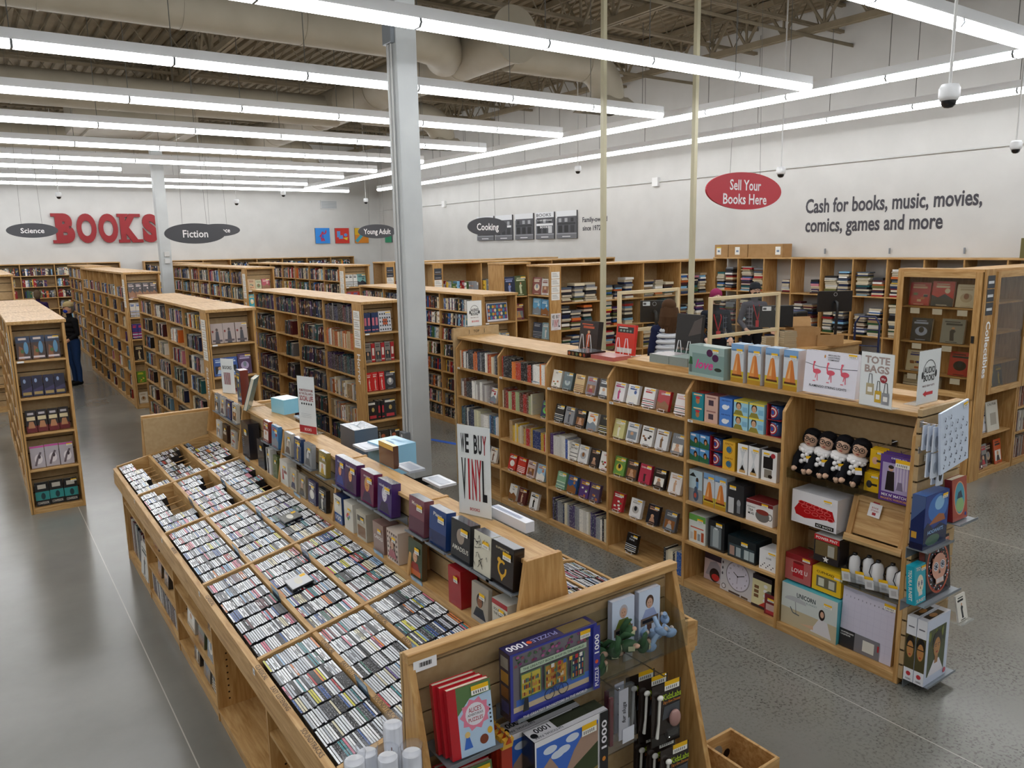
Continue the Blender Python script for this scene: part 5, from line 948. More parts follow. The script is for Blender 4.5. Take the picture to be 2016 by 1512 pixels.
# ------------------------------------------------------------ nearest bay of the case: hung and shelved gifts on slats
K = 5; BX = AC[5]
def doll(x, lab, turn):
    t = thing('rag_doll', lab, 'doll', (0, 0, 0), 0, 'black-robed dolls'); t.matrix_world = MA @ Matrix.Translation((BX + x, .15, 1.338)) @ Matrix.Rotation(turn, 4, 'Z') @ Matrix.Rotation(.22, 4, 'Y')
    m = MB(); m.lathe([(.0, -.17), (.06, -.165), (.058, -.08), (.05, 0), (.038, .035), (.0, .045)], n=18, col='#17171b', mat='matte', sy=.75); m.build('robe', t)
    m = MB(); m.lathe([(.03, .012), (.06, .02), (.066, .03), (.055, .04), (.03, .045)], n=22, col='#eceaea', mat='matte', sy=.85)
    for k in range(9): a = PI * (1.1 + .8 * k / 8); m.ball((.052 * math.cos(a), .052 * math.sin(a) * .85 - .006, .012 - .006 * (k % 2)), .016, '#f0eeee', 'matte', 8, 5)
    for k in range(4): m.ball((.012 * (-1) ** k, -.052, -.01 - .02 * k), .017, '#eeecec', 'matte', 8, 5)
    m.build('lace_collar', t)
    h = MB(); h.ball((0, 0, .095), (.052, .05, .06), '#d8b39a', 'matte', 16, 10); h.ball((0, -.051, .088), (.008, .01, .01), '#cfa58c', 'matte', 8, 5); hd = h.build('head', t)
    f = MB()
    for s in (-1, 1): f.ball((s * .02, -.0465, .1), (.006, .004, .006), '#1c1618', 'gloss', 8, 5)
    f.ball((0, -.048, .066), (.012, .004, .004), '#a84a44', 'matte', 8, 5); f.build('eyes_and_mouth', hd)
    g = MB()
    for s in (-1, 1): g.tube([(s * .021 + .017 * math.cos(a), -.054 + .004 * abs(math.sin(a)), .1 + .016 * math.sin(a)) for a in [2 * PI * q / 12 for q in range(13)]], .0025, 5, '#141416', 'gloss', False)
    g.tube([(-.005, -.055, .101), (.005, -.055, .101)], .0022, 5, '#141416', 'gloss'); g.build('glasses', hd)
    r = MB(); r.ball((0, .012, .118), (.062, .052, .05), '#17161a', 'matte', 16, 9); r.ball((-.048, .012, .09), (.016, .035, .04), '#17161a', 'matte', 10, 7); r.ball((.048, .012, .09), (.016, .035, .04), '#17161a', 'matte', 10, 7); r.ball((.0, -.022, .143), (.05, .028, .017), '#17161a', 'matte', 12, 6); r.build('hair', hd)
    for s in (-1, 1):
        a = MB(); a.tube([(s * .04, 0, .01), (s * .052, -.045, -.06), (s * .04, -.08, -.11)], [.024, .024, .021], 10, '#17171b', 'matte'); ar = a.build('sleeve', t)
        b = MB(); b.ball((s * .038, -.09, -.125), (.018, .018, .02), '#d8b39a', 'matte', 10, 7); b.ball((s * .038 - s * .016, -.095, -.118), (.007, .009, .011), '#d8b39a', 'matte', 8, 5); b.build('hand', ar)
    g = MB().plane((.03, -.075, -.06), (.9, 0, .3), (-.3, 0, .9)); g.rect(0, .045, 0, .05, '#eceaf0'); g.rect(.0, .045, .03, .05, '#f0bd1e'); g.build('hang_tag', t)
for k, x in enumerate((.105, .225, .35, .47)): doll(x, 'rag doll with black robe, glasses and lace collar, %s in the row of four' % ('leftmost', 'second', 'third', 'rightmost')[k], .25)
t = thing('acrylic_tray', 'clear acrylic tray holding the row of black-robed dolls', 'tray'); t.matrix_world = MA @ Matrix.Translation((BX + .02, .03, 1.15))
m = MB(); m.box(0, .54, 0, .3, 0, .005, mat='acrylic'); m.box(0, .54, 0, .005, .005, .07, mat='acrylic'); m.box(0, .005, .005, .3, .005, .07, mat='acrylic'); m.box(.535, .54, .005, .3, .005, .07, mat='acrylic'); m.build('tray_body', t)
def hook(x, z, L, lab):
    m = MB(); m.box(-.02, .02, -.006, 0, -.03, .012, mat='chrome'); m.tube([(0, -.003, 0), (0, -L, 0), (0, -L - .008, .015)], .003, 8, mat='chrome')
    o = m.build('display_hook'); o.matrix_world = MA @ Matrix.Translation((BX + x, .34, z)); tag(o, lab, 'hook', 'chrome display hooks')
def packs(x, z, n, w_, h, bg, draw, name, cat, lab, y0=.14, dy=.022, th=.008):
    for k in range(n):
        box_item(name, cat, '%s, %s from the front' % (lab, ORD[k]), MA @ Matrix.Translation((BX + x, y0 + k * dy, z + .004 * k)), w_, th, h, bg, draw, stick=(w_ * .5, h * .78, w_ * .45, h * .17) if k == 0 else None)
pin = lambda kind: (lambda m, w_, h: [m.rect(0, w_, 0, h, '#e2b51f', 'gloss'), m.oval(w_ * .35, h * .4, w_ * .2, h * .2, '#d8a58a' if kind else '#3a3a3c', 'gloss'), m.rect(w_ * .45, w_ * .9, h * .34, h * .46, '#2a2722', 'gloss'), m.text('PIN', w_ * .5, h * .78, h * .08, '#2a2722', mat='gloss')])
packs(.565, 1.33, 3, .1, .125, '#d9ab1a', pin(1), 'enamel_pin_card', 'pin card', 'yellow carded pin, upper hook'); packs(.535, 1.165, 3, .1, .125, '#d9ab1a', pin(0), 'enamel_pin_card', 'pin card', 'yellow carded pin, lower hook')
def dress(m, w_, h):
    m.rect(0, w_, 0, h, '#5a3a86', 'gloss'); m.rect(w_ * .08, w_ * .92, h * .2, h * .84, '#a99cc2', 'gloss')
    for k in range(5): m.rect(w_ * (.45 + .1 * k), w_ * (.5 + .1 * k), h * .3, h * .8, '#c9bfd5', 'gloss')
    m.poly([(w_ * .2, h * .24), (w_ * .5, h * .24), (w_ * .47, h * .66), (w_ * .24, h * .66)], '#1c1a20', 'gloss'); m.oval(w_ * .36, h * .72, w_ * .08, h * .06, '#d2a58a', 'gloss'); m.oval(w_ * .36, h * .755, w_ * .09, h * .04, '#1c1a20', 'gloss')
    m.poly([(w_ * .56, h * .28), (w_ * .78, h * .28), (w_ * .74, h * .46), (w_ * .6, h * .46)], '#7a6f88', 'gloss'); m.text('DISSENT', w_ * .62, h * .88, h * .06, '#2a1440', w=w_ * .5, mat='gloss'); m.text('DRESS TO', w_ * .6, h * .95, h * .035, '#e9e2f2', w=w_ * .5, mat='gloss'); m.text("MIX N' MATCH", w_ * .5, h * .14, h * .06, '#f0ebf5', w=w_ * .8, mat='gloss'); m.text('MAGNETIC WARDROBE', w_ * .5, h * .06, h * .045, '#e0a05a', w=w_ * .84, mat='gloss')
packs(.665, 1.15, 3, .2, .3, '#5a3a86', dress, 'magnet_set_pack', 'magnet set', 'purple dress-up magnet set hung on a hook', y0=.09, dy=.03, th=.012)
hook(.615, 1.475, .2, 'chrome hook holding the yellow pins'); hook(.78, 1.47, .22, 'chrome hook holding the purple magnet sets'); hook(.72, .585, .1, 'chrome hook above the whiteboard calendar')
def rail(x, z, w_, lab, d=.26, y=.025):
    m = MB(); m.box(0, w_, 0, d, -.004, 0, mat='acrylic'); m.box(0, w_, 0, .004, 0, .03, mat='acrylic'); m.box(0, w_, d - .004, d, -.06, 0, mat='acrylic'); o = m.build('acrylic_shelf'); o.matrix_world = MA @ Matrix.Translation((BX + x, y + .05, z)); tag(o, lab, 'acrylic shelf')
def icy(m, w_, h):
    m.rect(0, w_, 0, h, '#e6e4e8', 'gloss'); m.poly([(w_ * .06, h * .42), (w_ * .2, h * .72), (w_ * .9, h * .62), (w_ * .96, h * .36), (w_ * .3, h * .2), (w_ * .1, h * .26)], '#b8141c', 'gloss')
    for r_, (y, n) in enumerate(((.66, 4), (.56, 4), (.42, 4))):
        for k in range(n): m.oval(w_ * (.22 + .08 * r_ + .17 * k - .01 * r_), h * (y - .02 * k), w_ * .075, h * .055, '#e05a5c', 'gloss'); m.oval(w_ * (.22 + .08 * r_ + .17 * k - .01 * r_), h * (y - .02 * k), w_ * .055, h * .038, '#a81018', 'gloss')
    m.rect(w_ * .55, w_ * .95, h * .04, h * .16, '#1a1a1c', 'gloss'); m.text('ICY SHOTS', w_ * .75, h * .1, h * .06, '#f0f0f0', w=w_ * .34, mat='gloss')
def GB(x, z, w_, d, h, *a, **k):
    y = k.pop('y', .07); rz = k.pop('rz', 0); name, cat, label, bg = a[:4]
    return box_item(name, cat, label, MA @ Matrix.Translation((BX + x, y, z + .0008)) @ Matrix.Rotation(rz, 4, 'Z'), w_, d, h, bg, *a[4:], **k)
rail(.04, .83, .38, 'clear acrylic shelf under the ice shot mould box'); GB(.05, .83, .35, .2, .235, 'ice_mould_box', 'box', 'white box picturing a red ice shot mould', '#e6e4e8', icy, side='#1d1b1e', top='#e2e0e4', stick=(.25, .19, .06, .025))
rail(.45, .80, .4, 'clear acrylic shelf under the wooden book stand')
t = thing('wooden_book_stand', 'folding wooden book stand with a red and white paper tag', 'book stand'); t.matrix_world = MA @ Matrix.Translation((BX + .44, .1, .802)) @ Matrix.Rotation(-.3, 4, 'X')
MB().box(.04, .36, .014, .024, .06, .3, mat='pine_long').build('panel', t); 
for a, b in ((0, .04), (.36, .4)): MB().box(a, b, 0, .02, 0, .32, mat='pine').build('side_rail', t, bevel=.002)
MB().box(.04, .36, 0, .02, .28, .32, mat='pine_long').build('top_rail', t, bevel=.002); MB().box(0, .4, -.02, .0, 0, .05, mat='pine_long').build('page_ledge', t, bevel=.002)
m = MB().plane((.12, -.003, .2), (1, 0, -.05), (.05, 0, 1)); m.rect(0, .085, 0, .09, '#eeeaea'); m.rect(.02, .065, .09, .1, '#a8262e'); [m.text(w_, .043, y, .012, '#a8262e') for w_, y in (('BOOK', .06), ('STAND', .042))]; m.rect(.03, .055, .012, .03, '#a8262e'); m.build('paper_tag', t)
GB(.24, .60, .19, .12, .19, 'glass_box', 'box', 'red and black window box holding a pint glass', '#2a2426', lambda m, w_, h: [m.rect(0, w_, h * .8, h, '#c42a2e', 'gloss'), m.text('POWER PINT', w_ * .5, h * .9, h * .1, '#f4eeee', w=w_ * .86, mat='gloss'), m.rect(w_ * .06, w_ * .94, h * .25, h * .78, '#6b5a3a', 'gloss'), m.rect(w_ * .56, w_ * .82, h * .28, h * .7, '#a8a498', 'gloss'), m.poly([(w_ * (.5 + .13 * (1 if q % 2 == 0 else .45) * math.sin(q * PI / 5)), h * (.14 + .13 * (1 if q % 2 == 0 else .45) * math.cos(q * PI / 5))) for q in range(10)], '#eceae6', 'gloss')], side='#4a4038', top='#d9d5d0')
rail(.2, .60, .27, 'clear acrylic shelf under the pint glass box'); rail(.016, .385, .25, 'clear acrylic shelf under the red mug box'); rail(.275, .385, .175, 'clear acrylic shelf under the small yellow box')
GB(.02, .385, .21, .16, .2, 'mug_box', 'mug box', 'red box picturing a LOVE U mug, on the slats', '#a8343a', lambda m, w_, h: [m.rect(0, w_, 0, h, '#b8605e', 'gloss'), m.rect(0, w_, h * .8, h, '#8f1f26', 'gloss'), m.rect(w_ * .3, w_ * .72, h * .18, h * .72, '#b8202a', 'gloss'), m.oval(w_ * .51, h * .72, w_ * .21, h * .05, '#7a1218', 'gloss'), m.text('LOVE U', w_ * .56, h * .42, h * .16, '#f4eaea', w=w_ * .6, mat='gloss')], side='#9c2a30', top='#8a2229', stick=(.14, .17, .06, .024))
GB(.24, .385, .22, .1, .17, 'glass_box', 'box', 'yellow CUPHEAD box with a window onto two small glasses', '#e0b51c', lambda m, w_, h: [m.rect(0, w_, 0, h, '#e6bb20', 'gloss'), m.rect(w_ * .15, w_ * .85, h * .18, h * .66, '#6b6650', 'gloss'), m.rect(w_ * .22, w_ * .42, h * .24, h * .58, '#c9c9b5', 'gloss'), m.rect(w_ * .58, w_ * .78, h * .24, h * .58, '#c0beb0', 'gloss'), m.text('CUPHEAD', w_ * .45, h * .83, h * .1, '#2a231c', w=w_ * .6, mat='gloss')], side='#cfa418', top='#ecc63a', stick=(.17, .125, .06, .024))
# white plush ghosts in an acrylic tray
t = thing('acrylic_tray', 'clear acrylic tray full of white bottles with black cords', 'tray'); t.matrix_world = MA @ Matrix.Translation((BX + .46, .05, .505))
m = MB(); m.box(0, .42, 0, .22, 0, .005, mat='acrylic'); m.box(0, .42, 0, .005, .005, .1, mat='acrylic'); m.box(0, .005, .005, .22, .005, .12, mat='acrylic'); m.box(.415, .42, .005, .22, .005, .12, mat='acrylic'); m.build('tray_body', t)
for k in range(5):
    t = thing('white_bottle', 'white bottle in a soft sleeve with black cord and paper tag, %s in the tray' % ORD[k], 'bottle', group='white bottles in the tray'); t.matrix_world = MA @ Matrix.Translation((BX + .505 + .082 * k, .14 + .03 * (k % 2), .5115))
    MB().lathe([(0, 0), (.034, .002), (.036, .01), (.036, .15), (.03, .175), (.014, .19), (0, .192)], n=18, col='#e8e8ea', mat='matte').build('bottle_body', t)
    MB().lathe([(0, .19), (.015, .19), (.015, .205), (0, .207)], n=12, col='#1c1c1f', mat='gloss').build('cap', t)
    MB().tube([(0, -.012, .2), (-.03, -.03, .17), (-.035, -.042, .12), (.0, -.046, .07)], .003, 6, '#17171a', 'matte').build('cord', t)
    m = MB().plane((-.03, -.085, .02), (.98, 0, .15), (-.15, 0, .98)); m.rect(0, .062, 0, .065, '#e6e4e6'); m.rect(0, .062, .065, .085, '#f0bd1e'); m.rect(.015, .05, .015, .05, '#c9c5c8'); m.build('paper_tag', t)
def uni(m, w_, h):
    m.rect(0, w_, 0, h, '#cfd6d2', 'gloss'); m.rect(0, w_, 0, h * .42, '#c2b596', 'gloss'); m.text('UNICORN', w_ * .45, h * .8, h * .11, '#26333c', w=w_ * .34, bold=.02, mat='gloss'); m.text('BEACH BLANKET', w_ * .47, h * .69, h * .045, '#8fa0a2', w=w_ * .36, mat='gloss')
    m.oval(w_ * .26, h * .62, w_ * .2, h * .12, '#b9bcc0', 'gloss', a0=0, a1=PI); m.line([(w_ * .26, h * .62), (w_ * .28, h * .34)], .004, '#6f7478', 'gloss'); m.line([(w_ * .17, h * .46), (w_ * .22, h * .34), (w_ * .34, h * .32)], .008, '#5d6468', 'gloss')
    m.poly([(w_ * .55, h * .08), (w_ * .92, h * .06), (w_ * .84, h * .42), (w_ * .7, h * .46)], '#dcd9dc', 'gloss'); m.oval(w_ * .74, h * .56, w_ * .055, h * .13, '#2a1a14', 'gloss'); m.oval(w_ * .745, h * .57, w_ * .032, h * .075, '#d2a58a', 'gloss'); m.poly([(w_ * .36, h * .14), (w_ * .6, h * .22), (w_ * .6, h * .12)], '#d8b394', 'gloss')
GB(.03, .061, .44, .16, .31, 'blanket_box', 'box', 'pale teal UNICORN beach blanket box, bottom of the nearest bay', '#4fb0be', uni, y=.03, side='#49a5b4', top=lambda m, a, b: [m.rect(0, a, 0, b, '#54b4c2', 'gloss'), m.text('UNICORN', a * .5, b * .45, .03, '#26505a', mat='gloss')], stick=(.34, .24, .06, .03))
def cal(m, w_, h):
    m.rect(0, w_, 0, h, '#cfcbdc', 'gloss')
    for k in range(12): m.text(str(k + 1), w_ * (.07 + .078 * k), h * .86, h * .026, '#4a4a55', mat='gloss')
    for k in range(1, 8): m.rect(w_ * k / 8, w_ * k / 8 + .001, h * .05, h * .8, '#b9b4ca', 'gloss')
    for k in range(1, 7): m.rect(0, w_, h * (.05 + .12 * k), h * (.05 + .12 * k) + .001, '#b9b4ca', 'gloss')
    m.rect(0, w_ * .78, 0, h * .3, '#77757a', 'gloss'); m.rect(0, w_ * .3, 0, h * .3, '#2a2a2e', 'gloss'); m.rect(w_ * .46, w_ * .68, h * .06, h * .24, '#d9d6cc', 'gloss'); m.text('WHITEBOARD', w_ * .15, h * .25, h * .025, '#eeeeee', w=w_ * .26, mat='gloss'); m.text('CALENDAR', w_ * .12, h * .21, h * .025, '#eeeeee', w=w_ * .2, mat='gloss'); m.rect(w_ * .74, w_ * .77, h * .14, h * .24, '#b3262e', 'gloss')
def film(o):
    m = MB(); r = random.Random(3)
    pts = [(x / 8 * .4, -.012 - .02 * r.random() * (j > 0), .4 + .05 * j + .015 * r.random()) for j in range(3) for x in range(9)]
    m.add(pts, [(j * 9 + i, j * 9 + i + 1, (j + 1) * 9 + i + 1, (j + 1) * 9 + i) for j in range(2) for i in range(8)], mat='film'); m.build('film_wrap', o)
GB(.475, .061, .365, .03, .425, 'whiteboard_calendar', 'calendar', 'film-wrapped whiteboard calendar with wooden edge, bottom of the nearest bay', '#d2b584', cal, y=.06, top='#c9a877', stick=(.29, .37, .075, .04), tilt=.05, extra=film)
# ------------------------------------------------------------ slatted end of the case, facing the viewer
EY = AY - AC[6]
m = MB(Matrix.Translation((AXF, EY, 0)))
z = .05
while z < 1.78:
    m.box(.0, AD, -.03, -.002, z, min(z + .088, 1.79), mat='fibreboard')
    if z < 1.68: m.box(0, AD, -.018, -.003, z + .088, z + .1, mat='groove')
    z += .1
ep = m.build('slat_end_panel', AUD); ep.matrix_parent_inverse = (Matrix.Translation((AXF, AY, 0)) @ Matrix.Rotation(SIDE, 4, 'Z')).inverted()
def E_(x, z, w_, d, h, *a, **k):
    y = k.pop('y', .2); rz = k.pop('rz', 0); roll = k.pop('roll', 0); name, cat, label, bg = a[:4]
    return box_item(name, cat, label, Matrix.Translation((AXF + x, EY - y, z + .0008)) @ Matrix.Rotation(rz, 4, 'Z') @ Matrix.Rotation(roll, 4, 'Y'), w_, d, h, bg, *a[4:], **k)
def mshelf(x, z, w_, d, lab, M=None, cl='grey_metal'):
    m = MB(); m.box(0, w_, -d, 0, -.004, 0, mat=cl); m.box(0, w_, -d, -d + .003, 0, .012, mat=cl); m.box(0, w_, -.004, 0, -.07, -.004, mat=cl)
    o = m.build('slatwall_shelf'); o.matrix_world = M or Matrix.Translation((AXF + x, EY - .033, z)); tag(o, lab, 'slatwall shelf', 'metal and clear slatwall shelves')
def frida(m, w_, h):
    m.rect(0, w_, 0, h, '#cfd9ee', 'gloss'); m.rect(w_ * .1, w_ * .86, h * .12, h * .84, '#3f4a22', 'gloss')
    for k in range(8): m.oval(w_ * (.16 + .09 * k), h * (.74 - .07 * (k % 3)), w_ * .05, h * .08, ['#6f7a2a', '#2c3a1c', '#b5a83a'][k % 3], 'gloss')
    m.poly([(w_ * .14, h * .12), (w_ * .84, h * .12), (w_ * .62, h * .34), (w_ * .38, h * .34)], '#e6e4ee', 'gloss'); m.rect(w_ * .42, w_ * .56, h * .28, h * .42, '#a8743f', 'gloss'); m.oval(w_ * .49, h * .62, w_ * .2, h * .17, '#1a1512', 'gloss'); m.oval(w_ * .49, h * .53, w_ * .14, h * .15, '#b8824a', 'gloss')
    for s in (-1, 1): m.rect(w_ * (.49 + s * .06) - .012, w_ * (.49 + s * .06) + .012, h * .575, h * .585, '#1a1512', 'gloss'); m.oval(w_ * (.49 + s * .055), h * .55, .006, .004, '#1a1512', 'gloss', 8)
    m.oval(w_ * .49, h * .455, w_ * .045, h * .013, '#a83a30', 'gloss'); m.oval(w_ * .9, h * .08, .018, .018, '#c04a5a', 'gloss')
def frida_side(m, d, h): m.rect(0, d, 0, h, '#e2e4ea', 'gloss'); m.rect(0, d, h * .2, h * .72, '#4a4424', 'gloss'); m.oval(d * .5, h * .6, d * .42, h * .12, '#1a1512', 'gloss'); m.oval(d * .5, h * .5, d * .34, h * .13, '#b8824a', 'gloss'); m.rect(d * .12, d * .88, h * .53, h * .545, '#1a1512', 'gloss'); m.oval(d * .5, h * .42, d * .12, h * .012, '#a83a30', 'gloss'); m.oval(d * .5, h * .12, d * .24, h * .035, '#b8323a', 'gloss'); m.text('1000', d * .5, h * .04, h * .03, '#2a2a30', mat='gloss'); m.rect(d * .2, d * .8, h * .84, h * .86, '#6a6a72', 'gloss')
tf = lambda m, a, b: [m.rect(0, a, 0, b, '#d5d5dc', 'gloss'), m.rect(a * .15, a * .8, b * .15, b * .85, '#3a2c1c', 'gloss'), m.oval(a * .45, b * .5, a * .14, b * .3, '#b8824a', 'gloss')]
mshelf(.0, .064, .34, .16, 'metal slatwall shelf under the white portrait jigsaws')
for k in (0, 1): E_(-.01, .065, .275, .06, .43, 'jigsaw_box', 'jigsaw', 'white jigsaw box with a dark-haired portrait, %s on the low end shelf' % ('front one', 'rear one')[k], '#dfe3ee', frida, frida_side, tf, y=.165 - .064 * k)
def skull(m, w_, h, c='#d8a08a', bg='#1d1a1c'):
    m.oval(w_ * .5, h * .5, w_ * .3, h * .24, c, 'gloss', 26); m.rect(w_ * .34, w_ * .66, h * .2, h * .36, c, 'gloss')
    for s in (-1, 1): m.oval(w_ * (.5 + s * .13), h * .52, w_ * .09, h * .07, '#26304a', 'gloss'); m.ring(w_ * (.5 + s * .13), h * .52, w_ * .1, h * .08, w_ * .02, '#eceaf0', 'gloss'); [m.oval(w_ * (.5 + s * .13) + w_ * .05 * math.cos(a), h * .52 + h * .04 * math.sin(a), w_ * .018, h * .014, '#dfe3ee', 'gloss', 8) for a in [q * PI / 3 for q in range(6)]]
    m.poly([(w_ * .5, h * .46), (w_ * .46, h * .38), (w_ * .54, h * .38)], bg, 'gloss')
    for k in range(5): m.rect(w_ * (.36 + .06 * k), w_ * (.4 + .06 * k), h * .22, h * .3, '#f0eeee', 'gloss')
def dotd(m, w_, h):
    m.rect(0, w_, 0, h, '#241a1e', 'gloss'); m.ring(w_ * .5, h * .48, w_ * .47, h * .46, w_ * .05, '#b5583f', 'gloss', 36); r = random.Random(2)
    for k in range(60): a = r.uniform(0, 2 * PI); q = r.uniform(.72, 1.05); m.oval(w_ * (.5 + .42 * q * math.cos(a)), h * (.45 + .4 * q * math.sin(a)), w_ * .022, h * .012, r.choice(['#eceaf2', '#d98a6a', '#b5403a', '#9fb0d8']), 'gloss', 8)
    m.rect(w_ * .06, w_ * .94, h * .86, h * .97, '#d9937a', 'gloss'); m.text('Day of the Dead', w_ * .5, h * .915, h * .06, '#2a1a1c', w=w_ * .8, mat='gloss'); skull(m, w_, h)
mshelf(-.1, .62, .44, .15, 'metal slatwall shelf under the two skull books')
E_(.01, .6215, .29, .04, .35, 'book', 'book', 'large black and coral skull-printed book on the end shelf', '#2a1d20', dotd, y=.135, tilt=.1, side='#7a3a34', stick=(.2, .29, .06, .03), pages=True)
E_(-.125, .6215, .125, .05, .24, 'book', 'book', 'turquoise skull-printed tequila book on the end shelf', '#1fa0b4', lambda m, w_, h: [m.rect(0, w_, 0, h, '#2aaabf', 'gloss'), skull(m, w_, h, '#e3dcc4'), m.text('TEQUILA', w_ * .5, h * .92, h * .09, '#f0ede2', w=w_ * .8, mat='gloss'), m.text('SUNSET', w_ * .5, h * .09, h * .09, '#f0ede2', w=w_ * .8, mat='gloss')], lambda m, d, h: [m.rect(0, d, 0, h, '#1d9ab0', 'gloss'), m.text('TEQUILA SUNSET', d * .5, h * .5, d * .4, '#eceadc', w=h * .8, ang=-PI / 2, mat='gloss')], y=.135, tilt=.08, stick=(.07, .2, .05, .03))
def castle(m, w_, h):
    m.rect(0, w_, 0, h, '#1c3d8a', 'gloss'); m.oval(w_ * .55, h * .72, w_ * .42, h * .26, '#3a74c4', 'gloss'); m.oval(w_ * .6, h * .8, w_ * .2, h * .13, '#8fc0e8', 'gloss'); m.poly([(0, 0), (w_, 0), (w_, h * .3), (w_ * .7, h * .42), (w_ * .4, h * .34), (w_ * .15, h * .5), (0, h * .4)], '#14224a', 'gloss'); m.poly([(w_ * .2, h * .44), (w_ * .9, h * .44), (w_ * .82, h * .56), (w_ * .6, h * .6), (w_ * .4, h * .54)], '#a8643a', 'gloss'); m.oval(w_ * .4, h * .14, w_ * .3, h * .1, '#4a6a5a', 'gloss'); m.text('HOGWARTS', w_ * .5, h * .3, h * .07, '#9cc4ee', w=w_ * .66, mat='gloss')
mshelf(-.08, .955, .32, .13, 'metal slatwall shelf under the night blue jigsaw')
E_(-.07, .956, .275, .08, .335, 'jigsaw_box', 'jigsaw', 'night blue jigsaw box with a moonlit hill on the end shelf', '#1b3a80', castle, lambda m, d, h: [m.rect(0, d, 0, h, '#1c2c5a', 'gloss'), m.poly([(0, h * .5), (d, h * .8), (d, h), (0, h)], '#4a5f8a', 'gloss'), m.rect(d * .1, d * .5, h * .2, h * .32, '#c99a3a', 'gloss'), m.rect(0, d, 0, h * .12, '#12193a', 'gloss')], '#3a6ab0', y=.125, stick=(.19, .29, .06, .03))
mshelf(.24, 1.06, .22, .16, 'metal slatwall shelf under the brick red book'); E_(.25, 1.061, .18, .045, .265, 'book', 'book', 'brick red storybook with an oval picture on the end shelf', '#8f3a34', lambda m, w_, h: [m.rect(0, w_, 0, h, '#a8503f', 'gloss'), m.ring(w_ * .5, h * .52, w_ * .38, h * .4, w_ * .04, '#d9a07a', 'gloss'), m.oval(w_ * .5, h * .52, w_ * .34, h * .37, '#4a9ab0', 'gloss'), m.oval(w_ * .5, h * .36, w_ * .28, h * .17, '#8fb57a', 'gloss'), m.poly([(w_ * .3, h * .52), (w_ * .7, h * .52), (w_ * .6, h * .7), (w_ * .4, h * .66)], '#33485a', 'gloss'), m.oval(w_ * .86, h * .1, .012, .012, '#33408a', 'gloss')], side='#8a2f30', y=.14, tilt=.1, pages=True)
E_(.0, 1.42, .33, .012, .38, 'tote_bag', 'tote bag', 'pale blue bag printed with small black figures, hung on the end panel', '#cfdcf0', lambda m, w_, h: [m.rect(0, w_, 0, h, '#d5e2f5', 'gloss')] + [(m.line([(w_ * x, h * y), (w_ * x + .015, h * y + .012), (w_ * x + .006, h * y + .022)], .004, '#2a2f45', 'gloss'), m.oval(w_ * x + .004, h * y, .007, .005, '#3a4058', 'gloss', 8)) for x, y in [(.1 + .19 * (k % 5) + .05 * (k // 5 % 2), .08 + .13 * (k // 5)) for k in range(32)] if x < .9 and y < .95], y=.16, roll=-.15, stick=(.26, .345, .055, .028))
for q, (x, z, n) in enumerate(((-.05, 1.56, 3), (-.045, 1.4, 2), (.03, 1.34, 2))):
    m = MB(); m.box(-.02, .02, -.036, -.032, -.03, .012, mat='chrome'); m.tube([(0, -.034, 0), (0, -.13, 0), (0, -.138, .012)], .003, 8, mat='chrome'); o = m.build('display_hook', loc=(AXF + x + .04, EY, z + .16)); tag(o, 'chrome hook on the end panel, %s from the top' % ORD[q], 'hook', 'chrome display hooks')
    for k in range(n): E_(x, z + .0, .07, .008, .15, 'carded_charm', 'carded charm', 'small carded charm on the end panel, %s hook from top, %s from front' % (ORD[q], ORD[k]), '#cfd8e6', lambda m, w_, h: [m.rect(0, w_, 0, h, '#d9e2f0', 'gloss'), m.oval(w_ * .5, h * .4, w_ * .3, h * .24, '#26282f' if q > 1 else '#aab3c2', 'gloss')], y=.13 - .03 * k)
E_(.4, .36, .12, .01, .17, 'booklet', 'book', 'white booklet tilted on a clear shelf at the far edge of the end panel', '#e2e0da', cover('#e6e3da', 71, 4), y=.16, tilt=.2); mshelf(.38, .36, .16, .16, 'clear slatwall shelf under the tilted white booklet', cl='acrylic')
# ------------------------------------------------------------ on top of the audiobook case
TZ = 1.7628
def T_(x, y, w_, d, h, *a, **k):
    z = k.pop('z', TZ); rz = k.pop('rz', 0); name, cat, label, bg = a[:4]
    return box_item(name, cat, label, MA @ Matrix.Translation((x, y, z)) @ Matrix.Rotation(rz, 4, 'Z'), w_, d, h, bg, *a[4:], **k)
RZ_ = 1.8008
for k in range(4): T_(3.92 + .152 * k, .06, .12, .1, .285, 'salt_lamp_box', 'lamp box', 'tall salt lamp box on the case top, %s in the row of four' % ('leftmost', 'second', 'third', 'rightmost')[k], '#c9cfd5', salt, side='#a9702e', top='#9cc0e0', stick=(.055, .22, .055, .03), rz=-.06)
def love(m, w_, h): m.rect(0, w_, 0, h, '#9fb8b4', 'gloss'); m.rect(w_ * .1, w_, h * .1, h * .75, '#7d9a96', 'gloss'); m.text('love', w_ * .45, h * .42, h * .3, '#d93a8f', w=w_ * .5, shear=.3, bold=.02, mat='gloss'); m.oval(w_ * .6, h * .8, w_ * .09, h * .12, '#4a1f4a', 'gloss'); m.oval(w_ * .76, h * .66, w_ * .09, h * .12, '#4a1f4a', 'gloss'); m.oval(w_ * .84, h * .3, w_ * .1, h * .06, '#26332f', 'gloss'); m.rect(w_ * .02, w_ * .1, h * .1, h * .36, '#5a6a68', 'gloss'); m.poly([(0, h * .36), (w_ * .12, h * .36), (w_ * .1, h * .6), (w_ * .04, h * .62)], '#2a5a3a', 'gloss')
T_(3.505, .06, .375, .12, .24, 'neon_sign_box', 'box', 'sage green box picturing a pink love light, on the case top', '#8fa8a4', love, side='#26322f', top='#9fb5b0', stick=(.26, .2, .06, .025), rz=-.08)
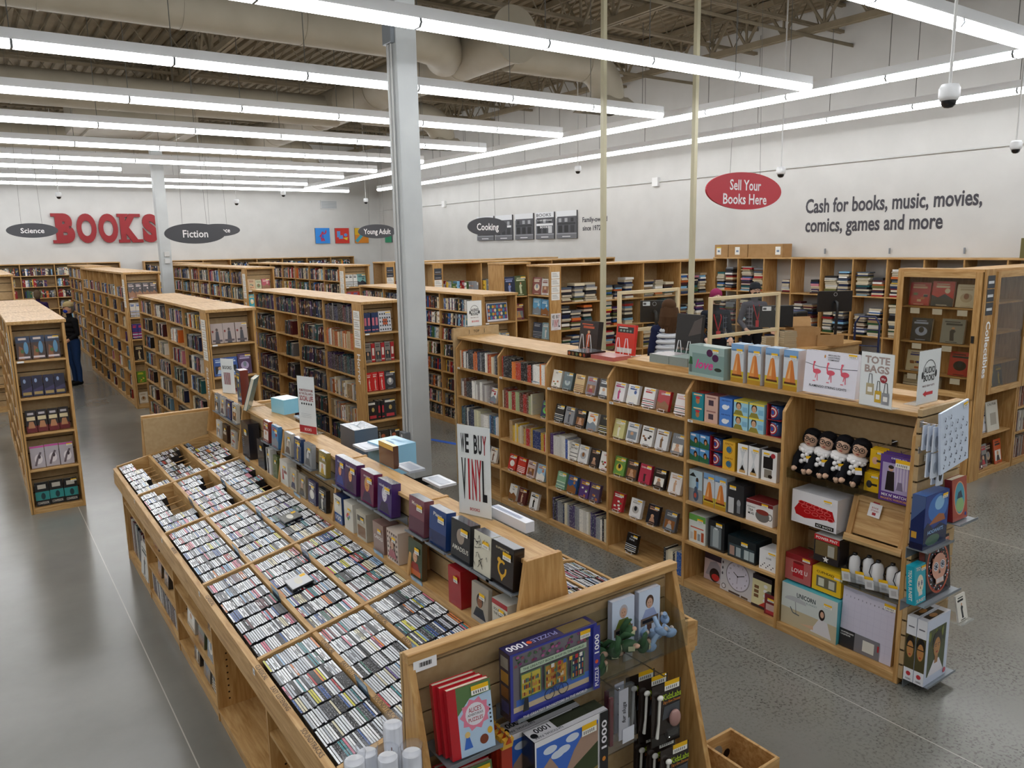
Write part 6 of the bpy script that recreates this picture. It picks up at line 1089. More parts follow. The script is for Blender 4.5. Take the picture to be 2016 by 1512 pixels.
def flam(m, w_, h):
    m.rect(0, w_, 0, h, '#e6e4ee', 'gloss'); m.line([(0, h * .7), (w_ * .3, h * .63), (w_ * .7, h * .63), (w_, h * .66)], .004, '#4a4a55', 'gloss')
    for k in range(3):
        x = w_ * (.2 + .27 * k); s = h * .3; c = '#d9566a'
        m.oval(x + s * .2, h * .52, s * .36, s * .2, c, 'gloss'); m.line([(x + s * .1, h * .36), (x + s * .16, h * .48)], s * .07, c, 'gloss'); m.line([(x + s * .3, h * .3), (x + s * .24, h * .48)], s * .07, c, 'gloss'); m.line([(x - s * .05, h * .5), (x - s * .16, h * .62), (x - s * .1, h * .72)], s * .12, c, 'gloss'); m.oval(x - s * .08, h * .73, s * .1, s * .08, c, 'gloss'); m.rect(x - s * .1, x + s * .14, h * .28, h * .3, c, 'gloss')
    m.text('FLAMINGO STRING LIGHTS', w_ * .48, h * .18, h * .055, '#2a2a33', w=w_ * .72, mat='gloss'); [m.text(t_, w_ * .55, h * (.93 - .055 * k), h * .035, '#2a2a33', w=w_ * .22, mat='gloss') for k, t_ in enumerate(('BROOKLYN', 'LIGHTING', 'COMPANY'))]; m.oval(w_ * .38, h * .89, w_ * .015, h * .04, '#c9873a', 'gloss')
T_(4.545, .05, .39, .06, .285, 'string_light_box', 'box', 'white FLAMINGO STRING LIGHTS box with three pink birds, on the case top', '#e6e4ee', flam, side='#e07a2e', top='#dcdae6', stick=(.32, .26, .06, .025), z=TZ + .012, tilt=.08, rz=-.04)
m = MB()
for x in (.1, .3): m.tube([(x, -.03, .012), (x, -.03, .0025), (x, .12, .0025), (x, .1, .1)], .003, 6, mat='acrylic')
o = m.build('clear_easel'); o.matrix_world = MA @ Matrix.Translation((4.545, .05, TZ)); tag(o, 'clear easel under the flamingo lights box', 'book stand')
def tote(m, w_, h):
    for k, t_ in enumerate(('TOTE', 'BAGS')): m.text(t_, w_ * .5, h * (.87 - .17 * k), h * .135, '#b9a29c', w=w_ * .76, bold=.035)
    m.oval(w_ * .72, h * .53, w_ * .11, w_ * .11, '#a8262e'); m.text('99¢', w_ * .72, h * .53, h * .045, '#f4eaea', bold=.02)
    for x, y, a, c in ((.2, .2, .24, '#cdb88f'), (.48, .08, .2, '#c9a32e'), (.7, .06, .22, '#8f9094')):
        m.rect(w_ * x, w_ * (x + a), h * y, h * (y + .22), c); m.line([(w_ * (x + a * .25), h * (y + .22)), (w_ * (x + a * .35), h * (y + .4)), (w_ * (x + a * .65), h * (y + .4)), (w_ * (x + a * .75), h * (y + .22))], .004, '#33302e'); m.rect(w_ * (x + a * .2), w_ * (x + a * .8), h * (y + .06), h * (y + .15), '#eceae4')
sign('counter_sign', MA @ Matrix.Translation((4.985, .0, TZ)) @ Matrix.Rotation(-.1, 4, 'Z'), .225, .34, tote, 'white TOTE BAGS notice in a clear holder on the case top')
def audio(arrow):
    def f(m, w_, h):
        for k, t_ in enumerate(('AUDIO', 'BOOKS')): m.text(t_, w_ * .5, h * (.63 - .15 * k), h * .12, '#16171c', w=w_ * .5, bold=.03)
        m.ring(w_ * .5, h * .58, w_ * .3, h * .24, w_ * .02, '#16171c', a0=0, a1=PI)
        for s in (-1, 1): m.oval(w_ * (.5 + s * .31), h * .54, w_ * .05, h * .07, '#16171c')
        m.text('MAKE GREAT GIFTS', w_ * .5, h * .33, h * .035, '#7a4a50', w=w_ * .55)
        if arrow: m.poly([(w_ * .25, h * .18), (w_ * .4, h * .24), (w_ * .4, h * .21), (w_ * .72, h * .21), (w_ * .72, h * .15), (w_ * .4, h * .15), (w_ * .4, h * .12)], '#c4343c')
        else: m.text('BOOKS', w_ * .55, h * .18, h * .075, '#c4343c', bold=.02)
    return f
sign('counter_sign', Matrix.Translation((AXF + .04, EY + .03, 1.80)), .25, .33, audio(1), 'white AUDIO BOOKS notice with a red arrow at the near end of the case')
# rough board and notice at the far end of the case
m = MB(); m.box(-.012, .62, -.02, 0, 0, 1.86, mat='fibreboard'); m.plane((.1, -.0205, 1.78), (1, 0, 0), (0, 0, 1)); m.text('TOP', .2, .03, .03, '#33302c'); [m.line([(x, .0), (x, .05)], .006, '#33302c') for x in (.1, .31)]
o = m.build('upright_board'); o.matrix_world = Matrix.Translation((AXF - .0, AY + .03, 0)); tag(o, 'raw brown board standing at the far end of the audiobook case', 'board')
sign('counter_sign', Matrix.Translation((AXF + .2, AY + .04, 1.861)), .2, .3, audio(0), 'white AUDIO BOOKS notice standing at the far end of the case')
# big display books on wire easels with stacks in front
def big_easel(x, y, lab, z):
    m = MB()
    for dx in (-.055, .055): m.tube([(dx - .04, -.06, .004), (dx - .01, -.05, .17), (dx + .01, -.05, .17), (dx + .04, -.06, .004), (dx + .035, .1, .004)], .0035, 6, mat='white_wire')
    o = m.build('wire_book_stand'); o.matrix_world = MA @ Matrix.Translation((x, y, z)); tag(o, lab, 'book stand', 'large white wire book stands')
T_(2.02, .03, .27, .24, .045, 'game_box', 'box', 'dark fantasy boxed game lying flat at the left of the case top', '#2a1d1a', lambda m, w_, h: [m.oval(w_ * (.1 + .2 * k), h * .5, w_ * .06, h * .36, c, 'gloss') for k, c in enumerate(('#a8502e', '#7a5a3a', '#5a6a4a', '#c98a3a', '#8a3a2e'))], top='#4a4a4c', z=TZ)
T_(1.82, .33, .27, .06, .28, 'game_box', 'box', 'dark fantasy boxed game propped upright on a wire stand', '#231917', cover('#2a1c1a', 83, 4, '#b5502e'), side='#5a2a22', top='#33302e', z=TZ + .009, tilt=.12); big_easel(1.97, .35, 'white wire stand before the dark fantasy game', TZ)
for k in range(3): T_(2.32, .06, .3, .22, .011, 'book', 'book', 'thin red-covered book lying in a pile, %s from the bottom' % ORD[k], '#b8645f', None, top='#c98a86', z=TZ + .0118 * k)
T_(2.29, .38, .25, .03, .28, 'book', 'book', 'red record guide book propped upright on a wire stand', '#c22a22', lambda m, w_, h: [m.rect(0, w_, 0, h, '#c9301f', 'gloss'), m.rect(w_ * .08, w_ * .92, h * .72, h * .92, '#26211f', 'gloss'), m.rect(w_ * .1, w_ * .9, h * .06, h * .22, '#d5d2cd', 'gloss'), m.rect(w_ * .14, w_ * .6, h * .87, h * .9, '#e6e2da', 'gloss')] + [m.oval(w_ * (.25 + .17 * k), h * .79, w_ * .06, h * .04, '#7a8a80', 'gloss') for k in range(4)], side='#e6e0da', top='#e2ded6', z=TZ + .009, tilt=.12); big_easel(2.43, .4, 'white wire stand before the red record guide', TZ)
for q, (x, wq) in enumerate(((3.0, .22), (3.225, .2))):
    for k in range(5): T_(x, .13, wq, .23, .013, 'book', 'book', 'slim grey-edged book, %s from the bottom of the %s pile' % (ORD[k], ('left', 'right')[q]), '#8f9a96', None, side='#9aa5a1', top='#b5aeb0' if q == 0 else '#9aaca4', z=RZ_ + .0138 * k)
T_(3.015, .41, .28, .035, .38, 'book', 'book', 'tall black art book propped upright on a wire stand', '#26211f', lambda m, w_, h: [m.rect(0, w_, h * .2, h, '#1f1b1a', 'gloss'), m.poly([(w_ * .5, h * .5), (w_, h * .6), (w_, h * .95), (w_ * .7, h * .85)], '#4a403c', 'gloss'), m.rect(0, w_, 0, h * .18, '#3f5a50', 'gloss')] + [m.oval(w_ * (.15 + .18 * k), h * .22, w_ * .06, h * .03, '#8a7a70', 'gloss') for k in range(5)], side='#d9d6e0', top='#e2e0e6', z=RZ_ + .009, tilt=.1); big_easel(3.16, .43, 'white wire stand before the tall black art book', RZ_)
# ------------------------------------------------------------ goods on the island's near end panel
NY = 2.46
def N_(x, z, y, w_, d, h, *a, **k):
    rz = k.pop('rz', 0); roll = k.pop('roll', 0); name, cat, label, bg = a[:4]
    return box_item(name, cat, label, Matrix.Translation((x, y, z)) @ Matrix.Rotation(rz, 4, 'Z') @ Matrix.Rotation(roll, 4, 'Y'), w_, d, h, bg, *a[4:], **k)
def shop(m, w_, h):
    r = random.Random(9); m.rect(0, w_, 0, h, '#3a3f9a', 'gloss'); m.rect(w_ * .03, w_ * .9, h * .12, h * .97, '#6f6a72', 'gloss'); m.rect(w_ * .03, w_ * .9, h * .12, h * .2, '#c9b79a', 'gloss'); m.rect(w_ * .06, w_ * .9, h * .2, h * .3, '#4a72c4', 'gloss')
    for k in range(46): m.oval(w_ * r.uniform(.05, .88), h * r.uniform(.8, .95), w_ * .018, h * .022, r.choice(['#7a3a6a', '#a85a8a', '#4a6a4a', '#33503a', '#8a4a5a']), 'gloss', 8)
    m.rect(w_ * .1, w_ * .86, h * .7, h * .78, '#b5c9b0', 'gloss'); m.text('THE GREATEST BOOK SHOP IN THE WORLD', w_ * .48, h * .74, h * .035, '#3a4a44', w=w_ * .7, mat='gloss')
    for a, b, c in ((.1, .33, '#c9b84a'), (.36, .62, '#b5873a'), (.66, .82, '#2c3a5a')):
        m.rect(w_ * a, w_ * b, h * .3, h * .68, '#5a7a5a', 'gloss'); m.rect(w_ * (a + .012), w_ * (b - .012), h * .32, h * .66, c, 'gloss')
        for q in range(3):
            for i in range(int((b - a - .03) / .018)): m.rect(w_ * (a + .016 + .018 * i), w_ * (a + .03 + .018 * i), h * (.34 + .1 * q), h * (.34 + .1 * q + r.uniform(.04, .075)), r.choice(['#a8502e', '#d9a53a', '#33506a', '#e0d5b5', '#7a2a2a', '#4a7a6a', '#c98a4a']), 'gloss')
        m.rect(w_ * (a + b) / 2 - .002, w_ * (a + b) / 2 + .002, h * .32, h * .66, '#5a7a5a', 'gloss')
    for x in (.4, .56): m.ring(w_ * x, h * .24, w_ * .06, h * .09, .004, '#232a44', 'gloss', 20)
    m.line([(w_ * .4, h * .24), (w_ * .46, h * .34), (w_ * .54, h * .34), (w_ * .56, h * .24)], .005, '#2a3f7a', 'gloss'); m.line([(w_ * .46, h * .34), (w_ * .49, h * .24), (w_ * .54, h * .34)], .005, '#2a3f7a', 'gloss')
    m.poly([(w_ * .1, h * .14), (w_ * .17, h * .14), (w_ * .16, h * .34), (w_ * .12, h * .34)], '#26282e', 'gloss')
    for k, x in enumerate((.42, .5, .56, .63, .7, .75)): m.rect(w_ * x, w_ * (x + .035), h * .63, h * .69, ['#d9d5cf', '#b3323a', '#3a5aa0', '#d9b03a', '#b3323a', '#e6e2dc'][k], 'gloss')
    m.rect(w_ * .92, w_, 0, h, '#35388f', 'gloss'); m.text('PUZZLE', w_ * .96, h * .2, w_ * .045, '#e9e6f2', w=h * .3, ang=PI / 2, mat='gloss'); m.text('1000', w_ * .96, h * .72, w_ * .055, '#f2f0f6', w=h * .3, ang=PI / 2, bold=.02, mat='gloss'); m.oval(w_ * .96, h * .44, w_ * .02, h * .03, '#d9572e', 'gloss')
    m.text('THE GREATEST BOOKSTORE IN THE WORLD', w_ * .47, h * .06, h * .04, '#e9e6f2', w=w_ * .74, mat='gloss')
ptop = lambda m, a, b: [m.rect(0, a, 0, b, '#2c2a55', 'gloss'), m.text('1000', a * .13, b * .5, b * .5, '#eceaf2', mat='gloss', bold=.02, ang=PI), m.oval(a * .27, b * .5, .012, .012, '#d9572e', 'gloss'), m.text('PUZZLE', a * .44, b * .5, b * .36, '#8f8cb5', mat='gloss', ang=PI), m.rect(a * .62, a * .95, b * .1, b * .9, '#6a5a3a', 'gloss')]
pside = lambda m, d, h: [m.rect(0, d, 0, h, '#3a3344', 'gloss')] + [m.rect(d * .15, d * .85, h * (.1 + .22 * k), h * (.27 + .22 * k), c, 'gloss') for k, c in enumerate(('#4a4a7a', '#8a5a2e', '#b5873a', '#8f8a80'))]
N_(1.575, .926, 2.31, .45, .075, .29, 'jigsaw_box', 'jigsaw', 'large blue jigsaw box with a bookshop front, on the near end panel', '#35388f', shop, pside, ptop, stick=(.355, .245, .055, .035))
mshelf(0, 0, .4, .16, 'grey slatwall shelf under the bookshop jigsaw', Matrix.Translation((1.6, NY - .0045, .9255)))
def alice(m, w_, h):
    m.rect(0, w_, 0, h, '#b5cfe8', 'gloss'); m.rect(0, w_ * .2, 0, h, '#b8202a', 'gloss'); m.poly([(w_ * .2, h), (w_ * .2, h * .6), (w_ * .5, h * .8), (w_, h * .82), (w_, h)], '#5a7a4a', 'gloss')
    m.poly([(w_ * (.6 + (.36 if q % 2 == 0 else .29) * math.cos(q * PI / 10)), h * (.56 + (.24 if q % 2 == 0 else .19) * math.sin(q * PI / 10))) for q in range(20)], '#e0829c', 'gloss'); m.oval(w_ * .6, h * .56, w_ * .23, h * .16, '#e6e2ea', 'gloss')
    for k, (t_, s) in enumerate((("ALICE'S", .07), ('ADVENTUROUS', .035), ('PUZZLES', .055))): m.text(t_, w_ * .6, h * (.63 - .07 * k), h * s, '#a8323c' if k != 1 else '#33303a', w=w_ * (.3, .36, .34)[k], mat='gloss')
    m.poly([(w_ * .28, h * .1), (w_ * .48, h * .1), (w_ * .42, h * .26), (w_ * .34, h * .26)], '#3a6ac4', 'gloss'); m.oval(w_ * .38, h * .3, w_ * .06, h * .045, '#e0c07a', 'gloss'); m.oval(w_ * .75, h * .16, w_ * .1, h * .07, '#7a3a22', 'gloss'); m.oval(w_ * .9, h * .26, w_ * .06, h * .05, '#d9b03a', 'gloss'); [m.rect(w_ * .92, w_ * .96, h * (.36 + .06 * k), h * (.385 + .06 * k), '#26242c', 'gloss') for k in range(5)]
for q, (z, nm) in enumerate(((.888, 'upper'), (.54, 'lower'))):
    for k in range(3): N_(1.285 - .012 * k, z + .008, 2.275 + .032 * k, .185, .026, .27, 'puzzle_book', 'book', 'red-spined puzzle book with a pink medallion, %s shelf, %s from front' % (nm, ORD[k]), '#b8202a', alice if k == 0 else None, '#a81c26', pages=True, tilt=.14, stick=(.1, .225, .075, .035) if k == 0 else None, rz=-.06)
    mshelf(0, 0, .24, .2, 'grey slatwall shelf under the %s puzzle books' % nm, Matrix.Translation((1.26, NY - .0045, z)))
def valley(m, w_, h):
    m.rect(0, w_, 0, h, '#e6e6ea', 'gloss'); W = w_ * .86; m.rect(w_ * .02, W, h * .03, h * .94, '#3a6ac9', 'gloss')
    for x, y in ((.2, .86), (.38, .8), (.5, .88), (.3, .78)): m.oval(w_ * x, h * y, w_ * .09, h * .04, '#d5e0f0', 'gloss')
    m.poly([(w_ * .02, h * .55), (w_ * .1, h * .7), (w_ * .2, h * .78), (w_ * .32, h * .62), (w_ * .42, h * .58), (w_ * .52, h * .74), (w_ * .7, h * .92), (W, h * .9), (W, h * .4), (w_ * .02, h * .4)], '#a88a78', 'gloss')
    m.poly([(w_ * .02, h * .6), (w_ * .14, h * .6), (w_ * .26, h * .52), (w_ * .4, h * .5), (w_ * .55, h * .58), (W, h * .72), (W, h * .3), (w_ * .02, h * .3)], '#33401f', 'gloss')
    m.poly([(w_ * .02, h * .03), (W, h * .03), (W, h * .46), (w_ * .6, h * .4), (w_ * .3, h * .42), (w_ * .02, h * .34)], '#8a7a3a', 'gloss'); m.poly([(w_ * .15, h * .03), (w_ * .6, h * .03), (w_ * .5, h * .2), (w_ * .56, h * .36), (w_ * .44, h * .42), (w_ * .36, h * .3)], '#3f6fc4', 'gloss'); m.oval(w_ * .7, h * .24, w_ * .13, h * .17, '#2f4a24', 'gloss')
    r = random.Random(4)
    for k in range(24): m.oval(w_ * r.uniform(.2, .56), h * r.uniform(.06, .3), w_ * .016, h * .012, r.choice(['#c9d5ea', '#3a3a44', '#6a6f7a']), 'gloss', 8)
    m.rect(w_ * .88, w_, 0, h, '#17171b', 'gloss'); m.text('1000', w_ * .94, h * .76, w_ * .075, '#eceaf0', w=h * .3, ang=PI / 2, bold=.02, mat='gloss'); m.oval(w_ * .94, h * .5, w_ * .025, h * .025, '#d9872e', 'gloss'); m.text('PUZZLE', w_ * .94, h * .2, w_ * .05, '#c9c7d0', w=h * .28, ang=PI / 2, mat='gloss')
vtop = lambda m, a, b: [m.rect(0, a, 0, b, '#c9c8cc', 'gloss'), m.rect(a * .35, a, b * .3, b, '#33372a', 'gloss'), m.oval(a * .06, b * .4, .016, .016, '#1a1a1c', 'gloss'), m.text('1000', a * .2, b * .65, b * .36, '#1a1a1e', mat='gloss', ang=PI, bold=.02), m.text('NATIONAL PARK', a * .22, b * .2, b * .16, '#55555c', mat='gloss', ang=PI)]
for k in (0, 1): N_(1.635 - .075 * k, .415, 2.235 + .095 * k, .385, .085, .44, 'jigsaw_box', 'jigsaw', 'mountain river jigsaw box on the near end panel, %s one' % ('front', 'rear')[k], '#1c1c20', valley, '#202024', vtop, stick=(.24, .37, .08, .05) if k == 0 else None)
mshelf(0, 0, .5, .24, 'grey slatwall shelf under the mountain jigsaws', Matrix.Translation((1.56, NY - .0045, .4135)))
def hk(x, z, L, lab):
    m = MB(); m.box(-.03, .03, -.006, 0, -.03, .02, mat='chrome'); m.tube([(0, -.003, 0), (0, -L, 0), (0, -L - .008, .015)], .003, 8, mat='chrome'); o = m.build('display_hook', loc=(x, NY - .0045, z)); tag(o, lab, 'hook', 'chrome display hooks')
hk(1.535, .9, .19, 'chrome hook holding the red tasselled cards'); hk(2.34, .9, .24, 'upper chrome hook holding the carded hammers'); hk(2.37, .58, .24, 'lower chrome hook holding the carded hammers'); hk(2.1, .9, .2, 'chrome hook holding the filmed toy bag')
for k in range(5):
    t = thing('tasselled_bookmark', 'red and gold hanging bookmark, %s from the front of its hook' % ORD[k], 'bookmark', (1.5, 2.27 + .032 * k, .86))
    MB().box(0, .05, 0, .012, -.3, 0, '#a8321c', 'gloss').build('card_body', t)
    MB().prism([(0, 0), (.05, 0), (.058, .035), (.012, .035)], 'y', -.004, .016, '#d9a53a', 'gloss').build('gold_fold', t)
    MB().prism([(.018, .02), (.045, .02), (.035, .05)], 'y', -.008, -.004, '#b5451c', 'gloss').build('tag_corner', t)
def bag(k):
    t = thing('filmed_toy_bag', 'clear film bag with a white label strip, %s on its hook' % ('front one', 'second')[k], 'toy bag', (2.06 + .02 * k, 2.27 + .05 * k, .6))
    MB().prism([(0, 0), (.17, .0), (.15, .29), (.0, .3)], 'y', 0, .02, mat='film').build('film_bag', t)
    MB().box(.012, .03, .004, .016, .03, .26, '#7a1f30', 'gloss').build('red_toy', t); m = MB(); m.box(.06, .115, .001, .003, .04, .28, '#e6e4ea'); m.plane((.06, .0008, .04), (1, 0, 0), (0, 0, 1)); m.text('fur slugs', .028, .13, .022, '#26242a', ang=PI / 2, shear=.3); m.build('label_strip', t); m = MB().plane((.08, -.001, .02), (1, 0, 0), (0, 0, 1)); m.rect(0, .07, 0, .07, '#dcdfea'); m.build('price_label', t)
bag(0); bag(1)
def blister(x, z, y, k, q):
    t = thing('carded_hammer_kit', 'brown carded kit with a white hammer, %s hook, %s from front' % (q, ORD[k]), 'hammer kit'); t.matrix_world = Matrix.Translation((x, y, z)) @ Matrix.Rotation(-.1, 4, 'Z')
    m = MB(); m.box(0, .165, 0, .004, 0, .3, '#2a211d', 'gloss'); m.plane((0, 0, 0), (1, 0, 0), (0, 0, 1)); m.rect(.05, .165, .255, .262, '#2a211d', 'gloss'); m.text('KidzLabs', .115, .232, .03, '#a8c42e', w=.105, bold=.02, mat='gloss'); m.text('Dig a Glow Dinosaur', .115, .205, .014, '#d9873a', w=.1, mat='gloss'); m.poly([(.06, .12), (.16, .13), (.16, .19), (.07, .185)], '#4a4f55', 'gloss'); m.rect(.0, .165, .0, .05, '#1f1a18', 'gloss'); m.build('card', t)
    MB().tube([(.035, -.012, .235), (.033, -.012, .2), (.03, -.012, .12), (.022, -.012, .05)], [.006, .0065, .006, .008], 8, '#e4e2dc', 'gloss').build('hammer_handle', t); MB().ball((.036, -.014, .245), (.017, .011, .013), '#eceae4', 'gloss').build('hammer_head', t)
    if k == 0: MB().ball((.125, -.012, .12), (.032, .018, .042), '#a8807a', 'gloss', 16, 10).build('egg', t); MB().box(.09, .15, -.008, -.0005, .03, .06, '#3a7ac9', 'film').build('blister_tools', t)
    m = MB().plane((.07, -.001, .262), (1, 0, 0), (0, 0, 1)); sticker(m, 0, 0, .085, .045); m.build('price_sticker', t)
for k in range(3): blister(2.285 - .02 * k, .555, 2.235 + .062 * k, k, 'upper'); blister(2.32 - .02 * k, .24, 2.21 + .065 * k, k, 'lower')
# clear two-part bin of plush
t = thing('acrylic_bin', 'clear acrylic bin with two compartments on the near end panel', 'bin', (2.005, 2.29, .94))
m = MB(); m.box(0, .565, 0, .155, 0, .005, mat='acrylic'); m.box(0, .565, 0, .004, .005, .14, mat='acrylic')
for x in (0, .325, .56): m.prism([(.004, .005), (.155, .005), (.155, .19), (.004, .14)], 'x', x, x + .004, mat='acrylic')
m.box(0, .565, .151, .155, .005, .24, mat='acrylic'); m.build('bin_body', t)
for k in range(7):
    r = random.Random(k); x, y, z = 2.06 + .043 * k, 2.33 + .06 * (k % 2), .985 + .028 * (k % 3) + .02 * (k > 3)
    t = thing('plush_puppet', 'dark green plush puppet with cream tag in the clear bin, %s from left' % ORD[k], 'plush toy', (x, y, z), r.uniform(-1, 1), 'green plush puppets')
    MB().ball((0, 0, 0), (.045, .028, .03), '#3a5a3c', 'matte', 12, 8).build('body', t); MB().tube([(-.03, 0, .01), (-.05, -.01, .04), (-.02, -.015, .065), (.02, -.01, .055)], [.012, .014, .012, .005], 8, '#335035', 'matte').build('leaf_ear', t); MB().ball((.028, -.02, .008), (.018, .012, .012), '#cfa890', 'matte', 10, 6).build('snout', t); m = MB(); m.box(-.01, .02, -.032, -.03, -.01, .012, '#d2d2a8'); m.build('fabric_tag', t)
for k in range(6):
    x, y, z = 2.36 + .033 * k, 2.325 + .07 * (k % 2), .985 + .03 * (k % 3)
    t = thing('plush_puppet', 'pale blue plush puppet in the clear bin, %s from left' % ORD[k], 'plush toy', (x, y, z), k * .8, 'blue plush puppets')
    MB().ball((0, 0, 0), (.036, .022, .02), '#8fa9cc', 'matte', 12, 8).build('body', t); MB().tube([(.01, 0, .01), (.03, .0, .035), (.045, -.005, .05)], [.012, .011, .01], 8, '#9ab3d2', 'matte').build('neck', t); MB().ball((-.02, -.012, .014), (.012, .01, .01), '#d2c2b5', 'matte', 8, 5).build('face', t)
for k, (x, c1, c2, lb) in enumerate(((2.2, '#6f7a35', '#b5b0b8', 'greeting book with a man in a green coat, standing in the clear bin'), (2.365, '#9aa7cf', '#4a2f22', 'greeting book with a curly-haired man in pale blue, in the clear bin'))):
    N_(x, .947, 2.405, .135, .03, .27, 'greeting_book', 'book', lb, '#d2dcee', combo(bgc('#cfdcf0'), lambda m, w_, h, c1=c1, c2=c2: person_art('#c9a08a', c2, c1)(m, w_, h, .5, .72, 1.0), lambda m, w_, h: [m.rect(w_ * .08, w_ * .92, h * .36, h * .5, '#6f5f55', 'gloss'), m.rect(w_ * .16, w_ * .84, h * .4, h * .46, '#26262c', 'gloss'), m.rect(w_ * .3, w_ * .6, 0, h * .36, '#5a3a30' if w_ > 0 else '', 'gloss')]), side='#b9bfd0', top='#d9dbe6')
# rolled maps in film at the near left corner
def roll(x, y, zt, k):
    t = thing('poster_tube', 'white film-wrapped poster tube by the near left corner, %s of five' % ORD[k], 'poster tube', (x, y, .25), group='white poster tubes'); L = zt - .25
    MB().lathe([(0, 0), (.034, 0), (.034, L), (.029, L), (.029, L - .015), (0, L - .015)], n=22, col='#e6e6e8', mat='gloss').build('tube_body', t)
    m = MB()
    for i in range(3):
        z0 = L - .09 - .06 * i
        for j in range(4):
            a0, a1 = -2.6 + .16 * j, -2.48 + .16 * j; m.add([(.0344 * math.cos(a), .0344 * math.sin(a), z) for a, z in ((a0, z0), (a1, z0), (a1, z0 + .012 + .012 * (j == 2)), (a0, z0 + .012 + .012 * (j == 2)))], [(0, 1, 2, 3)], ['#9aa0a8', '#9aa0a8', ['#8a4a30', '#3a6a4a', '#a8323a'][i], '#9aa0a8'][j], 'gloss')
    m.build('printed_label', t); MB().lathe([(.036, .02), (.036, L + .005), (.04, L + .03)], n=16, mat='film').build('film_sleeve', t)
for k, (x, y, z) in enumerate(((.87, 2.2, 1.15), (.95, 2.28, 1.1), (.985, 2.19, 1.12), (1.055, 2.29, 1.16), (1.08, 2.2, 1.09))): roll(x, y, z - .02, k)
t = thing('tube_bin', 'small pine bin holding the white poster tubes', 'bin', (.81, 2.09, 0)); 
MB().box(0, .32, 0, .28, .2, .235, mat='pine_long').build('base_board', t)
for a in ((0, .32, 0, .015), (0, .32, .265, .28), (0, .015, .015, .265), (.305, .32, .015, .265)): MB().box(*a, 0, .55, mat='pine').build('side_board', t)
# crate by the far corner of the panel
t = thing('wooden_crate', 'small pine crate with round holes at the foot of the near end panel', 'crate', (2.77, 2.06, 0))
for a in ((0, .22, 0, .015), (0, .22, .285, .3), (0, .015, .015, .285), (.205, .22, .015, .285)): MB().box(*a, 0, .31, mat='pine_long').build('side_board', t)
MB().box(.015, .205, .015, .285, .0, .015, mat='pine_long').build('base_board', t)
m = MB().plane((.02, .2845, .02), (1, 0, 0), (0, 0, 1)); m.oval(.08, .2, .04, .04, '#8f8a80', 'matte', 28); m.oval(.155, .17, .025, .025, '#2a1a10', 'matte', 28); m.build('round_holes', t)
# ------------------------------------------------------------ books facing out on the aisle ends
SH5 = ['bottom', 'second lowest', 'middle', 'second highest', 'top']; SH6 = ['bottom', 'second lowest', 'third lowest', 'third highest', 'second highest', 'top']
def endrow(x, y, z, W, who, shelf, items, tilt=.1):
    px = x + .05
    n = len(items); fs = min(1, (W - .1 - .006 * n) / sum(i[0] for i in items))
    for k, (w_, h, d, bg, st, acc, ds) in enumerate(items):
        w_ *= fs; M = Matrix.Translation((px, y + .06 + .012 * (k % 2), z + .001)); lab = '%s book, %s from left, %s shelf, %s' % (ds, ORD[k], shelf, who)
        dr = cover(bg, sum(map(ord, bg)) % 97 + 3, st, acc) if not callable(st) else st
        box_item('book', 'book', lab, M, w_, d, h, bg, dr if w_ > .06 else (lambda m, a, b, acc=acc: [m.rect(a * .2, a * .8, b * .35, b * .75, acc, 'gloss'), m.rect(a * .1, a * .9, b * .1, b * .16, acc, 'gloss')]), side=bg, pages=True, tilt=tilt if w_ > .06 else .02, stick=(w_ * .55, h * .85, w_ * .42, h * .1) if k == n - 1 and w_ > .1 else None)
        px += w_ + .006
def rep(n, *a): return [a] * n
fant = lambda m, w_, h: [m.rect(0, w_, 0, h, '#4a3a36', 'gloss'), m.rect(0, w_, h * .72, h, '#33405a', 'gloss'), m.oval(w_ * .68, h * .5, w_ * .16, h * .26, '#5f93b8', 'gloss'), m.poly([(w_ * .1, 0), (w_ * .5, 0), (w_ * .45, h * .5), (w_ * .2, h * .6)], '#8a5a3a', 'gloss'), m.oval(w_ * .4, h * .36, w_ * .12, h * .08, '#4a6a3a', 'gloss'), m.rect(w_ * .1, w_ * .9, h * .06, h * .14, '#d9cdd0', 'gloss'), m.rect(w_ * .2, w_ * .75, h * .84, h * .93, '#d9c9c2', 'gloss')]
moon = lambda m, w_, h: [m.rect(0, w_, 0, h, '#26253f', 'gloss'), m.oval(w_ * .35, h * .76, w_ * .13, h * .1, '#8fa3c9', 'gloss'), m.poly([(0, h * .3), (w_, h * .5), (w_, h * .3), (0, h * .1)], '#3f3a5f', 'gloss'), m.rect(w_ * .1, w_ * .9, h * .08, h * .22, '#a8915a', 'gloss')]
fell = lambda m, w_, h: [m.rect(0, w_, 0, h, '#231b1d', 'gloss'), m.rect(0, w_, 0, h * .3, '#6a1f24', 'gloss'), m.poly([(w_ * .15, h * .2), (w_ * .85, h * .2), (w_ * .7, h * .5), (w_ * .3, h * .5)], '#b5805a', 'gloss'), m.rect(w_ * .1, w_ * .9, h * .55, h * .72, '#d9c9a0', 'gloss'), m.rect(w_ * .2, w_ * .8, h * .8, h * .9, '#b9b2b5', 'gloss')]
horse = lambda m, w_, h: [m.rect(0, w_, 0, h, '#b5aeb5', 'gloss'), m.oval(w_ * .55, h * .4, w_ * .28, h * .22, '#e0dadd', 'gloss'), m.line([(w_ * .3, h * .1), (w_ * .5, h * .45), (w_ * .75, h * .7)], .02, '#6a5f66', 'gloss'), m.oval(w_ * .62, h * .5, w_ * .1, h * .09, '#4a4048', 'gloss'), m.rect(0, w_, h * .92, h, '#c95aa0', 'gloss')]
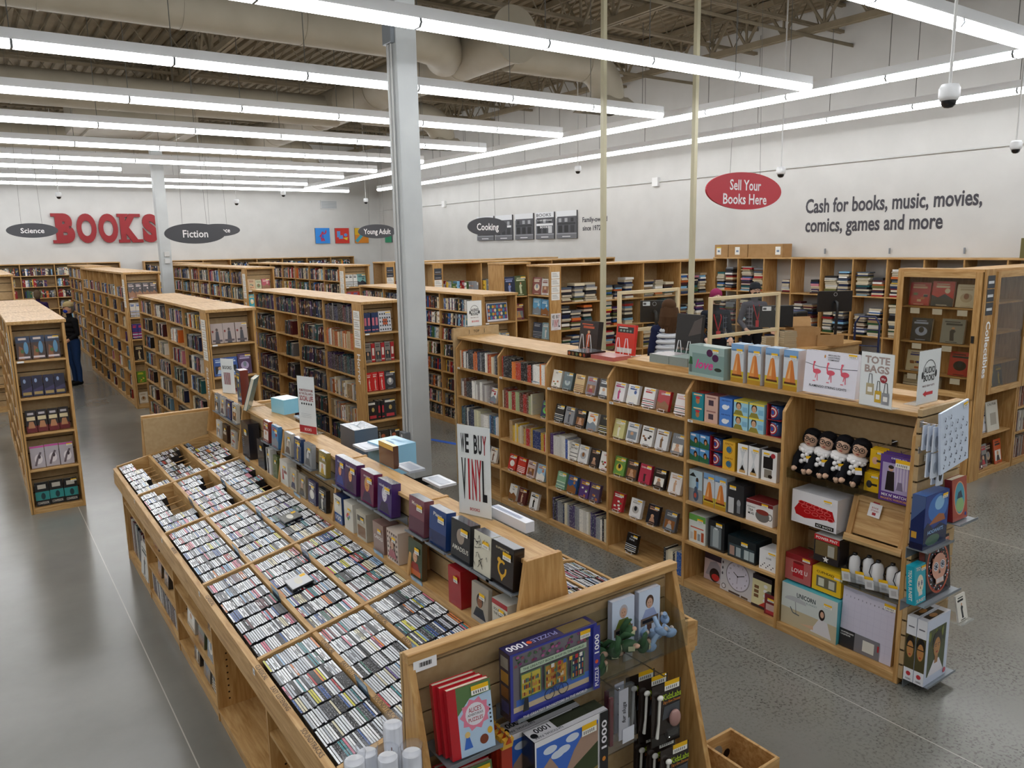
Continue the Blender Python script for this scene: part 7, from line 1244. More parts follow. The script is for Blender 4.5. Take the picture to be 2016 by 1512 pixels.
conf = lambda m, w_, h: [m.rect(0, w_, 0, h, '#15181b', 'gloss'), m.rect(0, w_, h * .24, h * .6, '#2f8a88', 'gloss'), m.oval(w_ * .55, h * .4, w_ * .16, h * .14, '#1b3a40', 'gloss'), m.text('CONFESSOR', w_ * .5, h * .12, h * .1, '#cfcabf', w=w_ * .8, mat='gloss'), m.rect(w_ * .2, w_ * .8, h * .72, h * .9, '#b9b4a8', 'gloss')]
x, y, W = .31, 9.6, .515; wh = 'left front case'
endrow(x, y, ENDZ[4], W, wh, 'top', rep(3, .13, .25, .04, '#4a3a36', fant, '#fff', 'brown and blue fantasy')); endrow(x, y, ENDZ[3], W, wh, 'second highest', rep(4, .1, .22, .05, '#26253f', moon, '#fff', 'midnight blue moonlit')); endrow(x, y, ENDZ[2], W, wh, 'middle', rep(4, .1, .24, .05, '#231b1d', fell, '#fff', 'black and dark red')); endrow(x, y, ENDZ[1], W, wh, 'second lowest', rep(3, .135, .24, .04, '#b5aeb5', horse, '#fff', 'pale grey rider')); endrow(x, y, ENDZ[0], W, wh, 'bottom', rep(3, .135, .26, .05, '#15181b', conf, '#fff', 'black and teal'))
x, y = 2.30, 9.62; wh = 'science fiction case'
suit = lambda m, w_, h: [m.rect(0, w_, 0, h, '#b9aaa5', 'gloss'), m.poly([(w_ * .3, 0), (w_ * .7, 0), (w_ * .62, h * .6), (w_ * .4, h * .6)], '#4a4a52', 'gloss'), m.oval(w_ * .5, h * .68, w_ * .1, h * .08, '#5a4a44', 'gloss'), m.oval(w_ * .15, h * .6, w_ * .08, h * .06, '#8a3a34', 'gloss'), m.rect(w_ * .1, w_ * .9, h * .08, h * .18, '#5a5055', 'gloss')]
endrow(x, y, ENDZ[4], .57, wh, 'top', rep(3, .14, .24, .04, '#b9aaa5', suit, '#fff', 'pinkish grey suited-figure')); endrow(x, y, ENDZ[3], .57, wh, 'second highest', [(.14, .22, .04, '#3f5fa8', 2, '#b5cbe8', 'blue portrait')] * 2 + [(.16, .25, .04, '#57405f', 0, '#b5a5c9', 'mauve portrait')]); endrow(x, y, ENDZ[2], .57, wh, 'middle', [(.14, .22, .04, '#6a2030', 3, '#c98a5a', 'dark crimson')] * 3); endrow(x, y, ENDZ[1], .57, wh, 'second lowest', [(.15, .23, .05, '#2f4a5a', 1, '#d9c98a', 'steel blue')] * 3)
x, y = 4.19, 9.42; wh = 'horror case'
king = lambda m, w_, h: [m.rect(0, w_, 0, h, '#2a231c', 'gloss'), m.oval(w_ * .55, h * .45, w_ * .3, h * .2, '#5f6a3a', 'gloss'), m.oval(w_ * .4, h * .7, w_ * .2, h * .1, '#a85a3a', 'gloss'), m.rect(0, w_ * .16, 0, h, '#17151a', 'gloss'), m.text('STEPHEN KING', w_ * .08, h * .5, w_ * .11, '#e0d9cc', w=h * .86, ang=-PI / 2, mat='gloss')]
demon = lambda m, w_, h: [m.rect(0, w_, 0, h, '#1a191c', 'gloss'), m.oval(w_ * .55, h * .55, w_ * .14, h * .12, '#b59a5a', 'gloss'), m.rect(w_ * .15, w_ * .85, h * .08, h * .24, '#b3303a', 'gloss'), m.rect(w_ * .1, w_ * .8, h * .82, h * .94, '#d9d5cc', 'gloss')]
vine = lambda m, w_, h: [m.rect(0, w_, 0, h, '#c9c9cf', 'gloss'), m.rect(w_ * .3, w_ * .7, h * .32, h * .62, '#b5562e', 'gloss')] + [m.oval(w_ * (.12 + .19 * (k % 5)), h * (.1 + .19 * (k // 5)), w_ * .06, h * .045, '#33383f', 'gloss', 8) for k in range(25)]
endrow(x, y, ENDZ[4], .58, wh, 'top', rep(4, .05, .26, .15, '#22365f', None, '#c9707f', 'navy, pink-banded upright') + [(.18, .27, .05, '#c9c9cf', vine, '#fff', 'white vine-patterned')]); endrow(x, y, ENDZ[3], .58, wh, 'second highest', [(.09, .26, .05, '#7d766f', 2, '#4a4744', 'taupe'), (.05, .25, .15, '#a81f26', None, '#d9c9c0', 'red upright'), (.08, .26, .05, '#7d766f', 2, '#4a4744', 'taupe'), (.05, .25, .15, '#a81f26', None, '#d9c9c0', 'red upright'), (.08, .26, .05, '#7d766f', 2, '#4a4744', 'taupe'), (.05, .25, .15, '#a81f26', None, '#d9c9c0', 'red upright')])
endrow(x, y, ENDZ[2], .58, wh, 'middle', rep(3, .085, .25, .06, '#c41a1c', None, '#e0b5a8', 'bright red upright') + [(.16, .25, .05, '#2a292c', 0, '#8f8f93', 'black and grey')]); endrow(x, y, ENDZ[1], .58, wh, 'second lowest', [(.14, .25, .05, '#1a191c', demon, '#fff', 'black and red'), (.045, .25, .14, '#1a191c', None, '#b3303a', 'black upright'), (.045, .25, .14, '#1a191c', None, '#b3303a', 'black upright'), (.17, .26, .05, '#1a191c', demon, '#fff', 'black red-lettered')]); endrow(x, y, ENDZ[0], .58, wh, 'bottom', rep(3, .15, .26, .06, '#2a231c', king, '#fff', 'brown and green'))
x, y = 6.10, 9.45; wh = 'case right of column'
cats = lambda m, w_, h: [m.rect(0, w_, 0, h, '#e2e2ea', 'gloss'), m.rect(w_ * .03, w_ * .97, h * .1, h * .96, '#3a5a8a', 'gloss')] + [m.oval(w_ * (.1 + .1 * (k % 9)), h * (.2 + .2 * (k // 9)), w_ * .05, h * .09, ['#b5643a', '#4a8ab5', '#8a4a7a', '#d9c9b0', '#3a6a5a', '#c9a53a'][k * 7 % 6], 'gloss', 10) for k in range(36)]
box_item('jigsaw_box', 'jigsaw', 'jigsaw box crowded with painted cats on the top end shelf', Matrix.Translation((x + .12, y + .08, ENDZ[4] + .001)) @ Matrix.Rotation(.1, 4, 'Z'), .4, .06, .27, '#c9a58a', cats, tilt=.1); endrow(x, y, ENDZ[3], .6, wh, 'second highest', [(.13, .22, .04, '#5a3230', 4, '#c9b5a0', 'wine brown'), (.17, .23, .04, '#b9c4b0', lambda m, w_, h: [m.rect(0, w_, 0, h, '#b5c2b0', 'gloss'), m.text('LONDON', w_ * .5, h * .7, h * .12, '#3a4a3f', w=w_ * .8, mat='gloss')], '#fff', 'pale green LONDON'), (.14, .22, .04, '#8a8f96', 3, '#d9d4c8', 'grey')])
x, y = 2.29, 15.1; wh = 'tall left aisle case'
for i, it in enumerate(([(.14, .2, .05, '#d9d2c2', 0, '#b5a58a', 'cream')] * 3, [(.13, .2, .06, '#5d8a2a', 3, '#d9d23a', 'lime green boxed')] * 3, [(.16, .26, .05, '#1b1a1d', 4, '#c9b58a', 'black and gold')] * 3, [(.09, .26, .1, '#33307a', 5, '#c43a5a', 'violet and red')] * 5, [(.1, .25, .08, '#d5d0c5', 5, '#4a6aa8', 'white and blue')] * 5, [(.125, .27, .05, '#2f1d1c', 1, '#c9b5b0', 'dark red photographic')] * 4)): endrow(x, y, ENDZ8[i], .58, wh, SH6[i], it)
x, y = 4.62, 15.9; wh = 'middle tall fiction case'
for i, it in enumerate(([(.15, .24, .05, '#8a7a3a', 3, '#d9b02e', 'mustard')] * 2, [(.12, .24, .05, '#57506f', 5, '#8a3a44', 'plum')] * 4, [(.11, .25, .06, '#2f3a8a', 5, '#4a62b5', 'royal blue')] * 4, [(.12, .27, .05, '#1f6a72', 4, '#6ab0b5', 'deep teal')] * 4, [(.12, .25, .05, '#2a97a8', 0, '#d9c98a', 'turquoise')] * 4, [(.15, .22, .04, '#c9a87a', 3, '#8a5a3a', 'sandy'), (.12, .2, .04, '#b9b58f', 0, '#6a7a4a', 'olive cream'), (.16, .22, .04, '#a83040', 1, '#e0b0a8', 'raspberry')])): endrow(x, y, ENDZ8[i], .58, wh, SH6[i], it)
x, y = 6.5, 15.4; wh = 'tall case left of column'
for i, it in ((3, [(.15, .24, .05, '#7a4a3a', 3, '#c98a5a', 'russet')] * 3), (4, [(.15, .23, .05, '#b53a2e', 1, '#4a6a9a', 'scarlet and blue')] * 3), (5, [(.09, .25, .08, '#d0d0ca', 5, '#26262a', 'white and black')] * 3 + [(.2, .26, .05, '#6a9a96', 1, '#33504f', 'sea green')])): endrow(x, y, ENDZ8[i], .58, wh, SH6[i], it)
x, y = 8.1, 11.85
for i, it in enumerate(([(.25, .26, .1, '#8a6a2e', 5, '#c9a23a', 'golden')] * 2, [(.3, .2, .1, '#c9b02e', 5, '#8a7a2e', 'yellow stacked')], [(.26, .26, .04, '#c2cbd5', 0, '#7a92b5', 'white mandala')], [(.22, .3, .04, '#6a2f4a', 2, '#c9a06a', 'plum and tan')] * 2, [(.25, .36, .04, '#26324f', 4, '#8a9ac9', 'navy art'), (.26, .37, .04, '#4a5a3a', 4, '#c9d2b0', 'green portrait art')])): endrow(x, y - .03, (.08, .5, .95, 1.4, 1.85)[i], .62, 'face-out art case', SH5[i], it)
def sideface(z, specs, shelf):
    py = 10.42
    for k, (w_, h, bg, st, acc, ds) in enumerate(specs):
        box_item('book', 'book', '%s book, %s from left, %s shelf beside the vinyl notice' % (ds, ORD[k], shelf), frame(7.7, py, z + .001, SIDE), w_, .04, h, bg, cover(bg, k + 60, st, acc), pages=True, tilt=.1); py -= w_ + .01
for z, sh, sp in ((1.98, 'top', [(.24, .28, '#7a3a30', 0, '#d9c9b0', 'terracotta ringed'), (.2, .26, '#c9c5c0', 2, '#7a3a30', 'pale rose')]), (1.645, 'second highest', [(.22, .27, '#5fa5cf', 1, '#b5d9ea', 'sky blue'), (.2, .26, '#4a90bf', 1, '#b5d9ea', 'deeper sky blue')]), (1.255, 'third highest', [(.24, .26, '#3a4a62', 5, '#9aa5b5', 'slate volumes'), (.2, .27, '#8fb5c4', 4, '#e0e6e6', 'ice blue')]), (.87, 'fourth highest', [(.2, .26, '#2a4a9a', 1, '#d9d9e6', 'cobalt scarf'), (.2, .26, '#2a2424', 3, '#b58a6a', 'dark collage')])): sideface(z, sp, sh)
m = MB(); m.box(0, .2, -.006, -.003, 0, .27, '#e6e4e6'); m.plane((0, -.006, 0), (1, 0, 0), (0, 0, 1)); vinyl(m, .2, .27); o = m.build('paper_notice', loc=(7.675, 9.886, 1.42)); tag(o, 'small WE BUY VINYL paper notice pinned to a wooden post', 'notice')
# ------------------------------------------------------------ glazed cabinets of collectable books
def cab_case(name, label, M, W, D, H, z0, shelves, door=True, low=None):
    t = thing(name, label, 'cabinet'); t.matrix_world = M
    MB().box(-.01, W + .01, -.01, D, H - .03, H, mat='pine_long').build('top_board', t); MB().box(0, W, D - .02, D, .02, H - .03, mat='pine').build('back_panel', t)
    for a in (0, W - .03): MB().box(a, a + .03, .0, D - .02, 0, H - .03, mat='pine').build('side_board', t)
    MB().box(.03, W - .03, .0, D - .02, z0 - .03, z0, mat='pine_long').build('middle_board', t); MB().box(.03, W - .03, 0, .02, 0, .06, mat='pine_long').build('kick_board', t)
    for z in shelves + (low or []): MB().box(.03, W - .03, .03, D - .02, z - .02, z, mat='pine_long').build('shelf', t)
    d = MB()
    for x in (0, W - .07): d.box(x, x + .07, -.032, -.008, z0 - .02, H - .03, mat='pine')
    d.box(.07, W - .07, -.032, -.008, z0 - .02, z0 + .05, mat='pine_long'); d.box(.07, W - .07, -.032, -.008, H - .1, H - .03, mat='pine_long'); dr = d.build('door_frame', t)
    MB().box(.07, W - .07, -.022, -.018, z0 + .05, H - .1, mat='door_glass').build('door_glass', dr); MB().box(W - .06, W - .03, -.045, -.032, 1.62, 1.7, mat='black_plastic').build('door_lock', dr)
    return t
CA = frame(9.2, 5.02, 0, SIDE); T1 = cab_case('display_cabinet', 'tall glazed cabinet of collectable books behind the near end of the audiobook case', CA, .95, .21, 2.44, 1.0, [1.21, 1.58, 2.0])
CB = frame(9.2, 4.05, 0, 0)
MB().box(0, .22, -.012, .012, 0, 2.44, mat='pine').build('corner_post', T1).matrix_world = CB
m = MB().plane((.13, -.0125, 1.86), (0, 0, -1), (1, 0, 0)); m.lay = .002; m.text('Collectibles', 0, 0, .1, '#ffffff', align='l', bold=.025); m.build('lettering', T1).matrix_world = CB
m = MB().plane((.03, -.0125, 1.93), (1, 0, 0), (0, 0, 1)); m.lay = .002
for k in range(3): m.rect(0, .17, .15 * k, .15 * k + .14, '#33383f'); m.rect(.02, .15, .15 * k + .05, .15 * k + .08, '#d5d8da')
m.build('category_list', T1).matrix_world = CB
T2 = cab_case('display_cabinet', 'second glazed cabinet beside the lettered collectibles post, magazines below', frame(9.43, 4.05, 0, 0), .85, .45, 2.44, 1.03, [1.35, 1.7, 2.05], low=[.49, .06])
T3 = cab_case('display_cabinet', 'further cabinet at the right edge with rows of thin magazines below', frame(10.3, 4.05, 0, 0), .9, .45, 2.44, 1.03, [1.35, 1.7, 2.05], low=[.72, .4, .06])
for k, (x, z, w_, h, bg, st, acc, lb) in enumerate(((.1, 2.0, .24, .27, '#b3282a', 3, '#d9b59a', 'red leather-look volume'), (.36, 2.0, .25, .29, '#c43228', 1, '#e0d5c5', 'scarlet volume'), (.64, 2.0, .22, .26, '#d5cdb9', 0, '#b5a990', 'cream volume'), (.15, 1.58, .24, .27, '#22252f', 0, '#9fb0d9', 'dark volume with a pale disc'), (.5, 1.58, .26, .28, '#8f9290', 4, '#2a2a2c', 'grey volume with a black dog'), (.12, 1.21, .25, .25, '#cfc6ae', 3, '#3a3f8a', 'cream volume with a violet panel'), (.62, 1.21, .24, .28, '#b3302a', 0, '#1c1a1a', 'red volume with a black star'), (.1, 1.003, .2, .15, '#c9c2ae', 5, '#6a6a6a', 'pale case'), (.36, 1.003, .18, .16, '#8f8f92', 2, '#d5d2cc', 'grey case'))):
    box_item('book', 'book', lb + ' behind cabinet glass, %s shelf' % {2.0: 'top', 1.58: 'second', 1.21: 'third', 1.003: 'bottom'}[z], CA @ Matrix.Translation((x, .06, z + .001)), w_, .035, h, bg, cover(bg, 200 + k, st, acc), pages=True, tilt=.14)
    if z > 1.1: tag(MB().box(0, .11, 0, .003, 0, .065, '#ecebe8').build('price_card', loc=None), 'white price card below the %s, %s' % (lb, 'cabinet'), 'price card').matrix_world = CA @ Matrix.Translation((x + .05, .022, z - .09))
for k, (x, z, w_, h, bg, st, acc, lb) in enumerate(((.1, .06, .17, .26, '#5a2a26', 3, '#c9a58a', 'dark red magazine'), (.26, .06, .17, .28, '#8f8a86', 2, '#b3303a', 'grey and red magazine'), (.43, .06, .16, .26, '#3a2a26', 0, '#b5a08a', 'brown magazine'), (.58, .06, .18, .3, '#c9562e', 2, '#33303a', 'orange magazine'), (.35, .49, .3, .36, '#b9b2a2', 0, '#8a8478', 'large grey castle book'), (.13, .49, .36, .26, '#d5d5dc', 3, '#3a4a6a', 'white photo print leaning'), (.2, 1.035, .2, .24, '#26304a', 4, '#c9b04a', 'navy volume'), (.45, 1.035, .18, .26, '#2a2c33', 4, '#c9b04a', 'black volume'), (.18, 1.7, .14, .26, '#a8a03a', 5, '#6a6a2e', 'olive yellow booklet'), (.2, 2.05, .1, .17, '#8f9090', 2, '#d5d5d5', 'small grey print'))):
    box_item('magazine' if z < 1 else 'book', 'magazine' if z < 1 else 'book', lb + ' in the second cabinet, %s' % ('lower part' if z < 1 else 'behind glass'), frame(9.43, 4.05) @ Matrix.Translation((x, .06 + .02 * (k % 3), z + .001)), w_, .012, h, bg, (lambda m, a, b: [m.rect(0, a, 0, b, '#d5d2c6', 'gloss'), m.text('CASTLE', a * .5, b * .9, b * .07, '#4a463e', w=a * .7, mat='gloss'), m.rect(a * .3, a * .8, b * .2, b * .6, '#a8a294', 'gloss')]) if 'castle' in lb else cover(bg, 230 + k, st, acc), tilt=.16)
for z in (.06, .4, .72): row(frame(10.33, 4.05), .02, .82, .05, z, .2, (.24, .27), (.006, .012), .97, [('a', '#b5ada5'), ('b', '#8f8a86'), ('c', '#6a3a30'), ('d', '#d5cfc5'), ('e', '#a8745a')])
# ------------------------------------------------------------ buying counter
struct(MB().box(6.8, 13.1, 6.55, 9.5, 0, .28, mat='fibreboard').build('floor_platform'))
def counter(x, y, W, D, lab):
    t = thing('sales_counter', lab, 'counter', (x, y, .28)); MB().box(-.02, W + .02, -.03, D, .88, .92, mat='pine_long').build('counter_top', t); MB().box(0, W, 0, .02, 0, .88, mat='fibreboard').build('front_panel', t)
    for a in (0, W - .02): MB().box(a, a + .02, .02, D, 0, .88, mat='pine').build('side_panel', t)
counter(6.8, 7.62, 1.25, .4, 'pine buying counter behind the woman in the white vest'); counter(8.1, 6.85, 3.4, .5, 'pine buying counter in front of the standing staff')
def screen(x, y, z, W, H, lab):
    t = thing('screen_frame', lab, 'screen', (x, y, 1.2)); b = z - 1.2
    for a in (0, W - .045): MB().box(a, a + .045, -.0225, .0225, .0008, b + H, mat='pale_maple').build('upright', t, bevel=.003)
    for zz in (b, b + H - .045): MB().box(.045, W - .045, -.02, .02, zz, zz + .045, mat='pale_maple').build('cross_rail', t, bevel=.003)
    MB().box(.045, W - .045, -.002, .002, b + .045, b + H - .045, mat='acrylic').build('acrylic_pane', t)
screen(7.12, 7.7, 1.6, 1.16, .56, 'pale wood screen frame beside the woman in the white vest'); screen(8.12, 7.0, 1.5, 1.5, .56, 'pale wood screen frame before the person with pink hair')
def monitor(x, y, z, w_, h, rz, lab, stk, arm=None):
    t = thing('computer_monitor', lab, 'monitor', (x, y, z), rz)
    MB().box(-w_ / 2, w_ / 2, 0, .035, 0, h, mat='black_plastic').build('rear_shell', t, bevel=.008); MB().box(-w_ / 2 + .01, w_ / 2 - .01, .0352, .037, .015, h - .01, '#2a3a4a', 'gloss').build('screen_panel', t)
    m = MB().plane((-w_ / 2, -.0005, 0), (1, 0, 0), (0, 0, 1)); m.ring(w_ * .5, h * .84, .028, .028, .004, '#c9ccd0')
    if stk: m.rect(w_ * .08, w_ * .34, h * .76, h * .95, '#eceef0'); m.rect(w_ * .1, w_ * .2, h * .8, h * .9, '#55585c')
    m.build('logo_ring', t); m = MB(); m.tube([(0, -.01, h * .5), (0, -.08, h * .45), (0, -.1, h * .2), (.0, -.06, 1.2 - z + .012)], .022, 8, mat='black_plastic'); m.lathe([(0, 0), (.1, 0), (.1, .012), (0, .014)], (0, -.06, 1.2008 - z), 20, mat='black_plastic'); m.build('stand_arm', t)
monitor(9.95, 7.28, 1.5, .5, .33, -.7, 'black monitor seen from behind with a white sticker, in front of beanie-wearing staff', True); monitor(11.25, 7.15, 1.66, .55, .33, -.6, 'large black monitor seen from behind, nearest the glazed cabinet', False); monitor(7.95, 7.85, 1.68, .4, .31, -.5, 'black monitor behind the pale frame, left of the woman in the white vest', True)
t = thing('cardboard_box', 'open brown cardboard box with raised flaps on the buying counter', 'box', (10.15, 7.1, 1.2008), -.5)
for a in ((0, .42, 0, .006), (0, .42, .294, .3), (0, .006, .006, .294), (.414, .42, .006, .294)): MB().box(*a, 0, .28, mat='cardboard').build('box_side', t)
MB().box(.006, .414, .006, .294, 0, .006, mat='cardboard').build('box_base', t)
MB().add([(0, .3, .28), (.42, .3, .28), (.44, .38, .42), (0.02, .38, .42)], [(0, 1, 2, 3)], mat='cardboard').build('flap', t); MB().add([(0, 0, .28), (.0, .3, .28), (-.14, .28, .33), (-.14, .0, .33)], [(0, 1, 2, 3)], mat='cardboard').build('flap', t)
tag(MB().box(0, .42, 0, .02, 0, .17, mat='cardboard').build('cardboard_tray', loc=(10.45, 6.9, 1.2008), rot=(0, 0, -.5)), 'low brown cardboard tray standing on the counter edge', 'box')
t = thing('hand_truck', 'dark blue tubular hand truck standing by the wall shelving', 'hand truck', (12.55, 7.35, .281), SIDE + .2)
MB().tube([(-.2, 0, .02), (-.2, 0, 1.08), (-.13, 0, 1.2), (.13, 0, 1.2), (.2, 0, 1.08), (.2, 0, .02)], .018, 10, '#1f2c52', 'gloss').build('tube_frame', t)
for z in (.35, .7, .98): MB().tube([(-.2, 0, z), (.2, 0, z)], .012, 8, '#1f2c52', 'gloss').build('cross_bar', t)
MB().box(-.22, .22, -.2, .0, 0, .012, '#1f2c52', 'gloss').build('toe_plate', t)
for s in (-1, 1): MB().tube([(s * .24, .06, .11), (s * .29, .06, .11)], .11, 18, mat='dark_rubber').build('wheel', t)
t = thing('label_printer', 'black and blue label printer on a pole stand behind the counter', 'printer', (11.0, 7.7, .281))
MB().box(-.2, .2, -.15, .15, 0, .02, mat='black_plastic').build('foot_plate', t); MB().tube([(0, 0, .02), (0, 0, 1.2)], .03, 10, mat='black_plastic').build('pole', t); MB().box(-.17, .17, -.14, .14, 1.2, 1.38, mat='black_plastic').build('printer_body', t, bevel=.03); MB().box(-.12, .12, -.1, .1, 1.381, 1.39, '#3a5a8a', 'gloss').build('top_cover', t)
def bundle(x, y, z, n, lab, g):
    for k in range(n): box_item('book', 'book', 'buff paperback, %s up in the %s' % (ORD[k], lab), frame(x + R.uniform(-.01, .01), y, z + .0305 * k, -.4 + R.uniform(-.05, .05)), .2, .14, .029, '#a89a80', None, '#c9bda2', '#b5a78c', g)
bundle(9.75, 6.98, 1.2008, 9, 'taller counter pile', 'paperback pile on the counter'); bundle(9.62, 7.2, 1.2008, 6, 'shorter counter pile', 'paperback pile on the counter')
# ------------------------------------------------------------ cartons on top of the wall shelving
def carton(y0, y1, z, h, d, lab, mat, note, cat='box'):
    t = thing('cardboard_carton', lab, cat, (13.17, y1, z), SIDE); MB().box(0, y1 - y0, 0, d, 0, h, '#6f6844', mat).build('carton_body', t, bevel=.004)
    p = MB().plane((0, 0, 0), (1, 0, 0), (0, 0, 1)); W = y1 - y0
    if note == 'tree': p.poly([(W * .3, h * .4), (W * .7, h * .4), (W * .5, h * .7)], '#c9c4a2'); p.rect(W * .45, W * .55, h * .3, h * .4, '#c9c4a2'); p.oval(W * .5, h * .76, .01, .01, '#c9c4a2')
    else:
        x = W * note; p.rect(x, x + .12, h * .2, h * .8, '#eceae2'); p.rect(x, x + .12, h * .72, h * .8, '#e0c23a' if note < .2 else '#eceae2'); p.rect(x + .03, x + .09, h * .4, h * .55, '#7a8aa0')
    p.build('paper_label' if note != 'tree' else 'tree_print', t)
carton(10.9, 11.25, 2.461, .26, .3, 'left cardboard carton on the wall shelving, yellow-edged note', 'cardboard', .15); carton(10.4, 10.88, 2.461, .26, .3, 'middle cardboard carton on the wall shelving, white note', 'cardboard', .35); carton(9.56, 10.38, 2.461, .26, .3, 'long right cardboard carton on the wall shelving, white corner note', 'cardboard', .8)
for k in range(3): carton(5.16 - .19 * k, 5.345 - .19 * k, 2.461, .3, .25, 'olive carton with a tree print on the shelving top, %s from left' % ORD[k], 'matte', 'tree')
# ------------------------------------------------------------ wall lettering, pictures, letters, signs
def solid_text(m, s, x, y, h, w_, depth, col, bold=.05, o=None, u=None, v=None):
    vs, fs, x0, x1, y0, y1 = text_shape(s, bold, 6); k = h / (y1 - y0); kx = w_ / (x1 - x0)
    m.plane(o, u, v); P = [((q.x - x0) * kx + x, (q.y - y0) * k + y) for q in vs]
    ed = {}
    for f in fs:
        for a, b in zip(f, f[1:] + f[:1]): ed[(a, b)] = ed.get((b, a), 0) and 0 or 1
    F = [m.o + m.u * a + m.vv * b + m.nn * depth for a, b in P]; B = [m.o + m.u * a + m.vv * b for a, b in P]; n = len(P)
    es = set((a, b) for f in fs for a, b in zip(f, f[1:] + f[:1])); side = [(a, b) for a, b in es if (b, a) not in es]
    m.add(F, fs, col, 'ink'); m.add(F + B, [(b, a, n + a, n + b) for a, b in side], col, 'ink')
def slab(m, x0, x1, y0, y1, depth, col):
    p = [m.o + m.u * x + m.vv * y + m.nn * d for d in (0, depth) for x, y in ((x0, y0), (x1, y0), (x1, y1), (x0, y1))]; m.add(p, [(4, 5, 6, 7), (0, 1, 5, 4), (1, 2, 6, 5), (2, 3, 7, 6), (3, 0, 4, 7)], col, 'ink')
for s, x, w_, sl, lb in (('B', 2.5, .52, [(-.1, .2, 0, .1), (-.1, .2, .82, .92)], 'first'), ('O', 3.08, .56, [], 'second'), ('O', 3.7, .56, [], 'third'), ('K', 4.33, .56, [(-.07, .26, 0, .1), (-.07, .26, .82, .92), (.34, .66, 0, .1), (.34, .62, .82, .92)], 'fourth'), ('S', 5.0, .46, [(.0, .07, .1, .3), (.38, .45, .62, .82)], 'last')):
    m = MB(); solid_text(m, s, 0, 0, .92, w_, .1, '#8f0d17', .065 if s != 'O' else .05, (0, 0, 0), (1, 0, 0), (0, 0, 1))
    for q in sl: slab(m, *q, .09, '#8f0d17')
    o = m.build('wall_letter', loc=(x, WY - .012, 3.09)); tag(o, 'big glossy red slab letter %s, %s of the wall word BOOKS' % (s, lb), 'letter', 'red wall letters')
def wall_text(lines, lab):
    t = thing('wall_lettering', lab, 'lettering', (WX - .004, 0, 0))
    for s, y0, z, h, w_ in lines: m = MB().plane((0, y0, z), (0, -1, 0), (0, 0, 1)); m.text(s, w_ / 2, 0, h, '#3f3d44', w=w_, bold=.022, res=3); m.build('text_line', t)
wall_text([('Cash for books, music, movies,', 9.38, 3.44, .27, 3.24), ('comics, games and more', 9.37, 3.08, .27, 2.63)], 'dark grey words about cash for books, painted on the right wall'); wall_text([('Family-owned', 16.11, 3.42, .13, .98), ('since 1972', 16.1, 3.2, .13, .72)], 'small dark words about a family firm since 1972 beside the photo panels')
def panel(M, w_, h, draw, name, cat, lab): box_item(name, cat, lab, M, w_, .045, h, '#55565a', draw, mat='ink', child='picture')
def bw(k):
    def f(m, w_, h):
        r = random.Random(k); m.rect(0, w_, 0, h, '#8f9196'); m.rect(0, w_, h * .75, h, '#d5d7da'); m.rect(w_ * .05, w_, h * .2, h * .8, '#4a4b50'); m.rect(0, w_, 0, h * .16, '#6a6b70')
        for i in range(3): m.rect(w_ * (.1 + .3 * i), w_ * (.3 + .3 * i), h * .22, h * .48, r.choice(['#1e1f22', '#2c2d31', '#b9babd'])); m.rect(w_ * (.12 + .3 * i), w_ * (.26 + .3 * i), h * .6, h * .74, r.choice(['#232427', '#9a9ba0']))
        m.rect(w_ * .05, w_ * .95, h * .5, h * .58, '#d9dadc' if k % 2 else '#2a2b2f'); 
        if k == 3: m.text('BOOKS', w_ * .45, h * .9, h * .12, '#2a2b2f', w=w_ * .8); m.text('½ OFF SOFTWARE', w_ * .5, h * .7, h * .05, '#e6e6e8', w=w_ * .8); m.text('BOOKS', w_ * .5, h * .45, h * .08, '#e6e6e8', w=w_ * .5)
        m.rect(w_ * .3, w_ * .7, h * .06, h * .09, '#e0e0e2')
    return f
for k, (a, b) in enumerate(((21.25, 20.3), (20.2, 19.3), (19.15, 18.25), (18.12, 17.28), (17.17, 16.3))): panel(frame(WX - .05, a, 2.94, SIDE), a - b, .74, bw(k), 'photo_panel', 'photo panel', 'black and white storefront photo panel on the right wall, %s from left' % ORD[k])
def canvas(k):
    def f(m, w_, h):
        bg, c, e = (('#2f86d9', '#b02a4a', '#2f62c4'), ('#c9362a', '#5f93cf', '#e0c22e'), ('#d9872a', '#4aa5b5', '#e0b52a'), ('#2a9a72', '#d9e0c9', '#e0c22e'))[k]; m.rect(0, w_, 0, h, bg)
        if k == 0: m.line([(w_ * .45, h * .15), (w_ * .42, h * .4), (w_ * .45, h * .65), (w_ * .55, h * .75)], .07, c); m.line([(w_ * .5, h * .6), (w_ * .72, h * .66), (w_ * .74, h * .85)], .05, c); m.line([(w_ * .4, h * .55), (w_ * .3, h * .45)], .05, c); m.line([(w_ * .5, h * .4), (w_ * .6, h * .16)], .06, c); m.oval(w_ * .5, h * .46, .04, .08, e)
        elif k == 1: m.line([(w_ * .25, h * .8), (w_ * .25, h * .4), (w_ * .55, h * .42)], .13, c); m.oval(w_ * .75, h * .55, .07, .06, c); m.poly([(w_ * .55, h * .35), (w_ * .9, h * .4), (w_ * .85, h * .2), (w_ * .7, h * .25)], e)
        elif k == 2: m.rect(0, w_ * .8, h * .55, h, e); m.line([(w_ * .1, h * .1), (w_ * .75, h * .75)], .12, c); m.line([(w_ * .62, h * .62), (w_ * .9, h * .85)], .05, c); m.line([(w_ * .7, h * .7), (w_ * .65, h * .95)], .04, c)
        else: m.oval(w_ * .5, h * .6, .12, .1, c)
    return f
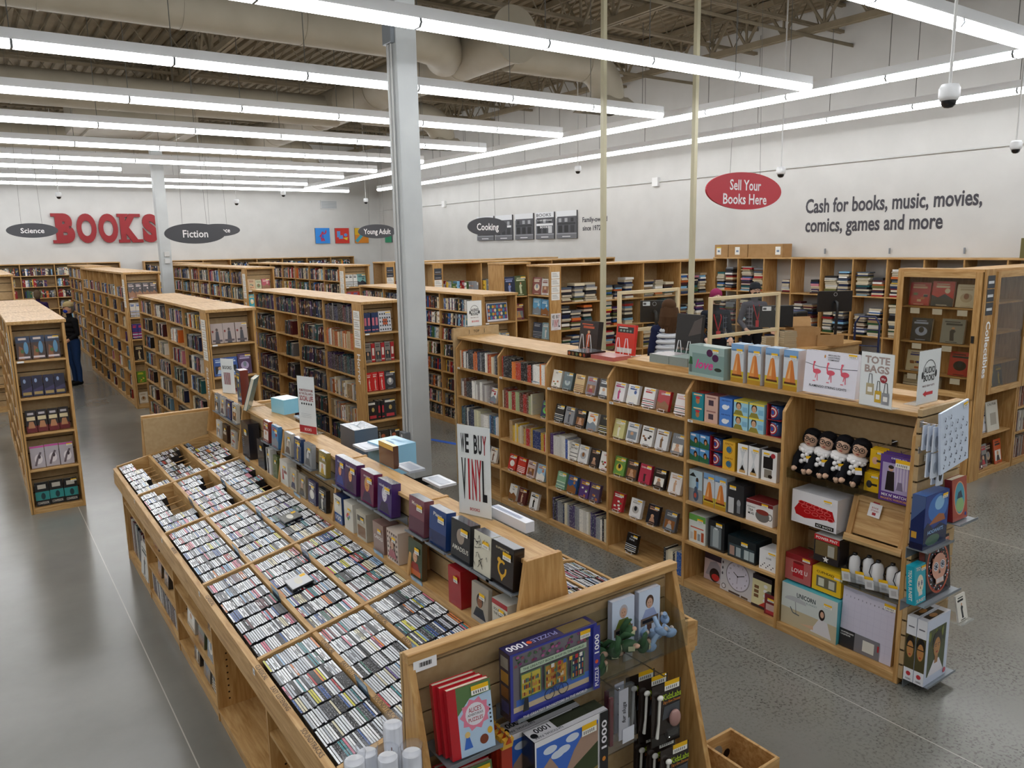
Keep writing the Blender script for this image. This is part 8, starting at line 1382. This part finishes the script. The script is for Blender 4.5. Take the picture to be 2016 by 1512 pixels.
for k, (M, lb) in enumerate(((Matrix.Translation((10.92, WY - .05, 2.97)), 'blue canvas with a red dancing figure on the back wall'), (Matrix.Translation((11.7, WY - .05, 2.965)), 'red canvas with blue shapes on the back wall'), (Matrix.Translation((12.5, WY - .05, 2.965)), 'yellow and orange canvas with a teal arm on the back wall'), (frame(WX - .05, 27.9, 2.97, SIDE), 'green canvas half hidden by the white column'))): panel(M, .565, .57, canvas(k), 'wall_canvas', 'canvas', lb)
t = thing('wall_vent', 'square grey louvred vent high on the back wall', 'vent', (11.2, WY - .03, 4.24)); MB().box(0, .66, 0, .028, 0, .32, mat='conduit').build('vent_frame', t); m = MB()
for k in range(12): m.box(.03, .63, -.006, -.0005, .03 + .022 * k, .04 + .022 * k, mat='grey_metal')
m.build('louvre_blades', t)
def oval_sign(x, y, z, w_, h, lines, col, lab):
    t = thing('hanging_sign', lab, 'sign', (x, y, z)); n = 48; P = [(w_ / 2 * math.cos(2 * PI * k / n), h / 2 * math.sin(2 * PI * k / n)) for k in range(n)]
    MB().prism(P, 'y', -.012, .012, col, 'ink').build('oval_board', t)
    m = MB().plane((0, -.013, 0), (1, 0, 0), (0, 0, 1))
    for s, q, hh, ww in lines: m.text(s, 0, q, hh, '#eceaec', w=ww, bold=.015)
    m.build('lettering', t)
    for s in (-1, 1): MB().tube([(s * w_ * .2, 0, h * .43), (s * w_ * .12, 0, 6.995 - z)], .0025, 5, mat='cable').build('hanging_wire', t)
GR = '#46474c'
oval_sign(3.4, 14.5, 3.09, 1.02, .35, [('Fiction', 0, .13, .42)], GR, 'dark grey oval hanging sign reading Fiction'); oval_sign(1.2, 18.1, 3.24, .88, .28, [('Science', 0, .1, .4)], GR, 'dark grey oval hanging sign reading Science, left of the red letters'); oval_sign(4.82, 18.4, 3.24, .95, .28, [('Reference', 0, .1, .5)], GR, 'dark grey oval hanging sign partly behind the Fiction sign'); oval_sign(7.75, 16.35, 3.15, .92, .31, [('Young Adult', 0, .12, .66)], GR, 'dark grey oval hanging sign reading Young Adult, cut by the white column'); oval_sign(8.34, 12.7, 3.15, .9, .345, [('Cooking', 0, .135, .5)], GR, 'dark grey oval hanging sign reading Cooking, before the photo panels')
oval_sign(8.14, 6.5, 3.41, 1.44, .455, [('Sell Your', .075, .13, .6), ('Books Here', -.095, .13, .84)], '#b8323e', 'red oval hanging sign reading Sell Your Books Here')
def dome(x, y, z, top, lab):
    t = thing('security_camera', lab, 'security camera', (x, y, z), 0, 'dome security cameras'); MB().tube([(0, 0, .12), (0, 0, top - z)], .012, 8, mat='conduit').build('drop_pipe', t); MB().lathe([(0, .12), (.06, .12), (.075, .09), (.075, .03), (.062, .0), (.0, 0)], n=22, mat='white_metal').build('camera_housing', t); MB().lathe([(.055, 0), (.05, -.03), (.03, -.05), (0, -.055)], n=20, col='#15161a', mat='gloss').build('dome_lens', t)
for x, y, z, tp, lb in ((6.36, 3.18, 3.83, 6.995, 'nearest dome security camera, hanging at the upper right'), (11.3, 8.3, 3.87, 6.995, 'dome security camera hanging just right of the red oval sign'), (11.6, 13.9, 4.4, 6.995, 'dome security camera hanging left of the cream posts'), (12.2, 5.13, 3.98, 6.995, 'dome security camera at the right edge above the conduit'), (2.28, 24, 4.25, 6.995, 'distant dome security camera above the letter B'), (6.87, 24, 4.15, 6.995, 'distant dome security camera right of the far column'), (8.3, 24, 4.42, 6.995, 'distant dome security camera left of the wall vent'), (11.03, 24, 4.25, 6.995, 'distant dome security camera right of the wall vent')): dome(x, y, z, tp, lb)
m = MB()
for a in ((5.9, 6.28, 9.55, 9.6), (6.0, 6.25, 9.35, 9.4)): pass
tag(MB().add([(5.5, 9.15, .002), (5.58, 9.2, .002), (5.3, 10.05, .002), (5.22, 10.0, .002)], [(0, 1, 2, 3)], '#2a5ab5', 'ink').build('floor_tape'), 'strip of blue tape on the floor behind the white column', 'tape')
# ------------------------------------------------------------ people
def limb(P, r): return list(zip(P, r))
def person(name, label, loc, rz, skin, J, cloth, hair_fn, extras, shoes='#161616'):
    """J: joints in body space (facing -y). One remeshed surface, coloured by the nearest limb."""
    t = thing(name, label, 'person', loc, rz); m = MB(); prim = []
    def tube(pts, rs, cs):
        m.tube(pts, rs, 14)
        for p, r in zip(pts, rs): m.ball(p, r, n=14, m=8)
        for i in range(len(pts) - 1): prim.append((Vector(pts[i]), Vector(pts[i + 1]), rs[i], rs[i + 1], cs[i]))
    def blob(p, r, c): m.ball(p, r, n=18, m=12); prim.append((Vector(p), Vector(p) + Vector((0, 0, .001)), min(r), min(r), c))
    top, leg = cloth; H = J
    sh, hp = H['sh'], H['hip']
    for q, x in ((.93, .1), (1.0, .12), (1.08, .115), (1.18, .125), (1.28, .14), (1.37, .12)):
        m.ball((0, H['lean'] * (q - .93), q), (x * 1.35, x * .86, .075), n=18, m=10)
    prim.append((Vector((0, 0, .93)), Vector((0, H['lean'] * .2, 1.08)), .15, .14, leg if False else top)); prim.append((Vector((0, H['lean'] * .15, 1.05)), Vector((0, H['lean'] * .44, 1.38)), .17, .17, top))
    hy = H['lean'] * .5
    tube([(0, hy, 1.36), (0, hy - .01, 1.46), (0, hy - .02, 1.54)], [.07, .056, .054], [top, skin])
    blob((0, hy - .025, 1.635), (.076, .095, .115), skin); blob((0, hy - .11, 1.615), (.016, .022, .024), skin); blob((0, hy - .055, 1.56), (.05, .055, .04), skin)
    for s in (-1, 1): blob((s * .078, hy - .015, 1.63), (.012, .022, .03), skin)
    for s, k in ((-1, 'L'), (1, 'R')):
        S = Vector((s * .175, hy - .0, 1.375)); E, W_ = Vector(H['el' + k]), Vector(H['wr' + k])
        tube([(s * .08, hy, 1.385), S, (S + E) / 2, E, (E + W_) / 2, W_], [.07, .068, .055, .047, .043, .034], [top] * 5)
        d = (W_ - E).normalized(); n_ = Vector((0, 0, 1)).cross(d); n_ = n_.normalized() if n_.length > .1 else Vector((1, 0, 0)); pc = W_ + d * .05
        tube([W_, pc, W_ + d * .09], [.03, .036, .034], [skin] * 2)
        for f in range(4):
            o = n_ * (.03 - .02 * f); L = (.07, .08, .075, .06)[f]; b = W_ + d * .09 + o; c = d.cross(n_) * (.02 if d.cross(n_).z < 0 else -.02)
            tube([b, b + d * L * .5 + c * .4, b + d * L * .85 + c * 1.4], [.0095, .0088, .008], [skin] * 2)
        b = W_ + d * .03 + n_ * (.034 * s * -1); tube([b, b + d * .035 + n_ * (-s * .022), b + d * .065 + n_ * (-s * .026)], [.012, .0105, .009], [skin] * 2)
        A = Vector((s * .1, .01, .08)); K_ = Vector((s * .105, -.015, .5)); Hp = Vector((s * .095, 0, .92))
        tube([Hp, (Hp + K_) / 2, K_, (K_ + A) / 2 + Vector((0, .015, .02)), A], [.1, .088, .066, .058, .048], [leg] * 4)
        tube([(s * .1, .03, .045), (s * .105, -.06, .04), (s * .115, -.15, .035)], [.045, .045, .035], [shoes] * 2)
    me0 = m.build('tmp'); bpy.context.view_layer.update()
    md = me0.modifiers.new('r', 'REMESH'); md.mode = 'VOXEL'; md.voxel_size = .0095
    sm = me0.modifiers.new('s', 'SMOOTH'); sm.iterations = 4; sm.factor = .5
    dg = bpy.context.evaluated_depsgraph_get(); me = bpy.data.meshes.new_from_object(me0.evaluated_get(dg)); bpy.data.objects.remove(me0)
    me.materials.clear(); me.materials.append(MATS['matte']); me.name = 'body'
    for a in list(me.color_attributes): me.color_attributes.remove(a)
    at = me.color_attributes.new('Col', 'FLOAT_COLOR', 'CORNER'); d = []
    ab = [(a, b - a, (b - a).length_squared, r0, r1, C(c)) for a, b, r0, r1, c in prim]
    for p in me.polygons:
        c = p.center; best = 9; col = None
        for a, v, l2, r0, r1, cc in ab:
            k = min(max((c - a).dot(v) / l2, 0), 1); q = (c - a - v * k).length - (r0 + (r1 - r0) * k)
            if q < best: best, col = q, cc
        if c.z < .97 and c.z > .1 and abs(c.x) < .2 and col == C(top): col = C(leg)
        d += list(col) * p.loop_total; p.use_smooth = True
    at.data.foreach_set('color', d)
    o = bpy.data.objects.new('body', me); COL.objects.link(o); o.parent = t
    e = MB()
    for s in (-1, 1): e.ball((s * .03, hy - .113, 1.655), (.011, .006, .007), '#ece8e4', 'gloss', 10, 6); e.ball((s * .03, hy - .1175, 1.655), (.005, .003, .005), '#2a1c16', 'gloss', 8, 5)
    e.build('eyes', t); hair_fn(t, hy)
    for x in extras: x(t, hy)
    return t
def short_hair(c, size=1.0, long=False):
    def f(t, hy):
        m = MB(); m.ball((0, hy + .0, 1.69), (.087 * size, .1 * size, .085 * size), c, 'matte', 18, 10); m.ball((0, hy + .045, 1.63), (.085 * size, .06 * size, .1 * size), c, 'matte', 16, 9)
        if long:
            r = random.Random(1)
            for k in range(26): a = PI * (-.05 + 1.1 * k / 25); x, y = .085 * math.cos(a), .02 + .085 * math.sin(a); m.tube([(x, hy + y, 1.66), (x * 1.25, hy + y * 1.2 + .01, 1.55), (x * 1.3 + r.uniform(-.02, .02), hy + y * 1.2, 1.45), (x * 1.2, hy + y * 1.15 + r.uniform(-.02, .02), 1.34)], [.028, .03, .026, .012], 6, c, 'matte')
        else:
            for s in (-1, 1): m.ball((s * .074, hy + .0, 1.66), (.016, .045, .05), c, 'matte', 10, 6)
        m.build('hair', t)
    return f
def mask(c, spots=None):
    def f(t, hy):
        m = MB(); m.ball((0, hy - .075, 1.585), (.06, .052, .05), c, 'matte', 16, 9)
        for s in (-1, 1): m.tube([(s * .055, hy - .08, 1.6), (s * .082, hy - .01, 1.64)], .003, 5, c, 'matte')
        if spots:
            for k in range(14): a = -2.6 + .3 * (k % 7); z = 1.6 - .03 * (k // 7); m.ball((.056 * math.cos(a), hy - .075 + .049 * math.sin(a), z), .006, spots, 'matte', 6, 4)
        m.build('face_mask', t)
    return f
def glasses(t, hy):
    m = MB()
    for s in (-1, 1): m.tube([(s * .032 + .024 * math.cos(a), hy - .122, 1.655 + .02 * math.sin(a)) for a in [2 * PI * q / 14 for q in range(15)]], .0028, 5, '#17171a', 'gloss', False); m.tube([(s * .056, hy - .12, 1.658), (s * .08, hy - .02, 1.66)], .0025, 5, '#17171a', 'gloss')
    m.tube([(-.008, hy - .122, 1.66), (.008, hy - .122, 1.66)], .0025, 5, '#17171a', 'gloss'); m.build('glasses', t)
def lanyard(t, hy):
    m = MB()
    for s in (-1, 1): m.tube([(s * .05, hy - .04, 1.43), (s * .055, hy - .13, 1.33), (.0, hy - .155, 1.12)], .009, 6, '#a8262e', 'matte')
    l = m.build('lanyard', t); MB().box(-.035, .035, hy - .165, hy - .16, 1.0, 1.12, '#c43a40', 'gloss').build('badge', l)
def open_shirt(c1, c2, inner):
    def f(t, hy):
        m = MB(); r = random.Random(2)
        for s in (-1, 1):
            for k in range(5):
                z = 1.02 + .075 * k; m.tube([(s * (.155 + .004 * k), hy - .07, z), (s * .085, hy - .128, z)], .004, 5, c2, 'matte')
            for k in range(2): x = s * (.09 + .045 * k); m.tube([(x, hy - .13 + .025 * k, 1.0), (x, hy - .132 + .025 * k, 1.2), (x, hy - .12 + .02 * k, 1.36)], .004, 5, c2, 'matte')
        m.build('shirt_check', t); m = MB(); m.ball((0, hy - .05, 1.2), (.07, .085, .2), inner, 'matte', 14, 10); m.build('inner_shirt', t)
    return f
ARM = dict(sh=.18, hip=.93, lean=0.0, elL=(-.235, .0, 1.1), wrL=(-.2, -.16, 1.0), elR=(.235, .0, 1.1), wrR=(.2, -.16, 1.0))
def cap(t, hy): m = MB(); m.lathe([(.094, 0), (.096, .03), (.085, .075), (.05, .1), (0, .108)], (0, hy - .01, 1.68), 20, '#b09c70', 'matte', 1, 1.1); c = m.build('cap', t); MB().prism([(-.07, -.08), (.07, -.08), (.06, -.15), (.03, -.185), (-.03, -.185), (-.06, -.15)], 'z', 1.682, 1.69, '#bba983', 'matte').build('cap_brim', c).location = (0, hy, 0)
def beanie(t, hy): m = MB(); m.lathe([(.092, 0), (.097, .01), (.097, .04), (.092, .045), (.09, .08), (.065, .115), (0, .128)], (0, hy - .005, 1.665), 22, '#2b2d32', 'matte', 1, 1.12); m.build('beanie', t)
def vest(t, hy):
    m = MB()
    for k in range(6): z = 1.0 + .075 * k; q = (.185, .19, .195, .2, .2, .17)[k]; m.ball((0, hy * .7 + .005, z), (q, q * .72, .052), '#d9dce2', 'matte', 22, 8)
    v = m.build('quilted_vest', t); m = MB()
    for k in range(5): z = 1.035 + .075 * k; m.tube([(.185 * math.sin(a), hy * .7 + .005 + .134 * math.cos(a), z - .02 * math.cos(2 * a)) for a in [-1.3 + .325 * q for q in range(9)]], .003, 5, '#aab0ba', 'matte')
    m.build('quilting_seams', v)
person('person', 'man in tan cap, blue mask, black jacket and jeans standing in the left aisle', (1.74, 18.9, 0), -1.2, '#c99b80', ARM, ('#17171a', '#27406a'), short_hair('#6a655c'), [cap, mask('#2740a8')])
person('person', 'person in a purple jacket with short brown hair browsing the back shelves', (1.62, 25.6, 0), PI - .2, '#c99b80', ARM, ('#2f2044', '#26262c'), short_hair('#5a4a38', 1.08), [])
person('person', 'woman with long curly brown hair and a white quilted vest, seen from behind', (7.56, 7.2, .281), PI - .5, '#d2a68a', ARM, ('#1f2440', '#26262c'), short_hair('#4f3826', 1.1, True), [vest])
person('person', 'person with pink hair, glasses, patterned mask and dark checked shirt behind the counter', (9.72, 8.25, .281), -.55, '#d9b39c', ARM, ('#22252e', '#1c1c22'), short_hair('#8f3158', 1.1), [mask('#2a2522', '#a8925a'), glasses, open_shirt('#22252e', '#6a7080', '#1c1c1e'), lanyard])
person('person', 'person in grey beanie, black mask and grey checked shirt standing behind the counter', (11.55, 8.95, .281), -.5, '#cfa58c', dict(ARM, lean=-.1, elL=(-.27, -.06, 1.1), wrL=(-.24, -.26, .98), elR=(.27, -.06, 1.1), wrR=(.24, -.26, .98)), ('#55525a', '#1c1c22'), short_hair('#2a201c'), [beanie, mask('#161618'), glasses, open_shirt('#55525a', '#8f8c96', '#18181b'), lanyard])
stuff(FAR.build('shelved_books'), 'rows and piles of books filling the further shelves', 'books')
